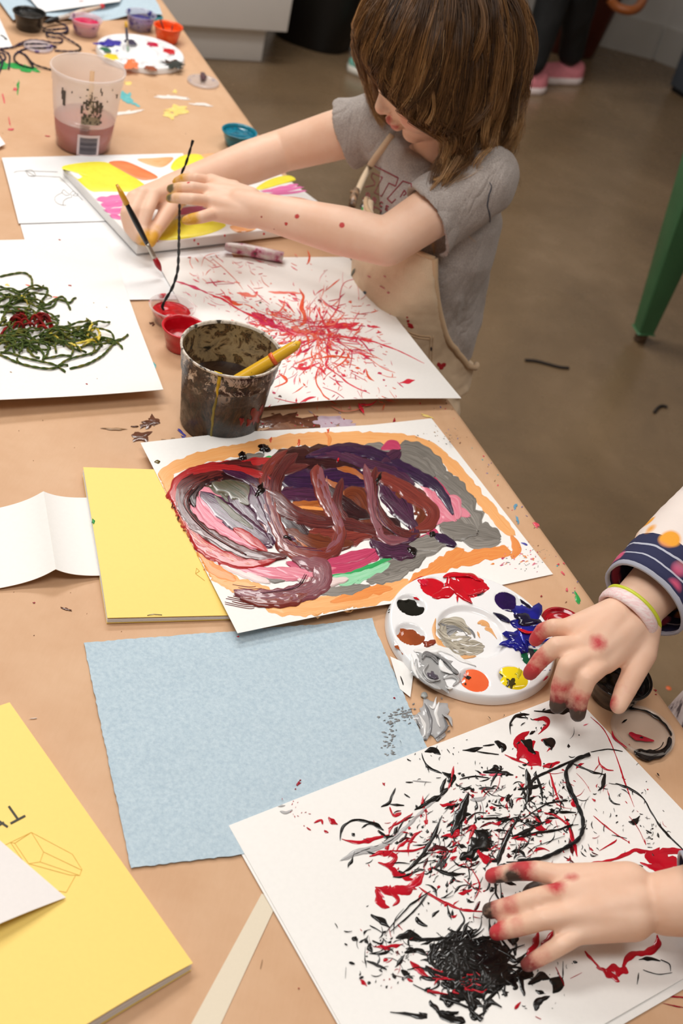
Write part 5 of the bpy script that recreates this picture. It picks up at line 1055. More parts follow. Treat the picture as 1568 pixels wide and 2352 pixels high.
for k in range(120):
    x, y = rg.choice([(rg.gauss(1300, 90), rg.gauss(420, 60)), (rg.gauss(1090, 60), rg.gauss(1010, 50)), (rg.gauss(700, 60), rg.gauss(230, 20)), (rg.gauss(1020, 50), rg.gauss(110, 25)), (rg.gauss(1480, 40), rg.gauss(500, 30)), (rg.gauss(780, 90), rg.gauss(310, 30))])
    sh(pk, x, y, rg.uniform(3, 18), rg.choice([.7, 1, 1.6, 2.4]), KB, rg.uniform(0, 3.1))
for q, w, m in (([(390, 595), (440, 570), (520, 550), (580, 515), (640, 455), (700, 400), (745, 370)], [7, 14, 13, 12, 8, 7, 4], KG), ([(400, 592), (470, 560), (560, 528), (620, 480)], 4, KGD), ([(640, 320), (700, 325)], 4, KG), ([(870, 345), (920, 345)], [16, 10], KGD), ([(840, 385), (870, 385), (890, 375)], 9, KG), ([(920, 360), (960, 340)], 5, KG), ([(715, 620), (740, 600), (735, 630)], [12, 18, 6], KGD), ([(180, 408), (200, 405)], 7, KG), ([(185, 425), (205, 430), (225, 420)], 7, KG), ([(900, 300), (945, 298)], 9, KP), ([(870, 298), (890, 300)], 6, KP), ([(690, 915), (700, 930)], 9, KP), ([(645, 955), (665, 985)], 8, KP), ([(520, 700), (540, 720)], 9, KP), ([(1225, 130), (1240, 125)], 3, KP), ([(620, 690), (650, 680)], 6, KP)):
    pg.ribbon(B5(q), w, m, .0006, .35, 8, 6, .8, 4)
for k in range(16): sh(pr, rg.gauss(240, 30), rg.gauss(425, 25), rg.uniform(3, 9), rg.uniform(.8, 2.5), KR, rg.uniform(0, 3))
pk.done('black_paint', brp, 'black string prints and shards')['kind'] = 'stuff'; pr.done('red_paint', brp, 'red splashes')['kind'] = 'stuff'; pg.done('grey_paint', brp, 'grey and pink brush smears')['kind'] = 'stuff'
# ================================================================ people: helpers
def fuse(bm, voxel, smooth=4, fac=.5):
    """one continuous skin from overlapping closed volumes"""
    me = bpy.data.meshes.new('volume'); bmesh.ops.recalc_face_normals(bm, faces=bm.faces); bm.to_mesh(me); bm.free()
    o = bpy.data.objects.new('volume', me); COL.objects.link(o)
    m = o.modifiers.new('r', 'REMESH'); m.mode = 'VOXEL'; m.voxel_size = voxel; m.use_smooth_shade = True
    if smooth: m = o.modifiers.new('s', 'SMOOTH'); m.factor = fac; m.iterations = smooth
    dg = bpy.context.evaluated_depsgraph_get(); out = bpy.data.meshes.new_from_object(o.evaluated_get(dg))
    bpy.data.objects.remove(o); bpy.data.meshes.remove(me); out.materials.clear(); return out
def pillc(bm, p0, r0, p1, r1, n=28, m=7):
    p0, p1 = Vector(p0), Vector(p1); d = (p1-p0); L_ = d.length; d.normalize(); u = d.orthogonal().normalized(); w = d.cross(u); rows = []
    prof = [(-r0*math.cos(a), r0*math.sin(a)) for a in [math.pi/2*k/m for k in range(1, m+1)]]+[(L_+r1*math.sin(a), r1*math.cos(a)) for a in [math.pi/2*k/m for k in range(0, m)]]
    for t, r in prof: rows.append([bm.verts.new(p0+d*t+(u*math.cos(a)+w*math.sin(a))*r) for a in [2*math.pi*k/n for k in range(n)]])
    ungrid(bm, rows, 0, True)
    a = bm.verts.new(p0-d*r0); b = bm.verts.new(p1+d*r1)
    for k in range(n): bm.faces.new((a, rows[0][(k+1) % n], rows[0][k])); bm.faces.new((b, rows[-1][k], rows[-1][(k+1) % n]))
def chain(bm, pts, rs):
    for (a, b), (r, s) in zip(zip(pts, pts[1:]), zip(rs, rs[1:])): pillc(bm, a, r, b, s)
def egg(bm, c, ax, M=None):
    """ellipsoid; M = 3x3 of column axes"""
    r = bmesh.ops.create_icosphere(bm, subdivisions=3, radius=1)
    for v in r['verts']:
        q = Vector((v.co.x*ax[0], v.co.y*ax[1], v.co.z*ax[2])); v.co = Vector(c)+(M @ q if M else q)
def loft(bm, rings, n=40, cap=True):
    """rings: (centre, side, fwd, a, b)"""
    rows = [[bm.verts.new(c+s*(a*math.cos(t))+f*(b*math.sin(t))) for t in [2*math.pi*k/n for k in range(n)]] for c, s, f, a, b in rings]
    ungrid(bm, rows, 0, True)
    if cap: bm.faces.new(rows[0]); bm.faces.new(rows[-1])
    return rows
def stain(me, spots, name='stain'):
    """per-vertex paint stains on skin: (centre, radius, colour, strength)"""
    at = me.attributes.new(name, 'FLOAT_COLOR', 'POINT'); n = len(me.vertices)
    co = np.zeros(n*3); me.vertices.foreach_get('co', co); co = co.reshape(-1, 3); col = np.zeros((n, 4))
    for c, r, k, s in spots:
        w = np.clip(1.25-np.linalg.norm(co-np.array(c), axis=1)/r, 0, 1)*s
        a = np.array(L(k)); t = w[:, None]; col[:, :3] = np.where(w[:, None] > 0, col[:, :3]*(1-t)+a*t if True else 0, col[:, :3]); col[:, 3] = np.maximum(col[:, 3], w)
        first = (col[:, 3] <= w+1e-9) & (w > 0); col[first, :3] = a
    at.data.foreach_set('color', col.ravel().astype(np.float32))
def skin_mat(name, c, c2):
    q = N(name); v = q.coord(); f = q.noise(v, 18, 4, .6)
    base = q.ramp(f, [(.35, L(c)), (.65, L(c2))])
    at = q.n('Attribute', attribute_name='stain')
    m = q.math('MULTIPLY', at.outputs['Alpha'], q.math('ADD', q.math('MULTIPLY', q.noise(v, 90, 4, .6), 1.3), .3), True)
    m = q.ramp(m, [(.2, (0,)*3), (.62, (.92,)*3)])
    q.set(Base_Color=q.mix(m, base, at.outputs['Color']), Roughness=.48, Specular_IOR_Level=.35, Subsurface_Weight=.12, Subsurface_Radius=(.012, .004, .002), Subsurface_Scale=1.0)
    q.bump(q.noise(v, 420, 2), .08, .0006); return q.m
SKIN = skin_mat('fair_skin', 'ecbfa3', 'f2cbb2')
def cloth_mat(name, c, c2, sc=500, hs=60, rough=.9, folds=0):
    q = N(name); v = q.coord(); f = q.noise(v, sc, 3, .7); g = q.noise(q.coord('Object', (hs, hs, hs*3)), 1, 3, .6)
    q.set(Base_Color=q.mix(q.math('MULTIPLY', g, .6), q.ramp(f, [(.3, L(c)), (.7, L(c2))]), L(c)), Roughness=rough, Specular_IOR_Level=.15, Sheen_Weight=.15)
    if folds:
        w = q.noise(q.coord('Object', (16, 16, 7)), 1, 2, .5, 1.5); f = q.math('ADD', q.math('MULTIPLY', f, .05), q.math('ABSOLUTE', q.math('SUBTRACT', w, .5)))
        q.bump(f, folds, .03)
    else: q.bump(f, .25, .0008)
    return q.m
def ruffle(me, amp, sc, seed, an=(1, 1, 1), mask=None):
    nr = [v.normal.copy() for v in me.vertices]; out = []
    for v, n_ in zip(me.vertices, nr):
        c = v.co.copy(); p = Vector((c.x*sc*an[0]+seed, c.y*sc*an[1], c.z*sc*an[2]))
        k = noise.noise(p)+.5*noise.noise(p*2.1)
        out.extend(c+n_*(amp*k*(mask(c) if mask else 1)))
    me.vertices.foreach_set('co', out); me.update()
def unit(*v): return Vector(v).normalized()
UP = Vector((0, 0, 1))

# ================================================================ the girl painting
fh = unit(-.86, -.51, 0)                                    # her face
lh = Vector((-fh.y, fh.x, 0))                               # her left
pit = math.radians(30)
HF = fh*math.cos(pit)-UP*math.sin(pit); HU = UP*math.cos(pit)+fh*math.sin(pit); HL = lh.copy()
# her head also tips a little to her right
tl_ = math.radians(6); HU, HL = HU*math.cos(tl_)-HL*math.sin(tl_), HL*math.cos(tl_)+HU*math.sin(tl_)
HM = Matrix((HF, HL, HU)).transposed()
HC = P(1000, 122, .388)
def H(f, l, u): return HC+HF*f+HL*l+HU*u
SH_L, EL_L, WR_L = P(1106, 412, .245), P(888, 556, .150), P(592, 482, .130)
SH_R, EL_R, WR_R = P(868, 283, .215), P(652, 345, .12), P(428, 424, .065)
HIP = P(955, 850, -.115)
TR = [  # z, centre px on that height, half side, half front-back, facing
    (-.195, (920, 908), .090, .082, (-.84, -.54)), (-.135, (935, 832), .090, .084, (-.84, -.54)), (-.055, (960, 735), .087, .084, (-.82, -.57)), (.025, (986, 640), .088, .086, (-.80, -.60)),
    (.095, (1004, 555), .096, .084, (-.77, -.64)), (.16, (1014, 462), .108, .082, (-.72, -.69)), (.205, (1010, 385), .106, .068, (-.68, -.73)), (.235, (996, 335), .062, .052, (-.68, -.73))]
TRW = [(z, P(*c, z), a, b, unit(f[0], f[1], 0)) for z, c, a, b, f in TR]
def torso(z):
    """ring of the trunk at height z: centre, left, front, a, b"""
    T_ = TRW
    if z <= T_[0][0]: i, t = 0, 0.0
    elif z >= T_[-1][0]: i, t = len(T_)-2, 1.0
    else:
        i = max(k for k in range(len(T_)-1) if T_[k][0] <= z); t = (z-T_[i][0])/(T_[i+1][0]-T_[i][0])
    A, B_ = T_[i], T_[i+1]; t2 = t
    f = A[4].lerp(B_[4], t2).normalized(); c = A[1].lerp(B_[1], t2); c = Vector((c.x, c.y, TZ+z))
    return c, Vector((-f.y, f.x, 0)), f, A[2]+(B_[2]-A[2])*t2, A[3]+(B_[3]-A[3])*t2
def tp(z, th, off=0.0):
    c, s, f, a, b = torso(z); k = .82                        # a slightly boxy oval
    ct, st = math.cos(th), math.sin(th)
    return c+f*((b+off)*math.copysign(abs(ct)**k, ct))+s*((a+off)*math.copysign(abs(st)**k, st))
girl = thing('person', Vector((HIP.x, HIP.y, 0)), 'child with light brown wavy hair in grey tee and cream overalls holding brush and yarn', 'person')
bm = bmesh.new()
# head
egg(bm, H(-.012, 0, .022), (.108, .088, .098), HM)          # skull
egg(bm, H(.026, 0, -.030), (.074, .072, .080), HM)          # face
egg(bm, H(.036, 0, -.080), (.048, .050, .040), HM)          # jaw
egg(bm, H(.066, 0, -.100), (.020, .024, .016), HM)          # chin
for s in (-1, 1):
    egg(bm, H(.054, .034*s, -.054), (.038, .036, .036), HM)  # cheek
    egg(bm, H(.078, .032*s, -.006), (.014, .020, .011), HM)  # eyelid
    egg(bm, H(-.010, .088*s, -.020), (.020, .009, .027), HM)  # ear
    egg(bm, H(.097, .0095*s, -.044), (.009, .008, .007), HM)  # nostril wing
pillc(bm, H(.084, 0, -.012), .009, H(.103, 0, -.039), .0115)   # nose
egg(bm, H(.094, 0, -.066), (.010, .021, .0065), HM); egg(bm, H(.090, 0, -.077), (.010, .017, .0065), HM)  # lips
pillc(bm, H(-.015, 0, -.06), .048, torso(.20)[0]+fh*.0, .052)  # neck
# trunk and legs (inside the clothes)
loft(bm, [(c, s, f, a-.008, b-.008) for c, s, f, a, b in [torso(z) for z in (-.195, -.135, -.055, .03, .10, .16, .205, .23)]], 32)
hf_ = torso(-.195); KN = []
for s in (-1, 1):
    hp = hf_[0]+hf_[1]*(.046*s); kn = Vector((hp.x, hp.y, .36))+hf_[2]*.005; an = Vector((hp.x, hp.y, .07))-hf_[2]*.02+hf_[1]*(.012*s)
    chain(bm, [hp, kn, an], [.07, .048, .034]); pillc(bm, an+Vector((0, 0, -.03)), .03, an+hf_[2]*.12+Vector((0, 0, -.045)), .024); KN.append((hp, kn, an))
# arms
pillc(bm, torso(.19)[0]+torso(.19)[1]*.05, .05, SH_L, .045); pillc(bm, torso(.19)[0]-torso(.19)[1]*.05, .05, SH_R, .045)
def arm(S, E_, W_, rs):
    m1 = S.lerp(E_, .5); m2 = E_.lerp(W_, .35); m3 = E_.lerp(W_, .75)
    chain(bm, [S, m1, E_, m2, m3, W_], rs)
arm(SH_L, EL_L, WR_L, [.044, .040, .0365, .0375, .031, .027]); arm(SH_R, EL_R, WR_R, [.044, .041, .036, .0365, .031, .028])
def finger(pts, rs=(.0098, .0092, .0086, .0076)):
    chain(bm, pts, rs); return pts
# near (left) hand: seen from the back, fingers towards the left, thumb below pinching the yarn
z = .108
HB = [P(560, 452, z+.01), P(560, 496, z-.002)]
PK_ = [P(484, 417, 0.133), P(481, 438, 0.133), P(482, 462, 0.127), P(494, 490, 0.115)]     # knuckles
for a in (P(572, 462, 0.131), P(575, 492, 0.123)):
    for k in PK_: pillc(bm, a, .0225, k, .0128)
pillc(bm, WR_L, .027, P(548, 470, 0.127), .025)
FL = [finger([PK_[0], P(448, 410, 0.139), P(421, 411, 0.131), P(406, 418, 0.121)]), finger([PK_[1], P(440, 430, 0.141), P(411, 431, 0.135), P(393, 434, 0.127)]),
      finger([PK_[2], P(440, 457, 0.135), P(410, 455, 0.129), P(391, 455, 0.121)]), finger([PK_[3], P(462, 499, 0.118), P(441, 503, 0.114), P(428, 506, 0.110)], (.0105, .0096, .0088, .0076))]
TH_L = finger([P(535, 436, 0.115), P(490, 424, 0.103), P(450, 420, 0.105), P(424, 420, 0.113)], (.016, .0125, .0105, .0088))
# far (right) hand: curled round the brush
KR_ = [P(352, 448, .078), P(326, 446, .078), P(307, 455, .072), P(298, 470, .064)]
for a in (P(420, 425, .070), P(410, 440, .060)):
    for k in KR_: pillc(bm, a, .025, k, .0125)
pillc(bm, WR_R, .028, P(390, 440, .066), .027)
FRr = [finger([KR_[0], P(338, 485, .066), P(327, 522, .046), P(332, 553, .034)], (.0118, .0108, .0098, .0086)), finger([KR_[1], P(305, 486, .064), P(307, 522, .044), P(324, 552, .031)], (.0118, .0108, .0098, .0086)),
       finger([KR_[2], P(290, 490, .058), P(296, 522, .040), P(312, 545, .030)], (.0112, .0102, .0094, .0082)), finger([KR_[3], P(290, 500, .050), P(300, 528, .036), P(314, 540, .030)], (.0105, .0096, .0088, .0078))]
TH_R = finger([P(398, 462, .058), P(378, 498, .050), P(357, 530, .040), P(345, 556, .032)], (.0185, .0138, .0115, .009))
me = fuse(bm, .0026, 5, .5)
yl, gk, rs_ = 'd9a018', '55502c', 'c4101f'
sp = []
for F_ in FL: sp += [(F_[3], .020, yl, .75), (F_[2], .014, yl, .55)]
sp += [(FL[1][3]+Vector((0, -.006, .004)), .010, gk, 1), (FL[2][3]+Vector((0, -.006, .004)), .009, gk, .9), (FL[1][1]+Vector((-.006, -.002, .008)), .0030, rs_, 1.3), (FL[0][2], .018, yl, .7), (FL[3][2], .017, yl, .9)]
sp += [(TH_R[3], .024, yl, 1), (TH_R[2], .016, yl, .6), (FRr[0][3], .014, yl, .6), (FRr[1][3], .013, yl, .5)]
for x, y, r in ((682, 497, .0040), (657, 514, .0030), (785, 517, .0046), (600, 498, .0014), (630, 526, .0014)):
    d_ = ray(x, y); o_ = None
    sp.append((None, r, rs_, 1.3, (x, y)))
T_ = BVHTree.FromPolygons([v.co for v in me.vertices], [tuple(p.vertices) for p in me.polygons])
sp2 = []
for q in sp:
    if q[0] is None:
        h_ = T_.ray_cast(CP, ray(*q[4]))[0]
        if h_: sp2.append((h_, q[1], q[2], q[3]))
    else: sp2.append(q)
lip = 'cc6660'
sp2 += [(H(.102, 0, -.066), .014, lip, .9), (H(.098, 0, -.077), .012, lip, .9), (H(.098, .014, -.071), .009, lip, .8), (H(.098, -.014, -.071), .009, lip, .8), (H(.098, .010, -.050), .006, 'b86a58', .7),
        (H(.090, .03, -.016), .010, '6b4a38', .5), (H(.090, -.03, -.016), .010, '6b4a38', .5), (H(.085, .045, -.055), .026, 'e89a86', .5), (H(.106, 0, -.042), .014, 'e8a08a', .5)]
stain(me, sp2)
body = link('body', me, SKIN, girl)
# nails
bm = bmesh.new(); nailm = plain('finger_nail', 'efc0aa', .25, .03)
for F_, off in ((FL[3], (-.004, -.003, .0085)),):
    pass
bm.free()
# shirt ---------------------------------------------------------------
GREY = cloth_mat('heather_grey_jersey', '978d88', 'cbc1ba', folds=.5)
bm = bmesh.new()
def ring(z, off): 
    c, s, f, a, b = torso(z); return (c, s, f, a+off, b+off)
loft(bm, [ring(-.095, .012), ring(-.088, .018), ring(-.05, .015), ring(-.01, .011), ring(.04, .012), ring(.10, .009), ring(.16, .006), ring(.200, .006), ring(.222, .006), ring(.232, .004)], 48)
def sleeve(S, E_, inner, k, r0, r1, tilt=0, hang=0):
    d = (E_-S).normalized(); s = d.cross(UP).normalized(); u = s.cross(d)
    hem = S+(E_-S)*k+UP*(-hang); nd = (d+UP*tilt).normalized(); su = s; uu = s.cross(nd)
    pillc(bm, inner, r0*.98, S, r0)
    R = [(S-d*.035, s, u, r0*.55, r0*.55), (S-d*.02, s, u, r0*.9, r0*.9), (S, s, u, r0, r0), (S+(hem-S)*.45, s, u, r0*.5+r1*.5, r0*.5+r1*.55), (hem, su, uu, r1, r1*1.22), (hem+nd*.002, su, uu, r1-.003, r1*1.22-.003), (hem-nd*.004, su, uu, r1-.007, r1*1.22-.007), (S+(hem-S)*.55, s, u, r1-.012, r1-.008), (S+(hem-S)*.4, s, u, r1*.5, r1*.5)]
    loft(bm, R, 40)
tc = torso(.19)
sleeve(SH_L, EL_L, tc[0]+tc[1]*.045, .56, .056, .0535, .10, .014); sleeve(SH_R, EL_R, tc[0]-tc[1]*.045, .33, .054, .050, 0, .002)
me = fuse(bm, .0032, 8, .5)
zr = lambda p: max(0, min(1, (TZ+.14-p.z)/.12))
ruffle(me, .017, 13, 3, (1, 1, .6), lambda p: .42+.25*zr(p)); ruffle(me, .005, 34, 9, (1, 1, .5), lambda p: .3+.6*zr(p))
ang_ = unit(EL_L.x-SH_L.x, EL_L.y-SH_L.y, EL_L.z-SH_L.z)
shirt = link('shirt', me, GREY, girl, True, 'heather grey short-sleeved tee')
so = surf(shirt)
def line(bm, pts, r, so, h=.0004, n=6, k=6):
    q = crom(pts, k); tube(bm, [so(x, y, h) for x, y in q], r, n)
C4 = lambda l: [(720+x/2.904, 150+y/2.904) for x, y in l]
bm = bmesh.new()
def poly_line(pts, r=.0011):
    for a, b in zip(pts, pts[1:]): line(bm, C4([a, b]), r, so, .0002, 5, 6)
poly_line([(395, 665), (480, 708), (565, 752), (547, 806), (503, 786), (455, 872), (406, 850), (460, 748), (392, 718)])
poly_line([(392, 718), (384, 745), (408, 778), (404, 800), (345, 812)]); poly_line([(655, 812), (650, 790), (596, 772), (545, 830), (492, 890), (522, 918), (548, 893)]); poly_line([(578, 880), (606, 832), (618, 856), (600, 868)])
def glyph(c, s, segs, r=.0012):
    for sg in segs: 
        q = [(c[0]+(x*.86+y*(-.2))*s, c[1]+(x*.5+y*.95)*s) for x, y in sg]
        poly_line(q, r)
glyph((362, 866), 17, [[(-.7, -.4), (0, -.9), (.7, -.4), (.7, .4), (0, .9), (-.7, .4), (-.7, -.4)]]); glyph((405, 900), 17, [[(-.6, .9), (-.6, -.9), (.3, -.9), (.6, -.4), (.2, .1), (-.6, .1)], [(.1, .1), (.7, .9)]])
glyph((452, 926), 17, [[(.6, -.7), (0, -.9), (-.6, -.4), (-.6, .4), (0, .9), (.6, .7)]]); glyph((490, 952), 16, [[(.6, -.9), (-.5, -.9), (-.5, .9), (.6, .9)], [(-.5, 0), (.4, 0)]])
poly_line([(388, 934), (430, 955), (455, 970), (445, 985)]); poly_line([(405, 948), (392, 975)]); poly_line([(330, 885), (345, 900)])
obj('shirt_lettering', bm, plain('dark_red_print', '8c3340', .7), girl, True, 'dark red outlined lettering across the chest')
pt = Paint(.0006, so)
pt.ribbon([(1123, 418), (1128, 430), (1122, 450), (1119, 470), (1124, 495), (1124, 512)], 3, wet('4a4a52', rough=.6), .0003, .4)
pt.done('shirt_mark', shirt, 'dark grey wavy line on the sleeve back')
# overalls -------------------------------------------------------------
BEI = cloth_mat('cream_twill', 'd8bd9c', 'e6cfb2', 600, 30); BEI2 = cloth_mat('cream_twill_binding', 'c9a985', 'd8ba97', 600, 30)
ov = bpy.data.objects.new('overalls', None)
bm = bmesh.new()
loft(bm, [ring(-.24, -.004), ring(-.19, .008), ring(-.14, .012), ring(-.118, .013), ring(-.108, .012), ring(-.11, .004)], 48)
for hp, kn, an in KN: chain(bm, [hp+UP*.0, kn, Vector((an.x, an.y, .12))], [.084, .066, .056])
# bib: a curved panel wrapped on the trunk, its sides sloping to the back
def thmax(z):
    pts = [(-.12, 3.0), (-.108, 2.75), (-.096, 2.3), (-.08, 1.95), (-.05, 1.66), (-.01, 1.42), (.05, 1.12), (.09, .94), (.13, .80), (.19, .75)]
    for (a, ta), (b, tb) in zip(pts, pts[1:]):
        if z <= b: return ta+(tb-ta)*max(0, (z-a)/(b-a))
    return pts[-1][1]
NZ, NT = 36, 44; go, gi = [], []
ZB, ZT = -.14, .125
for i in range(NZ+1):
    z = ZB+(ZT-ZB)*i/NZ; tm = thmax(z)
    r1_, r2_ = [], []
    for j in range(NT+1):
        th = -tm+2*tm*j/NT
        o_ = .024+.020*max(0, math.cos(th))*max(0, 1-abs(z-.045)/.12)
        r1_.append(bm.verts.new(tp(z, th, o_))); r2_.append(bm.verts.new(tp(z, th, o_-.014)))
    go.append(r1_); gi.append(r2_)
ungrid(bm, go); ungrid(bm, [r[::-1] for r in gi])
for i in range(NZ): bm.faces.new((go[i][0], gi[i][0], gi[i+1][0], go[i+1][0])); bm.faces.new((go[i][NT], go[i+1][NT], gi[i+1][NT], gi[i][NT]))
for i in (0, NZ):
    for j in range(NT): bm.faces.new((go[i][j], go[i][j+1], gi[i][j+1], gi[i][j]))
me = fuse(bm, .0032, 5, .5); ruffle(me, .004, 13, 5, (1, 1, 1)); ruffle(me, .0015, 45, 8)
ovl = link('overalls', me, BEI, girl, True, 'cream twill overalls spotted with paint')
bm = bmesh.new()
for s in (-1, 1):
    pts = [tp(z, s*thmax(z), .0255) for z in [-.103+(.125+.103)*k/60 for k in range(61)]]
    for k, p in enumerate(pts): pass
    tube(bm, pts, .0052, 8)
tube(bm, [tp(.125, -thmax(.125)+2*thmax(.125)*k/20, .0265) for k in range(21)], .004, 8)
obj('binding', bm, BEI2, ovl)
so2 = surf(ovl)
bm = bmesh.new()
for q in ([(912, 742), (935, 760), (960, 770), (988, 773)], [(912, 748), (935, 766), (960, 776), (986, 779)], [(988, 773), (986, 810), (984, 860)], [(994, 772), (992, 812), (990, 866)]): line(bm, q, .0010, so2, .0003)
obj('pocket_seam', bm, BEI2, ovl)
pt = Paint(.0006, so2); hr = wet('a5101c', 'b8202c', rough=.5)
pt.blob(1008, 838, 6, 5, hr, .7, .0003, .1); pt.blob(1018, 838, 6, 5, hr, -.7, .0003, .1); pt.blob(1013, 844, 5, 5, hr, 0, .0003, .1)
for x, y, a, b, c_ in ((943, 748, 8, 5, hr), (937, 737, 4, 3, hr), (935, 729, 2, 2, hr), (925, 750, 3, 3, hr), (838, 672, 4, 2.5, wet('3a4c5c', rough=.5)), (990, 801, 4, 4, wet('2b2a33', rough=.5)), (811, 625, 3, 8, wet('4a4a30', rough=.5)), (848, 635, 5, 1.5, wet('d08080', rough=.6)), (878, 660, 8, 1.5, wet('d08080', rough=.6)), (892, 672, 3, 2, wet('d08080', rough=.6)), (895, 724, 1.5, 4, wet('c86a78', rough=.6)), (884, 635, 4, 1.5, wet('d08080', rough=.6))):
    pt.blob(x, y, a, b, c_, .5, .0003, .3, 12, 2)
pt.done('paint_spots', ovl, 'red and dark paint spots')
# strap over her right shoulder, with its buckle
bm = bmesh.new(); q = crom([(814, 458), (824, 432), (838, 402), (857, 372), (880, 342), (903, 312)], 6); pts = [so(x, y, .003) for x, y in q]
for i in range(len(pts)-1): pass
rowsA = []
for i, p in enumerate(pts):
    t = (pts[min(i+1, len(pts)-1)]-pts[max(i-1, 0)]).normalized(); vd = (CP-p).normalized(); s_ = t.cross(vd).normalized()
    nn = s_.cross(t)
    rowsA.append([bm.verts.new(p+s_*a+nn*b) for a, b in ((-.0055, -.004), (-.0055, .001), (.0055, .001), (.0055, -.004))])
ungrid(bm, rowsA, 0, True); bm.faces.new(rowsA[0]); bm.faces.new(rowsA[-1][::-1])
obj('strap', bm, BEI, ovl)
bm = bmesh.new(); bp = so(815, 462, .004); tube(bm, [so(818, 438, .007), so(812, 455, .010), so(808, 475, .008)], .007, 8); tube(bm, [so(806, 440, .008), so(822, 445, .012)], .003, 8)
obj('buckle', bm, gloss('smeared_buckle', 'b08a6a', '4a3626', 70, .35), ovl, True, 'paint-smeared strap buckle')
pt = Paint(.001, so)
for x, y, a, b, c_ in ((842, 470, 9, 13, WHT), (836, 481, 5, 7, GRN), (848, 485, 6, 5, wet('c7b24a')), (838, 462, 4, 3, WHT), (830, 472, 3, 8, wet('2b2a26'))): pt.blob(x, y, a, b, c_, .5, .001, .4, 12, 2)
pt.done('paint_smudge', shirt, 'white and green smudge')
# shoes
for hp, kn, an in KN:
    bm = bmesh.new(); d = torso(-.195)[2]; egg(bm, an+d*.04+UP*(-.035), (.09, .042, .034), Matrix((d, Vector((-d.y, d.x, 0)), UP)).transposed())
    for v in bm.verts: v.co.z = max(v.co.z, .001)
    obj('shoe', bm, plain('grey_canvas_shoe', '5a5f66', .8), girl)
# hair -----------------------------------------------------------------
q = N('light_brown_hair'); at = q.n('Attribute', attribute_name='tone')
q.set(Base_Color=q.ramp(at.outputs['Fac'], [(0, L('3d2613')), (.35, L('60401f')), (.65, L('805830')), (.88, L('a37645')), (1, L('cfa572'))]), Roughness=.42, Specular_IOR_Level=.55)
HAIR = q.m
rg = random.Random(12)
hv, hfc, tone = [], [], []
SC_AX = (.108, .089, .100); SC_C = H(-.014, 0, .022)
def sdist(p, k):
    """inside (>0 push) test against the skull inflated by k, returns push vector"""
    q = p-SC_C; l = Vector((q.dot(HF), q.dot(HL), q.dot(HU))); a = (SC_AX[0]+k, SC_AX[1]+k, SC_AX[2]+k)
    r = math.sqrt(sum((l[i]/a[i])**2 for i in range(3)))
    if r >= 1 or r == 0: return None
    return SC_C+q/r
def keepout(p):
    for c, r in ((torso(.17)[0], .10), (SH_L, .058), (SH_R, .056), (torso(.20)[0], .075)):
        d = p-c
        if d.length < r: p = c+d.normalized()*r
    q = p-H(.036, 0, -.062); l = Vector((q.dot(HF), q.dot(HL), q.dot(HU))); a = (.074, .073, .085)
    r = math.sqrt(sum((l[i]/a[i])**2 for i in range(3)))
    if r < 1: p = H(.036, 0, -.062)+q/max(r, .2)
    return p
FB = [(-.30, .12), (-.17, .10), (-.135, .062), (-.118, .045), (-.103, .042), (-.087, .052), (-.062, .070), (-.036, .086), (-.005, .099), (.012, .107), (.05, .118), (.2, .13)]
def fence(p, mg):
    """keeps hair behind the line of cheek and brow"""
    q = p-HC; f, l, u = q.dot(HF), q.dot(HL), q.dot(HU)
    if l > -.035:
        f2, u2 = f-(l-.05)*.293, u-(l-.05)*.47
        lim = .11
        for (a, fa), (b, fb) in zip(FB, FB[1:]):
            if a <= u2 <= b: lim = fa+(fb-fa)*(u2-a)/(b-a)
        if f2 > lim-mg: return p-HF*(f2-lim+mg)
    elif f > .094-mg*.7: return p-HF*(f-.094+mg*.7)
    return p
def strand_path(az, el, length, puff, wave, ph, flow=None, helix=0, turns=2):
    """az around the head (0 = face, + = her left), el 90 = crown"""
    ca, sa, ce, se = math.cos(az), math.sin(az), math.cos(el), math.sin(el)
    n0 = (HF*(ca*ce)+HL*(sa*ce)+HU*se); l = Vector((ca*ce*SC_AX[0], sa*ce*SC_AX[1], se*SC_AX[2])); p = SC_C+HF*l.x+HL*l.y+HU*l.z
    side = 1 if sa >= 0 else -1
    d = (n0*.35+HL*(side*.9)+HF*(.55*ca)-HU*.1).normalized() if flow is None else flow.normalized()
    mg = rg.choice([rg.uniform(0, .012), rg.uniform(0, .03)]); step = .0075; pts = [p.copy()]; L_ = 0; k = .004
    while L_ < length:
        k = min(puff, k+.0022)
        g = -UP
        d = (d*.80+g*.20).normalized()
        p = p+d*step; L_ += step
        s_ = sdist(p, k)
        if s_ is not None: p = s_
        p = fence(keepout(p), mg)
        d = (p-pts[-1]).normalized(); pts.append(p.copy())
    # waves towards the ends
    out = []
    for i, p in enumerate(pts):
        t = i/(len(pts)-1); c = SC_C; r = Vector((p.x-c.x, p.y-c.y, 0)); r = r.normalized() if r.length > 1e-5 else HF
        tg = Vector((-r.y, r.x, 0)); w = wave*max(0, t-.3)**1.15*2.0
        if helix:
            hh = max(0, t-.5)/.5; th = ph+hh*6.28*turns; p = p+(tg*math.cos(th)+UP*(math.sin(th)*.8)+r*(.5*math.sin(th*.7)))*(helix*min(1, hh*1.6))
        out.append(fence(p+r*(w*.6*math.sin(ph+t*14))+tg*(w*math.cos(ph*1.7+t*12)), mg))
    return out
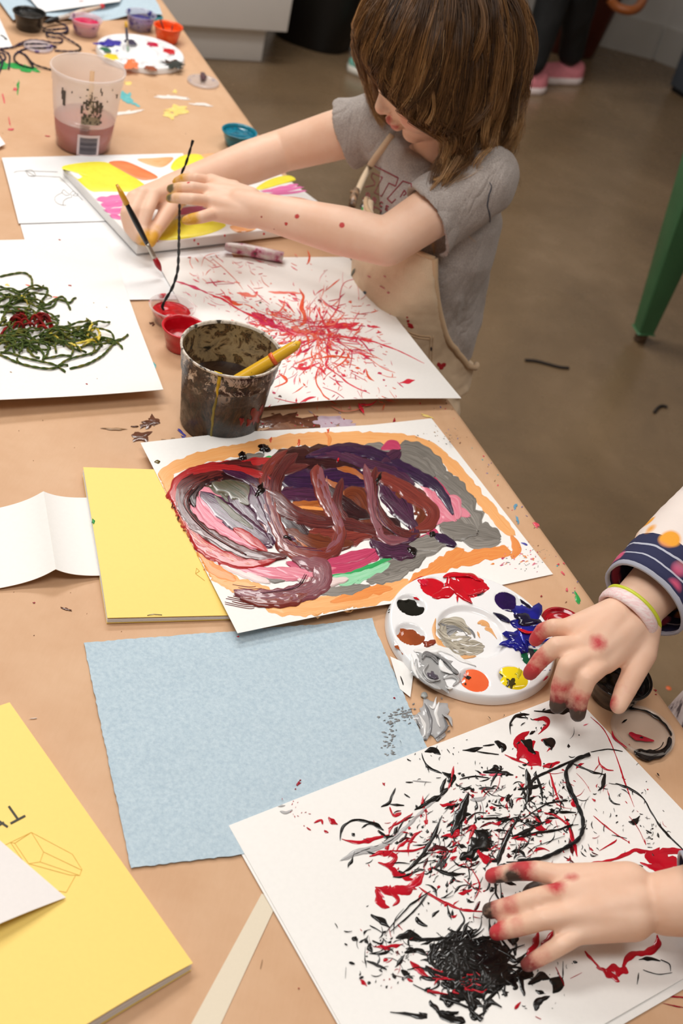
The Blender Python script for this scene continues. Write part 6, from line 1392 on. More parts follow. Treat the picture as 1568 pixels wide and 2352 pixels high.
def put(pts, r, tn):
    m = len(pts); base = len(hv); up = None
    for i, p in enumerate(pts):
        t = (pts[min(i+1, m-1)]-pts[max(i-1, 0)]).normalized()
        if up is None: up = t.orthogonal().normalized()
        up = (up-t*up.dot(t)).normalized(); s_ = t.cross(up); rr = r*(1-.75*(i/(m-1))**2.5)
        for a in (0, 2.094, 4.189): hv.append(p+(up*math.cos(a)+s_*math.sin(a))*rr); tone.append(min(1, max(0, tn+.55*(i/(m-1))**1.6-.14)))
    for i in range(m-1):
        for j in range(3): a = base+i*3+j; b = base+i*3+(j+1) % 3; hfc.append((a, b, b+3, a+3))
def lock(guide, n, spread, r=.00045, tn=None, curl=0):
    t0 = rg.uniform(.05, .75) if tn is None else tn
    for k in range(n):
        a = rg.uniform(0, 6.28); q = spread*math.sqrt(rg.random()); off = Vector((math.cos(a)*q, math.sin(a)*q, rg.gauss(0, q*.4)))
        w = rg.uniform(.0, .006); ph = rg.uniform(0, 6); e = rg.uniform(.86, 1.0); m = max(4, int(len(guide)*e)); out = []
        for i in range(m):
            t = i/(len(guide)-1)
            out.append(guide[i]+off*(1.0-.62*t)+Vector((math.sin(ph+t*9), math.cos(ph*2+t*8), 0))*(w*t))
        put(out, r*rg.uniform(.7, 1.25), t0+rg.gauss(0, .13))
def go_(az, el, ln, puff, wave, fl, n, sp, tn=None, r=.00045, hx=0, tu=2):
    g = strand_path(az, el, ln, puff, wave, rg.uniform(0, 6), fl, hx, tu)
    if len(g) > 6: lock(g, n if n == 1 else int(n*2.2), sp, r, tn)
for k in range(240):
    az = rg.uniform(-math.pi, math.pi); el = math.asin(rg.uniform(-.15, 1))
    if abs(az) < .75 and el < .62: continue
    side = 1 if math.sin(az) >= 0 else -1
    front = abs(az) < 1.2; far = side < 0
    ln = rg.uniform(.27, .345)-(.07 if el < .25 else 0)-(.05 if far else 0)
    fl = HF*.75+HL*(side*.7)+HU*.10 if front else None
    pf = rg.uniform(.006, .018) if front else (rg.uniform(.008, .02) if far and abs(az) < 2.2 else rg.uniform(.016, .034))
    go_(az, el, ln*(.86 if front else 1), pf, rg.uniform(.012, .03), fl, 17, .0095 if not front else .0075)
for k in range(80):                                         # near side, over the cheek and ear
    az = rg.uniform(.55, 1.8); el = rg.uniform(.45, 1.3)
    go_(az, el, rg.uniform(.26, .37), rg.uniform(.012, .030), rg.uniform(.016, .04), HF*rg.uniform(.15, .6)+HL*.9, 16, .008)
for k in range(34):                                         # fringe falling over the brow and eye
    az = rg.uniform(-.35, .75); el = rg.uniform(.75, 1.3)
    go_(az, el, rg.uniform(.12, .19), rg.uniform(.006, .013), .004, HF*.9+HL*rg.uniform(.1, .6), 16, .008, rg.uniform(.25, .7))
for k in range(22):                                         # far side lock beside the nose
    az = rg.uniform(-1.05, -.6); el = rg.uniform(.5, .9)
    go_(az, el, rg.uniform(.22, .28), rg.uniform(.008, .014), .008, HF*.6-HL*.8, 12, .006, .65)
for k in range(8):                                          # loose curls hanging onto the shoulder
    az = rg.uniform(.9, 1.9); el = rg.uniform(.5, 1.0)
    go_(az, el, rg.uniform(.32, .37), .03, .05, HF*.3+HL*.9, 10, .004, .7)
for k in range(46):                                         # curls at the ends of the near side
    az = rg.uniform(.7, 2.0); el = rg.uniform(.4, 1.15)
    go_(az, el, rg.uniform(.29, .40), rg.uniform(.018, .036), .012, HF*rg.uniform(.1, .6)+HL*.9, 11, .0045, rg.uniform(.45, .85), .00042, rg.uniform(.010, .022), rg.uniform(.8, 2.0))
for k in range(60):                                         # loose fly-away hairs
    az = rg.uniform(-math.pi, math.pi); el = math.asin(rg.uniform(.1, 1))
    if abs(az) < .8 and el < .7: continue
    go_(az, el, rg.uniform(.18, .30), rg.uniform(.02, .042) if az > -.4 else .018, .018, None, 1, .002, .85, .00035)
me = bpy.data.meshes.new('hair'); me.from_pydata([tuple(v) for v in hv], [], hfc)
at = me.attributes.new('tone', 'FLOAT', 'POINT'); at.data.foreach_set('value', np.array(tone, np.float32))
hair = link('hair', me, HAIR, girl, True, 'light brown wavy shoulder-length hair')
bm = bmesh.new(); egg(bm, H(-.022, 0, .030), (.1075, .091, .099), HM)
for v in list(bm.verts):
    q = v.co-HC
    if q.dot(HF) > .045 and q.dot(HU) < .085: bm.verts.remove(v)
me = bpy.data.meshes.new('scalp_hair'); bm.to_mesh(me); bm.free(); at = me.attributes.new('tone', 'FLOAT', 'POINT'); at.data.foreach_set('value', np.full(len(me.vertices), .12, np.float32))
link('under_hair', me, HAIR, hair)
# her brush
a, b = P(268, 424, .135), P(371, 624, .012)
brush('paint_brush', 'thin black brush with a yellow handle end and red tip in the girl\'s far hand', a, b, .0048, gloss('black_brush_lacquer', '15171c', '15171c', 20, .15), fm, plain('red_wet_bristles', 'a01420', .3), .17, .16, base=a.lerp(b, .5))
bm = bmesh.new(); tube(bm, [a, a.lerp(b, .1), a.lerp(b, .22)], [.0022, .0042, .0048], 12); obj('handle_end', bm, plain('amber_lacquer', 'd69a20', .25), bpy.data.objects['paint_brush.003'], label='yellow handle end')
# ================================================================ the child at the right, seen by hands, sleeve and a bit of skirt
def ribs(px):
    return [P(*q) for q in px]
W1, E1_, W2, E2_ = P(1456, 1398, .105), P(1650, 1200, .16), P(1532, 2074, .062), P(1800, 2050, .10)
k2f = -EN; k2l = Vector((-k2f.y, k2f.x, 0))                 # facing the table; her left
k2c = TP(2.2, -.25, TZ)                                    # trunk beside the table edge
kid = thing('person', Vector((k2c.x, k2c.y, 0)), 'child reaching in from the right edge with paint-stained hands, floral sleeves and two bracelets', 'person')
def K2(z, lean=0.0): return Vector((k2c.x, k2c.y, TZ+z))+k2f*lean
S1_, S2_ = K2(.30, .10)-k2l*.12, K2(.30, .10)+k2l*.12
bm = bmesh.new()
loft(bm, [(K2(z, l), k2l, k2f, a, b) for z, l, a, b in ((-.12, 0, .10, .085), (0, .01, .09, .08), (.12, .04, .095, .08), (.22, .075, .105, .08), (.30, .10, .095, .06), (.33, .11, .055, .05))], 32)
hd = K2(.50, .15); hm = Matrix((k2f, k2l, UP)).transposed()
egg(bm, hd, (.105, .088, .105), hm); egg(bm, hd+k2f*.035+UP*-.05, (.072, .07, .075), hm); egg(bm, hd+k2f*.06+UP*-.10, (.025, .025, .02), hm)
pillc(bm, K2(.31, .11), .05, hd+UP*-.06, .048); pillc(bm, hd+k2f*.09+UP*-.01, .009, hd+k2f*.108+UP*-.035, .012)
for s in (-1, 1):
    egg(bm, hd+k2l*(.088*s)+UP*-.02, (.02, .009, .027), hm); egg(bm, hd+k2f*.085+k2l*(.03*s), (.013, .02, .011), hm); egg(bm, hd+k2f*.088+k2l*(.010*s)+UP*-.078, (.010, .014, .009), hm)
    hp = K2(-.12)+k2l*(.046*s); kn = Vector((hp.x, hp.y, .34)); an = Vector((hp.x, hp.y, .07))-k2f*.02
    chain(bm, [hp, kn, an], [.07, .048, .034]); pillc(bm, an+UP*-.03, .03, an+k2f*.12+UP*-.045, .024)
pillc(bm, K2(.27, .09)-k2l*.06, .05, S1_, .045); pillc(bm, K2(.27, .09)+k2l*.06, .05, S2_, .045)
arm(S1_, E1_, W1, [.044, .040, .037, .037, .033, .0300]); arm(S2_, E2_, W2, [.044, .041, .037, .038, .034, .0300])
# right hand over the black cup
KA = ribs([(1306, 1444, .088), (1328, 1484, .088), (1356, 1508, .086), (1390, 1522, .080)])
for a in ribs([(1410, 1420, .104), (1440, 1440, .100), (1470, 1440, .096)]):
    for k in KA: pillc(bm, a, .0235, k, .0130)
chain(bm, ribs([(1470, 1440, .094), (1474, 1500, .082)]), [.024, .017])
R1f = [finger(ribs(q), rs) for q, rs in (([(1306, 1444, .088), (1272, 1440, .090), (1246, 1448, .078), (1229, 1470, .064)], (.0112, .0100, .0092, .0080)), ([(1328, 1484, .088), (1276, 1484, .090), (1242, 1514, .072), (1217, 1546, .056)], (.0122, .0110, .0100, .0086)),
      ([(1350, 1504, .086), (1302, 1530, .086), (1286, 1576, .064), (1279, 1622, .046)], (.0125, .0113, .0104, .0090)), ([(1384, 1522, .080), (1346, 1558, .080), (1330, 1604, .060), (1326, 1640, .046)], (.0125, .0113, .0104, .0090)),
      ([(1474, 1500, .082), (1456, 1544, .072), (1434, 1588, .058), (1420, 1620, .050)], (.0170, .0135, .0122, .0100)))]
# left hand on the black and red painting
KBv = ribs([(1288, 2012, .052), (1294, 2052, .056), (1308, 2100, .054), (1334, 2140, .046)])
for a in ribs([(1440, 2035, .062), (1450, 2075, .060), (1450, 2105, .054)]):
    for k in KBv: pillc(bm, a, .0230, k, .0120)
L1f = [finger(ribs(q), rs) for q, rs in (([(1288, 2012, .052), (1235, 2000, .050), (1182, 2002, .038), (1130, 2012, .026)], (.0108, .0098, .0090, .0078)), ([(1294, 2052, .056), (1235, 2062, .056), (1176, 2080, .042), (1124, 2092, .028)], (.0110, .0100, .0092, .0080)),
      ([(1308, 2102, .054), (1248, 2112, .054), (1192, 2129, .040), (1140, 2142, .027)], (.0108, .0098, .0090, .0078)), ([(1334, 2140, .046), (1288, 2170, .044), (1250, 2193, .033), (1212, 2215, .022)], (.0102, .0092, .0085, .0074)),
      ([(1400, 2030, .040), (1330, 2020, .024), (1270, 2030, .018), (1220, 2050, .016)], (.0160, .0125, .0105, .0090)))]
me = fuse(bm, .0028, 5, .5)
rdk, blk_ = 'c3122f', '0f0b0c'
sp = []
for F_ in R1f[:4]: sp += [(F_[3], .022, rdk, .9), (F_[2], .017, rdk, .8), (F_[1], .012, rdk, .5)]
for q in (R1f[2], R1f[3]): sp += [(q[3], .019, blk_, 1)]
sp += [(R1f[1][3], .009, blk_, .7), (KA[1]+Vector((.018, 0, .008)), .015, rdk, .8), (KA[3]+Vector((0, .012, .012)), .009, rdk, .6), (R1f[4][2], .014, rdk, .6), (R1f[4][3]+Vector((-.008, 0, 0)), .012, rdk, .7)]
for F_ in L1f[:4]: sp += [(F_[3], .018, rdk, .8), (F_[2], .014, rdk, .5)]
sp += [(L1f[0][2].lerp(L1f[0][1], .4), .020, rdk, .8), (L1f[0][2]+Vector((0, -.009, 0)), .013, blk_, .9), (L1f[0][3]+Vector((.008, -.007, 0)), .010, blk_, .9), (L1f[1][3], .014, blk_, 1), (L1f[1][2], .013, rdk, .8), (L1f[3][3], .014, blk_, .9), (KBv[1]+Vector((-.012, 0, .008)), .014, rdk, .7), (KBv[0].lerp(KBv[1], .5)+Vector((.006, 0, .010)), .010, rdk, .6), (L1f[2][3], .012, rdk, .8), (L1f[2][2], .010, 'd8506a', .5), (L1f[4][3], .02, blk_, .9)]
sp += [(hd+k2f*.098+UP*-.078, .016, 'c8625c', .9), (hd+k2f*.098+k2l*.03+UP*-.003, .008, '5a4030', .8), (hd+k2f*.098-k2l*.03+UP*-.003, .008, '5a4030', .8)]
stain(me, sp); link('body', me, SKIN, kid)
# bracelets on the right wrist
def band(name, at, r, th, mat, label, a=1.0, tilt=0, bead=0):
    d = (W1-P(1380, 1470, .095)).normalized() if False else (E1_-W1).normalized()
    d = (d+UP*tilt).normalized(); c = W1.lerp(E1_, at); s = d.orthogonal().normalized(); w = s.cross(d); bm = bmesh.new(); n = 64; rows = []
    for k in range(n):
        t = 2*math.pi*k/n; rad = s*math.cos(t)+w*math.sin(t); row = []
        for j in range(10):
            q = 2*math.pi*j/10; row.append(bm.verts.new(c+rad*(r+th*math.cos(q)*(1+bead*math.sin(t*22)))+d*(th*a*math.sin(q))))
        rows.append(row)
    rows.append(rows[0]); ungrid(bm, [r_+[r_[0]] for r_ in rows]) if False else None
    for i in range(n):
        for j in range(10): bm.faces.new((rows[i][j], rows[(i+1) % n][j], rows[(i+1) % n][(j+1) % 10], rows[i][(j+1) % 10]))
    return obj(name, bm, mat, kid, True, label)
pkb = N('pink_woven_band'); f = pkb.noise(pkb.coord('Object', (60, 200, 200)), 2, 3); pkb.set(Base_Color=pkb.ramp(f, [(.4, L('f3cfcf')), (.6, L('f7e6e4'))]), Roughness=.6); pkb.bump(f, .5, .001)
band('bracelet', -.07, .0345, .0036, pkb.m, 'pale pink woven bracelet', 2.2, .10)
band('bracelet', -.005, .0350, .0026, plain('lime_band', 'cfd83a', .4), 'lime green thin bracelet', 1, .14)
# floral sleeve
q = N('floral_print_jersey'); uvv = q.coord('UV'); sx = q.n('SeparateXYZ'); q.l(uvv, sx.inputs[0]); t = sx.outputs[0]
vo = q.n('TexVoronoi'); vo.inputs['Scale'].default_value = 30; q.l(q.coord(), vo.inputs['Vector']); flo = q.ramp(vo.outputs['Distance'], [(.30, (1,)*3), (.42, (0,)*3)])
wob = q.math('ADD', t, q.math('MULTIPLY', q.noise(q.coord(), 14, 3), .10))
navy, ltg, pk1, orr, cre = L('272a4e'), L('b9bccb'), L('d2557a'), L('f0a530'), L('efe3dc')
base = q.ramp(wob, [(.0, ltg), (.075, navy), (.165, navy), (.17, ltg), (.185, navy), (.27, navy), (.275, ltg), (.29, navy), (.40, navy), (.405, cre), (.42, cre)], 'CONSTANT')
fc = q.ramp(wob, [(0, pk1), (.20, pk1), (.25, L('c46a8a')), (.36, orr), (.60, orr), (.62, cre)])
fm_ = q.math('MULTIPLY', flo, q.ramp(wob, [(.09, (0,)*3), (.12, (1,)*3), (.6, (1,)*3), (.66, (0,)*3)]))
q.set(Base_Color=q.mix(fm_, base, fc), Roughness=.85); q.bump(q.noise(q.coord(), 500, 2), .2, .0006)
FLOR = q.m
def sleeve2(W_, E_, S_, k0, r, mat, name, label):
    cs = [W_.lerp(E_, k0+(1-k0)*i/14) for i in range(15)]+[E_.lerp(S_, i/8) for i in range(1, 9)]+[S_.lerp(K2(.26, .085), q_) for q_ in (.3, .6, .9)]
    bm = bmesh.new(); uv = bm.loops.layers.uv.new('UVMap'); n = 40; rows = []; d0 = (E_-W_).normalized()
    for i, c in enumerate(cs):
        d = (cs[min(i+1, len(cs)-1)]-cs[max(i-1, 0)]).normalized(); s = d.cross(UP).normalized(); u = s.cross(d)
        rr = r*(1.0+.12*min(1, i/8))+.0025*noise.noise(Vector((i*.9, 3, 1)))
        rows.append([bm.verts.new(c+s*math.cos(a)*rr*(1+.05*noise.noise(Vector((i*.6, math.cos(a)*1.5, math.sin(a)*1.5))))+u*math.sin(a)*rr*(1+.05*noise.noise(Vector((i*.5, math.cos(a)*1.5, 4+math.sin(a)*1.5))))) for a in [2*math.pi*k/n for k in range(n)]])
    inner = [[bm.verts.new(cs[i]+(v.co-cs[i])*.93) for v in rows[i]] for i in (3, 1, 0)]
    allr = inner+rows; idx = [3, 1, 0]+list(range(len(rows)))
    for i in range(len(allr)-1):
        for j in range(n):
            f = bm.faces.new((allr[i][j], allr[i+1][j], allr[i+1][(j+1) % n], allr[i][(j+1) % n]))
            for lp, (a, b) in zip(f.loops, ((i, j), (i+1, j), (i+1, j+1), (i, j+1))): lp[uv].uv = (idx[a]/14, b/n)
    return obj(name, bm, mat, kid, True, label)
sleeve2(W1, E1_, S1_, .10, .053, FLOR, 'sleeve', 'floral navy, white and orange sleeve')
sleeve2(W2, E2_, S2_, .17, .046, FLOR, 'sleeve', 'floral sleeve with navy cuff')
q = N('pale_pink_spattered_cloth'); f = q.noise(q.coord(), 26, 4, .6); q.set(Base_Color=q.ramp(f, [(.36, L('5a4a4c')), (.44, L('c9b4b0')), (.7, L('e2d4d0'))]), Roughness=.9)
bm = bmesh.new(); loft(bm, [(K2(z, l), k2l, k2f, a, b) for z, l, a, b in ((-.36, 0, .17, .15), (-.2, 0, .14, .125), (-.08, .01, .115, .105), (0, .035, .105, .098), (.12, .065, .106, .094), (.22, .075, .115, .092), (.31, .10, .10, .07), (.335, .11, .062, .056))], 40)
me = fuse(bm, .004, 6, .5); ruffle(me, .007, 14, 2, (1, 1, .4)); link('dress', me, q.m, kid, True, 'pale pink dress marked with paint')
bm = bmesh.new(); egg(bm, hd+k2f*-.022+UP*.022, (.110, .098, .104), hm)
for k in range(30):                                         # chin-length locks round the sides and back
    a_ = 1.25+(6.283-2.5)*k/29; o_ = k2f*(math.cos(a_)*.098)+k2l*(math.sin(a_)*.090)
    chain(bm, [hd+o_*.85+UP*.05, hd+o_*1.04+UP*-.04, hd+o_*1.02+UP*(-.13-.02*math.sin(k*2.3))], [.020, .017, .008])
for k in range(9):                                          # fringe
    l_ = (k/8-.5)*.13; chain(bm, [hd+k2f*.07+k2l*l_*.8+UP*.085, hd+k2f*.098+k2l*l_+UP*.035], [.016, .010])
me = fuse(bm, .003, 2, .4); ruffle(me, .003, 60, 4, (1, 1, .15))
q = N('brown_hair'); f = q.noise(q.coord('Object', (160, 160, 14)), 1, 4, .6); q.set(Base_Color=q.ramp(f, [(.35, L('3f2814')), (.65, L('7a5230'))]), Roughness=.45); q.bump(f, .5, .002)
link('hair', me, q.m, kid)

# ================================================================ people in the background, seen by their legs
def bystander(fa, fb, facing, label, shoe, sole, H_=1.45):
    """fa, fb = floor points of the two feet"""
    fc_ = (fa+fb)/2; f = unit(*facing, 0); l = Vector((-f.y, f.x, 0)); k = H_/1.45
    t = thing('person', Vector((fc_.x, fc_.y, 0)), label, 'person'); C_ = lambda z, fw=0: Vector((fc_.x, fc_.y, z*k))+f*fw
    bm = bmesh.new(); hpz = .76
    loft(bm, [(C_(z, 0), l, f, a, b) for z, a, b in ((.68, .11, .085), (.80, .10, .08), (.95, .105, .08), (1.10, .12, .075), (1.17, .10, .06), (1.19, .05, .05))], 24)
    hm_ = Matrix((f, l, UP)).transposed(); egg(bm, C_(1.34), (.095, .078, .105), hm_); egg(bm, C_(1.29, .03), (.06, .058, .065), hm_); pillc(bm, C_(1.18), .045, C_(1.28), .042); pillc(bm, C_(1.33, .08), .008, C_(1.305, .10), .011)
    for s in (-1, 1):
        egg(bm, C_(1.32)+l*(.078*s), (.018, .008, .025), hm_)
        S_ = C_(1.13)+l*(.125*s); E_ = C_(.88, -.02)+l*(.16*s); W_ = C_(.70, .06)+l*(.15*s); chain(bm, [S_, E_, W_], [.042, .035, .026])
        for j in range(4): chain(bm, [W_+f*(.012*(j-1.5))+UP*-.02, W_+f*(.016*(j-1.5)+.01)+UP*-.09, W_+f*(.014*(j-1.5)+.02)+UP*-.13], [.016, .0095, .007])
        chain(bm, [W_+f*.02+UP*-.02, W_+f*.05+UP*-.06, W_+f*.055+UP*-.09], [.015, .010, .008])
    legs = []
    for s, ft in ((1, fa), (-1, fb)):
        hp = C_(.70)+l*(.055*s); an = Vector((ft.x, ft.y, .09)); kn = hp.lerp(an, .5)+f*.02; chain(bm, [hp, kn, an], [.08, .055, .035]); legs.append((hp, kn, an))
    link('body', fuse(bm, .005, 4), SKIN, t)
    bm = bmesh.new(); loft(bm, [(C_(z), l, f, a, b) for z, a, b in ((.62, .12, .10), (.72, .125, .10), (.84, .112, .092), (.88, .10, .08))], 24)
    for hp, kn, an in legs: chain(bm, [hp, kn, an+UP*.03], [.094, .068, .052])
    me = fuse(bm, .006, 5); ruffle(me, .006, 14, 4, (1, 1, .6)); link('trousers', me, plain('black_cloth', '0d0d0e', .8, .1, 60), t, True, 'black trousers')
    bm = bmesh.new(); loft(bm, [(C_(z), l, f, a, b) for z, a, b in ((.80, .12, .10), (.95, .118, .094), (1.10, .13, .088), (1.175, .105, .07), (1.20, .058, .056))], 24)
    for s in (-1, 1): pillc(bm, C_(1.13)+l*(.11*s), .056, C_(.96, -.01)+l*(.15*s), .05)
    link('top', fuse(bm, .006, 5), plain('dark_jersey', '2b2d33', .85), t)
    bm = bmesh.new(); egg(bm, C_(1.36, -.02), (.10, .086, .105), hm_)
    for v in list(bm.verts):
        r_ = v.co-C_(1.34)
        if r_.dot(f) > .045 and r_.z < .05: bm.verts.remove(v)
    obj('hair', bm, plain('dark_brown_hair', '3a281a', .5), t)
    for hp, kn, an in legs:
        bm = bmesh.new(); b0 = Vector((an.x, an.y, 0)); M_ = Matrix((f, l, UP)).transposed()
        rows = []
        for i in range(15):                                 # shoe: rings from heel to toe
            u = i/14; x = -.079+.245*u; w = .0395+.012*math.sin(u*math.pi)*(1 if u > .5 else .6); w *= min(1, (u+.08)*5)**.5*min(1, (1.03-u)*4)**.5; hh = (.088-.02*u if u < .38 else .08-.028*(u-.38)/.62)*(1 if u > .05 else .9)
            rows.append([bm.verts.new(b0+f*x+l*(w*math.cos(a))+UP*(.026+max(0, math.sin(a))*(hh-.026) if math.sin(a) > 0 else .026)) for a in [math.pi*j/10 for j in range(11)]])
        ungrid(bm, rows); bm.faces.new(rows[0]); bm.faces.new(rows[-1][::-1])
        so_ = obj('shoe', bm, plain('shoe_upper', shoe, .7, .1, 80), t)
        bm = bmesh.new(); ro = []
        for i in range(15):
            u = i/14; x = -.082+.25*u; w = .041+.012*math.sin(u*math.pi)*(1 if u > .5 else .6); w *= min(1, (u+.06)*5)**.5*min(1, (1.03-u)*4)**.5
            ro.append([bm.verts.new(b0+f*x+l*(w*c_)+UP*z_) for c_, z_ in ((1, .001), (1.03, .012), (1, .03), (-1, .03), (-1.03, .012), (-1, .001))])
        ungrid(bm, ro, 0, True); bm.faces.new(ro[0]); bm.faces.new(ro[-1][::-1]); obj('sole', bm, plain('shoe_sole', sole, .6), so_, True, 'white sole')
    return t
bystander(PF(1290, 186), PF(1205, 208), (-.62, -.35), 'person in black trousers and pink sneakers standing in the background beside the brown bin', 'd9818b', 'e9d9d6')
bystander(PF(894, 180), PF(975, 122), (-.95, -.25), 'person in black trousers and teal sneakers hidden behind the girl\'s head', '6fae9e', 'e2ddd2')

# ================================================================ furniture of the background
a, b = PF(470, 135), PF(600, 142); dx = (b-a); dx.z = 0; dx.normalize(); nb_ = Vector((-dx.y, dx.x, 0))
if nb_.y < 0: nb_ = -nb_
ang = math.atan2(dx.y, dx.x)
cabw = plain('white_laminate', 'f0ebe6', .35, .02, 5)
cab = thing('storage_cabinet', b-dx*.9+nb_*.25, 'white cabinet with a drawer front and recessed base standing at the top left', 'cabinet')
bm = bmesh.new(); c = b-dx*.90+nb_*.27; box(bm, (c.x, c.y, .065), (1.8, .54, .13), ang); bevel(bm, .003); obj('plinth', bm, cabw, cab)
KT = .135; cor = b
up_ = [(abs(proj(b+dx*u-nb_*w+UP*KT)[0]-657)+abs(proj(b+dx*u-nb_*w+UP*KT)[1]-72), u, w) for u in [k*.01 for k in range(-5, 30)] for w in [k*.01 for k in range(0, 30)]]
_, ou, ow = min(up_)
bm = bmesh.new(); c = b+dx*(ou-.98)+nb_*(.54/2-ow/2); box(bm, (c.x, c.y, KT+.36), (1.96, .54+ow, .72), ang); bevel(bm, .003); obj('cabinet_body', bm, cabw, cab)
for k in range(2):
    bm = bmesh.new(); c = b+dx*(ou-.49-.98*k)-nb_*(ow+.010); box(bm, (c.x, c.y, KT+.352), (.974, .018, .70), ang); bevel(bm, .002); d_ = obj('drawer_front', bm, cabw, cab)
    bm = bmesh.new(); c = c-nb_*.022; box(bm, (c.x, c.y, KT+.62), (.16, .012, .012), ang); bevel(bm, .003); obj('handle', bm, steel, d_)
def bin_(name, label, base, r0, r1, h, mat, cat='bin', sq=2.6, rot=0):
    b_ = PF(*base); t = thing(name, b_, label, cat); bm = bmesh.new(); rows = []
    def rg_(r, z, n=48):
        out = []
        for k in range(n):
            a_ = 2*math.pi*k/n; c_, s_ = math.cos(a_), math.sin(a_); m_ = (abs(c_)**sq+abs(s_)**sq)**(-1/sq); x, y = r*m_*c_, r*.8*m_*s_
            out.append(bm.verts.new(b_+Vector((x*math.cos(rot)-y*math.sin(rot), x*math.sin(rot)+y*math.cos(rot), z))))
        return out
    rr = lambda z: r0+(r1-r0)*z/h
    rows = [rg_(r0-.01, 0), rg_(r0, .008), rg_(rr(h*.9), h*.9), rg_(rr(h*.9)+.014, h*.905), rg_(r1+.016, h), rg_(r1-.004, h), rg_(rr(h*.5)-.006, h*.5), rg_(r0-.006, .012)]
    ungrid(bm, rows, 0, True); bm.faces.new(rows[0]); bm.faces.new(rows[-1]); obj('bin_body', bm, mat, t, auto=40)
    return t, b_
bin_('waste_bin', 'black plastic waste bin on the floor beside the white cabinet', (718, 92), .15, .215, .30, plain('black_plastic', '0c0c0d', .5), rot=-.2)
t, b_ = bin_('waste_bin', 'dark red-brown bin behind the pink sneakers at the top right', (1296, 112), .13, .21, .52, plain('maroon_plastic', '4a1a10', .35), rot=.2)
bm = bmesh.new(); tube(bm, crom([PF(1400, -2, .42), PF(1416, 16, .40), PF(1446, 24, .40), PF(1468, 14, .41), PF(1482, -14, .43)], 8), .018, 10); obj('handle', bm, plain('copper_handle', '8a4a1c', .3), t, True, 'copper brown curved handle')
b_ = PF(1533, 205); t = thing('metal_locker', b_, 'blue-grey cabinet cut off by the right edge at the top', 'cabinet')
bm = bmesh.new(); _e = PF(1568, 228)-b_; _e.normalize(); _n = Vector((-_e.y, _e.x, 0)); _n = _n if _n.x > 0 else -_n; _c = b_+_e*.26+_n*.11; _a = math.atan2(_e.y, _e.x)
box(bm, (_c.x, _c.y, .42), (.52, .22, .80), _a); bevel(bm, .006); obj('locker_body', bm, plain('blue_grey_paint', '4c535c', .5), t)
bm = bmesh.new(); box(bm, (_c.x, _c.y, .012), (.50, .20, .024), _a); obj('plinth', bm, plain('dark_plinth', '22242a', .6), t)
# the green stool table at the right
gl_ = PF(1468, 783); gt = thing('green_table', gl_+Vector((.4, .35, 0)), 'green-legged table with one tapered leg showing at the right edge', 'table')
GRE = plain('green_enamel', '3c6a45', .4, .08, 12)
def leg(cx_, cy_, sx_, sy_):
    bm = bmesh.new(); rows = []
    for z_, w in ((.035, .024), (.30, .038), (.62, .054)):
        o = Vector((cx_+sx_*.02*z_, cy_+sy_*.02*z_, z_))
        rows.append([bm.verts.new(o+Vector((x*w, y*w, 0))) for x, y in ((-1, -1), (1, -1), (1, 1), (-1, 1))])
    ungrid(bm, rows, 0, True); bm.faces.new(rows[0]); bm.faces.new(rows[-1]); bmesh.ops.rotate(bm, verts=bm.verts, cent=(cx_, cy_, 0), matrix=Matrix.Rotation(.314, 3, 'Z')); bevel(bm, .004); l_ = obj('leg', bm, GRE, gt, auto=40)
    bm = bmesh.new(); lathe(bm, [(.014, 0), (.018, .004), (.018, .03), (.013, .04)], (cx_, cy_, 0), 24, cap1=True); obj('foot', bm, plain('brown_glide', '5b4634', .4), l_)
for x, y, a_, c_ in ((0, 0, -1, 1), (.77, .25, 1, 1), (.25, -.77, -1, -1), (1.02, -.52, 1, -1)): leg(gl_.x+x, gl_.y+y, a_, c_)
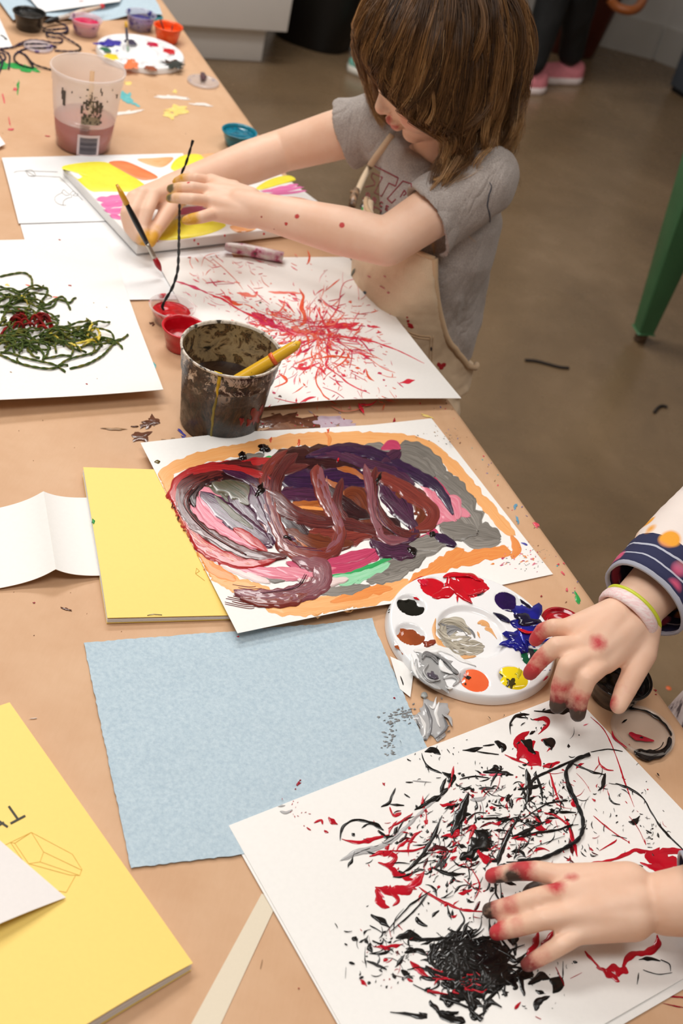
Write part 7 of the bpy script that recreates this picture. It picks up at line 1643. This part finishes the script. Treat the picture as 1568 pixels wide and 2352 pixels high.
bm = bmesh.new(); box(bm, (gl_.x+.51, gl_.y-.26, .645), (.93, .93, .05), .314); bevel(bm, .006); obj('table_top', bm, wood, gt)
# scraps on the floor
for q, lb in (([(1206, 827), (1230, 829), (1258, 836), (1285, 843), (1306, 845)], 'short dark yarn scrap on the floor right of the girl'), ([(1502, 947), (1512, 935), (1522, 932), (1532, 935)], 'small curled dark scrap on the floor below the green leg')):
    bm = bmesh.new(); tube(bm, crom([PF(x, y, .004) for x, y in q], 6), .0042, 8); tag(obj('yarn_scrap', bm, plain('dark_scrap', '2a211c', .8)), lb, 'yarn scrap')
bm = bmesh.new(); c = PF(1535, 1581); lathe(bm, [(.006, 0), (.0055, .0008), (.001, .0012)], c, 16, cap1=True); tag(obj('paint_drop', bm, wet('e06a3a')), 'tiny orange paint drop on the floor by the near table edge', 'paint drop')
# ---------------------------------------------------------------- lamps of the room, plus an added fill by the cabinet
def lamp(x, y, sx, sy, w, rot=0, col=(1, .985, .955)):
    d = bpy.data.lights.new('ceiling_and_fill_light', 'AREA'); d.shape = 'RECTANGLE'; d.size = sx; d.size_y = sy; d.energy = w; d.color = col
    o = bpy.data.objects.new('ceiling_and_fill_light', d); COL.objects.link(o); o.location = (x, y, CH-.03); o.rotation_euler.z = rot; return o
lamp(-.9, 3.2, 1.6, .5, 42, .5); lamp(-1.4, 1.2, 1.6, .5, 30, .5); lamp(1.6, 2.4, 1.4, .4, 13); lamp(-1.0, 3.9, 1.4, .4, 9, .2); lamp(0.0, 0.1, 1.5, .5, 26)  # the weak back-left lamp is a fill added to brighten the white cabinet
wd = bpy.data.worlds.new('room_air'); SC.world = wd; wd.use_nodes = True
wd.node_tree.nodes['Background'].inputs[0].default_value = (.9, .93, 1, 1); wd.node_tree.nodes['Background'].inputs[1].default_value = .3
vs = SC.view_settings; SC.display_settings.display_device = 'sRGB'
vs.view_transform = 'Standard'; vs.look = 'None'; vs.gamma = 1; vs.exposure = 0.12
try: vs.use_curve_mapping = False
except Exception: pass
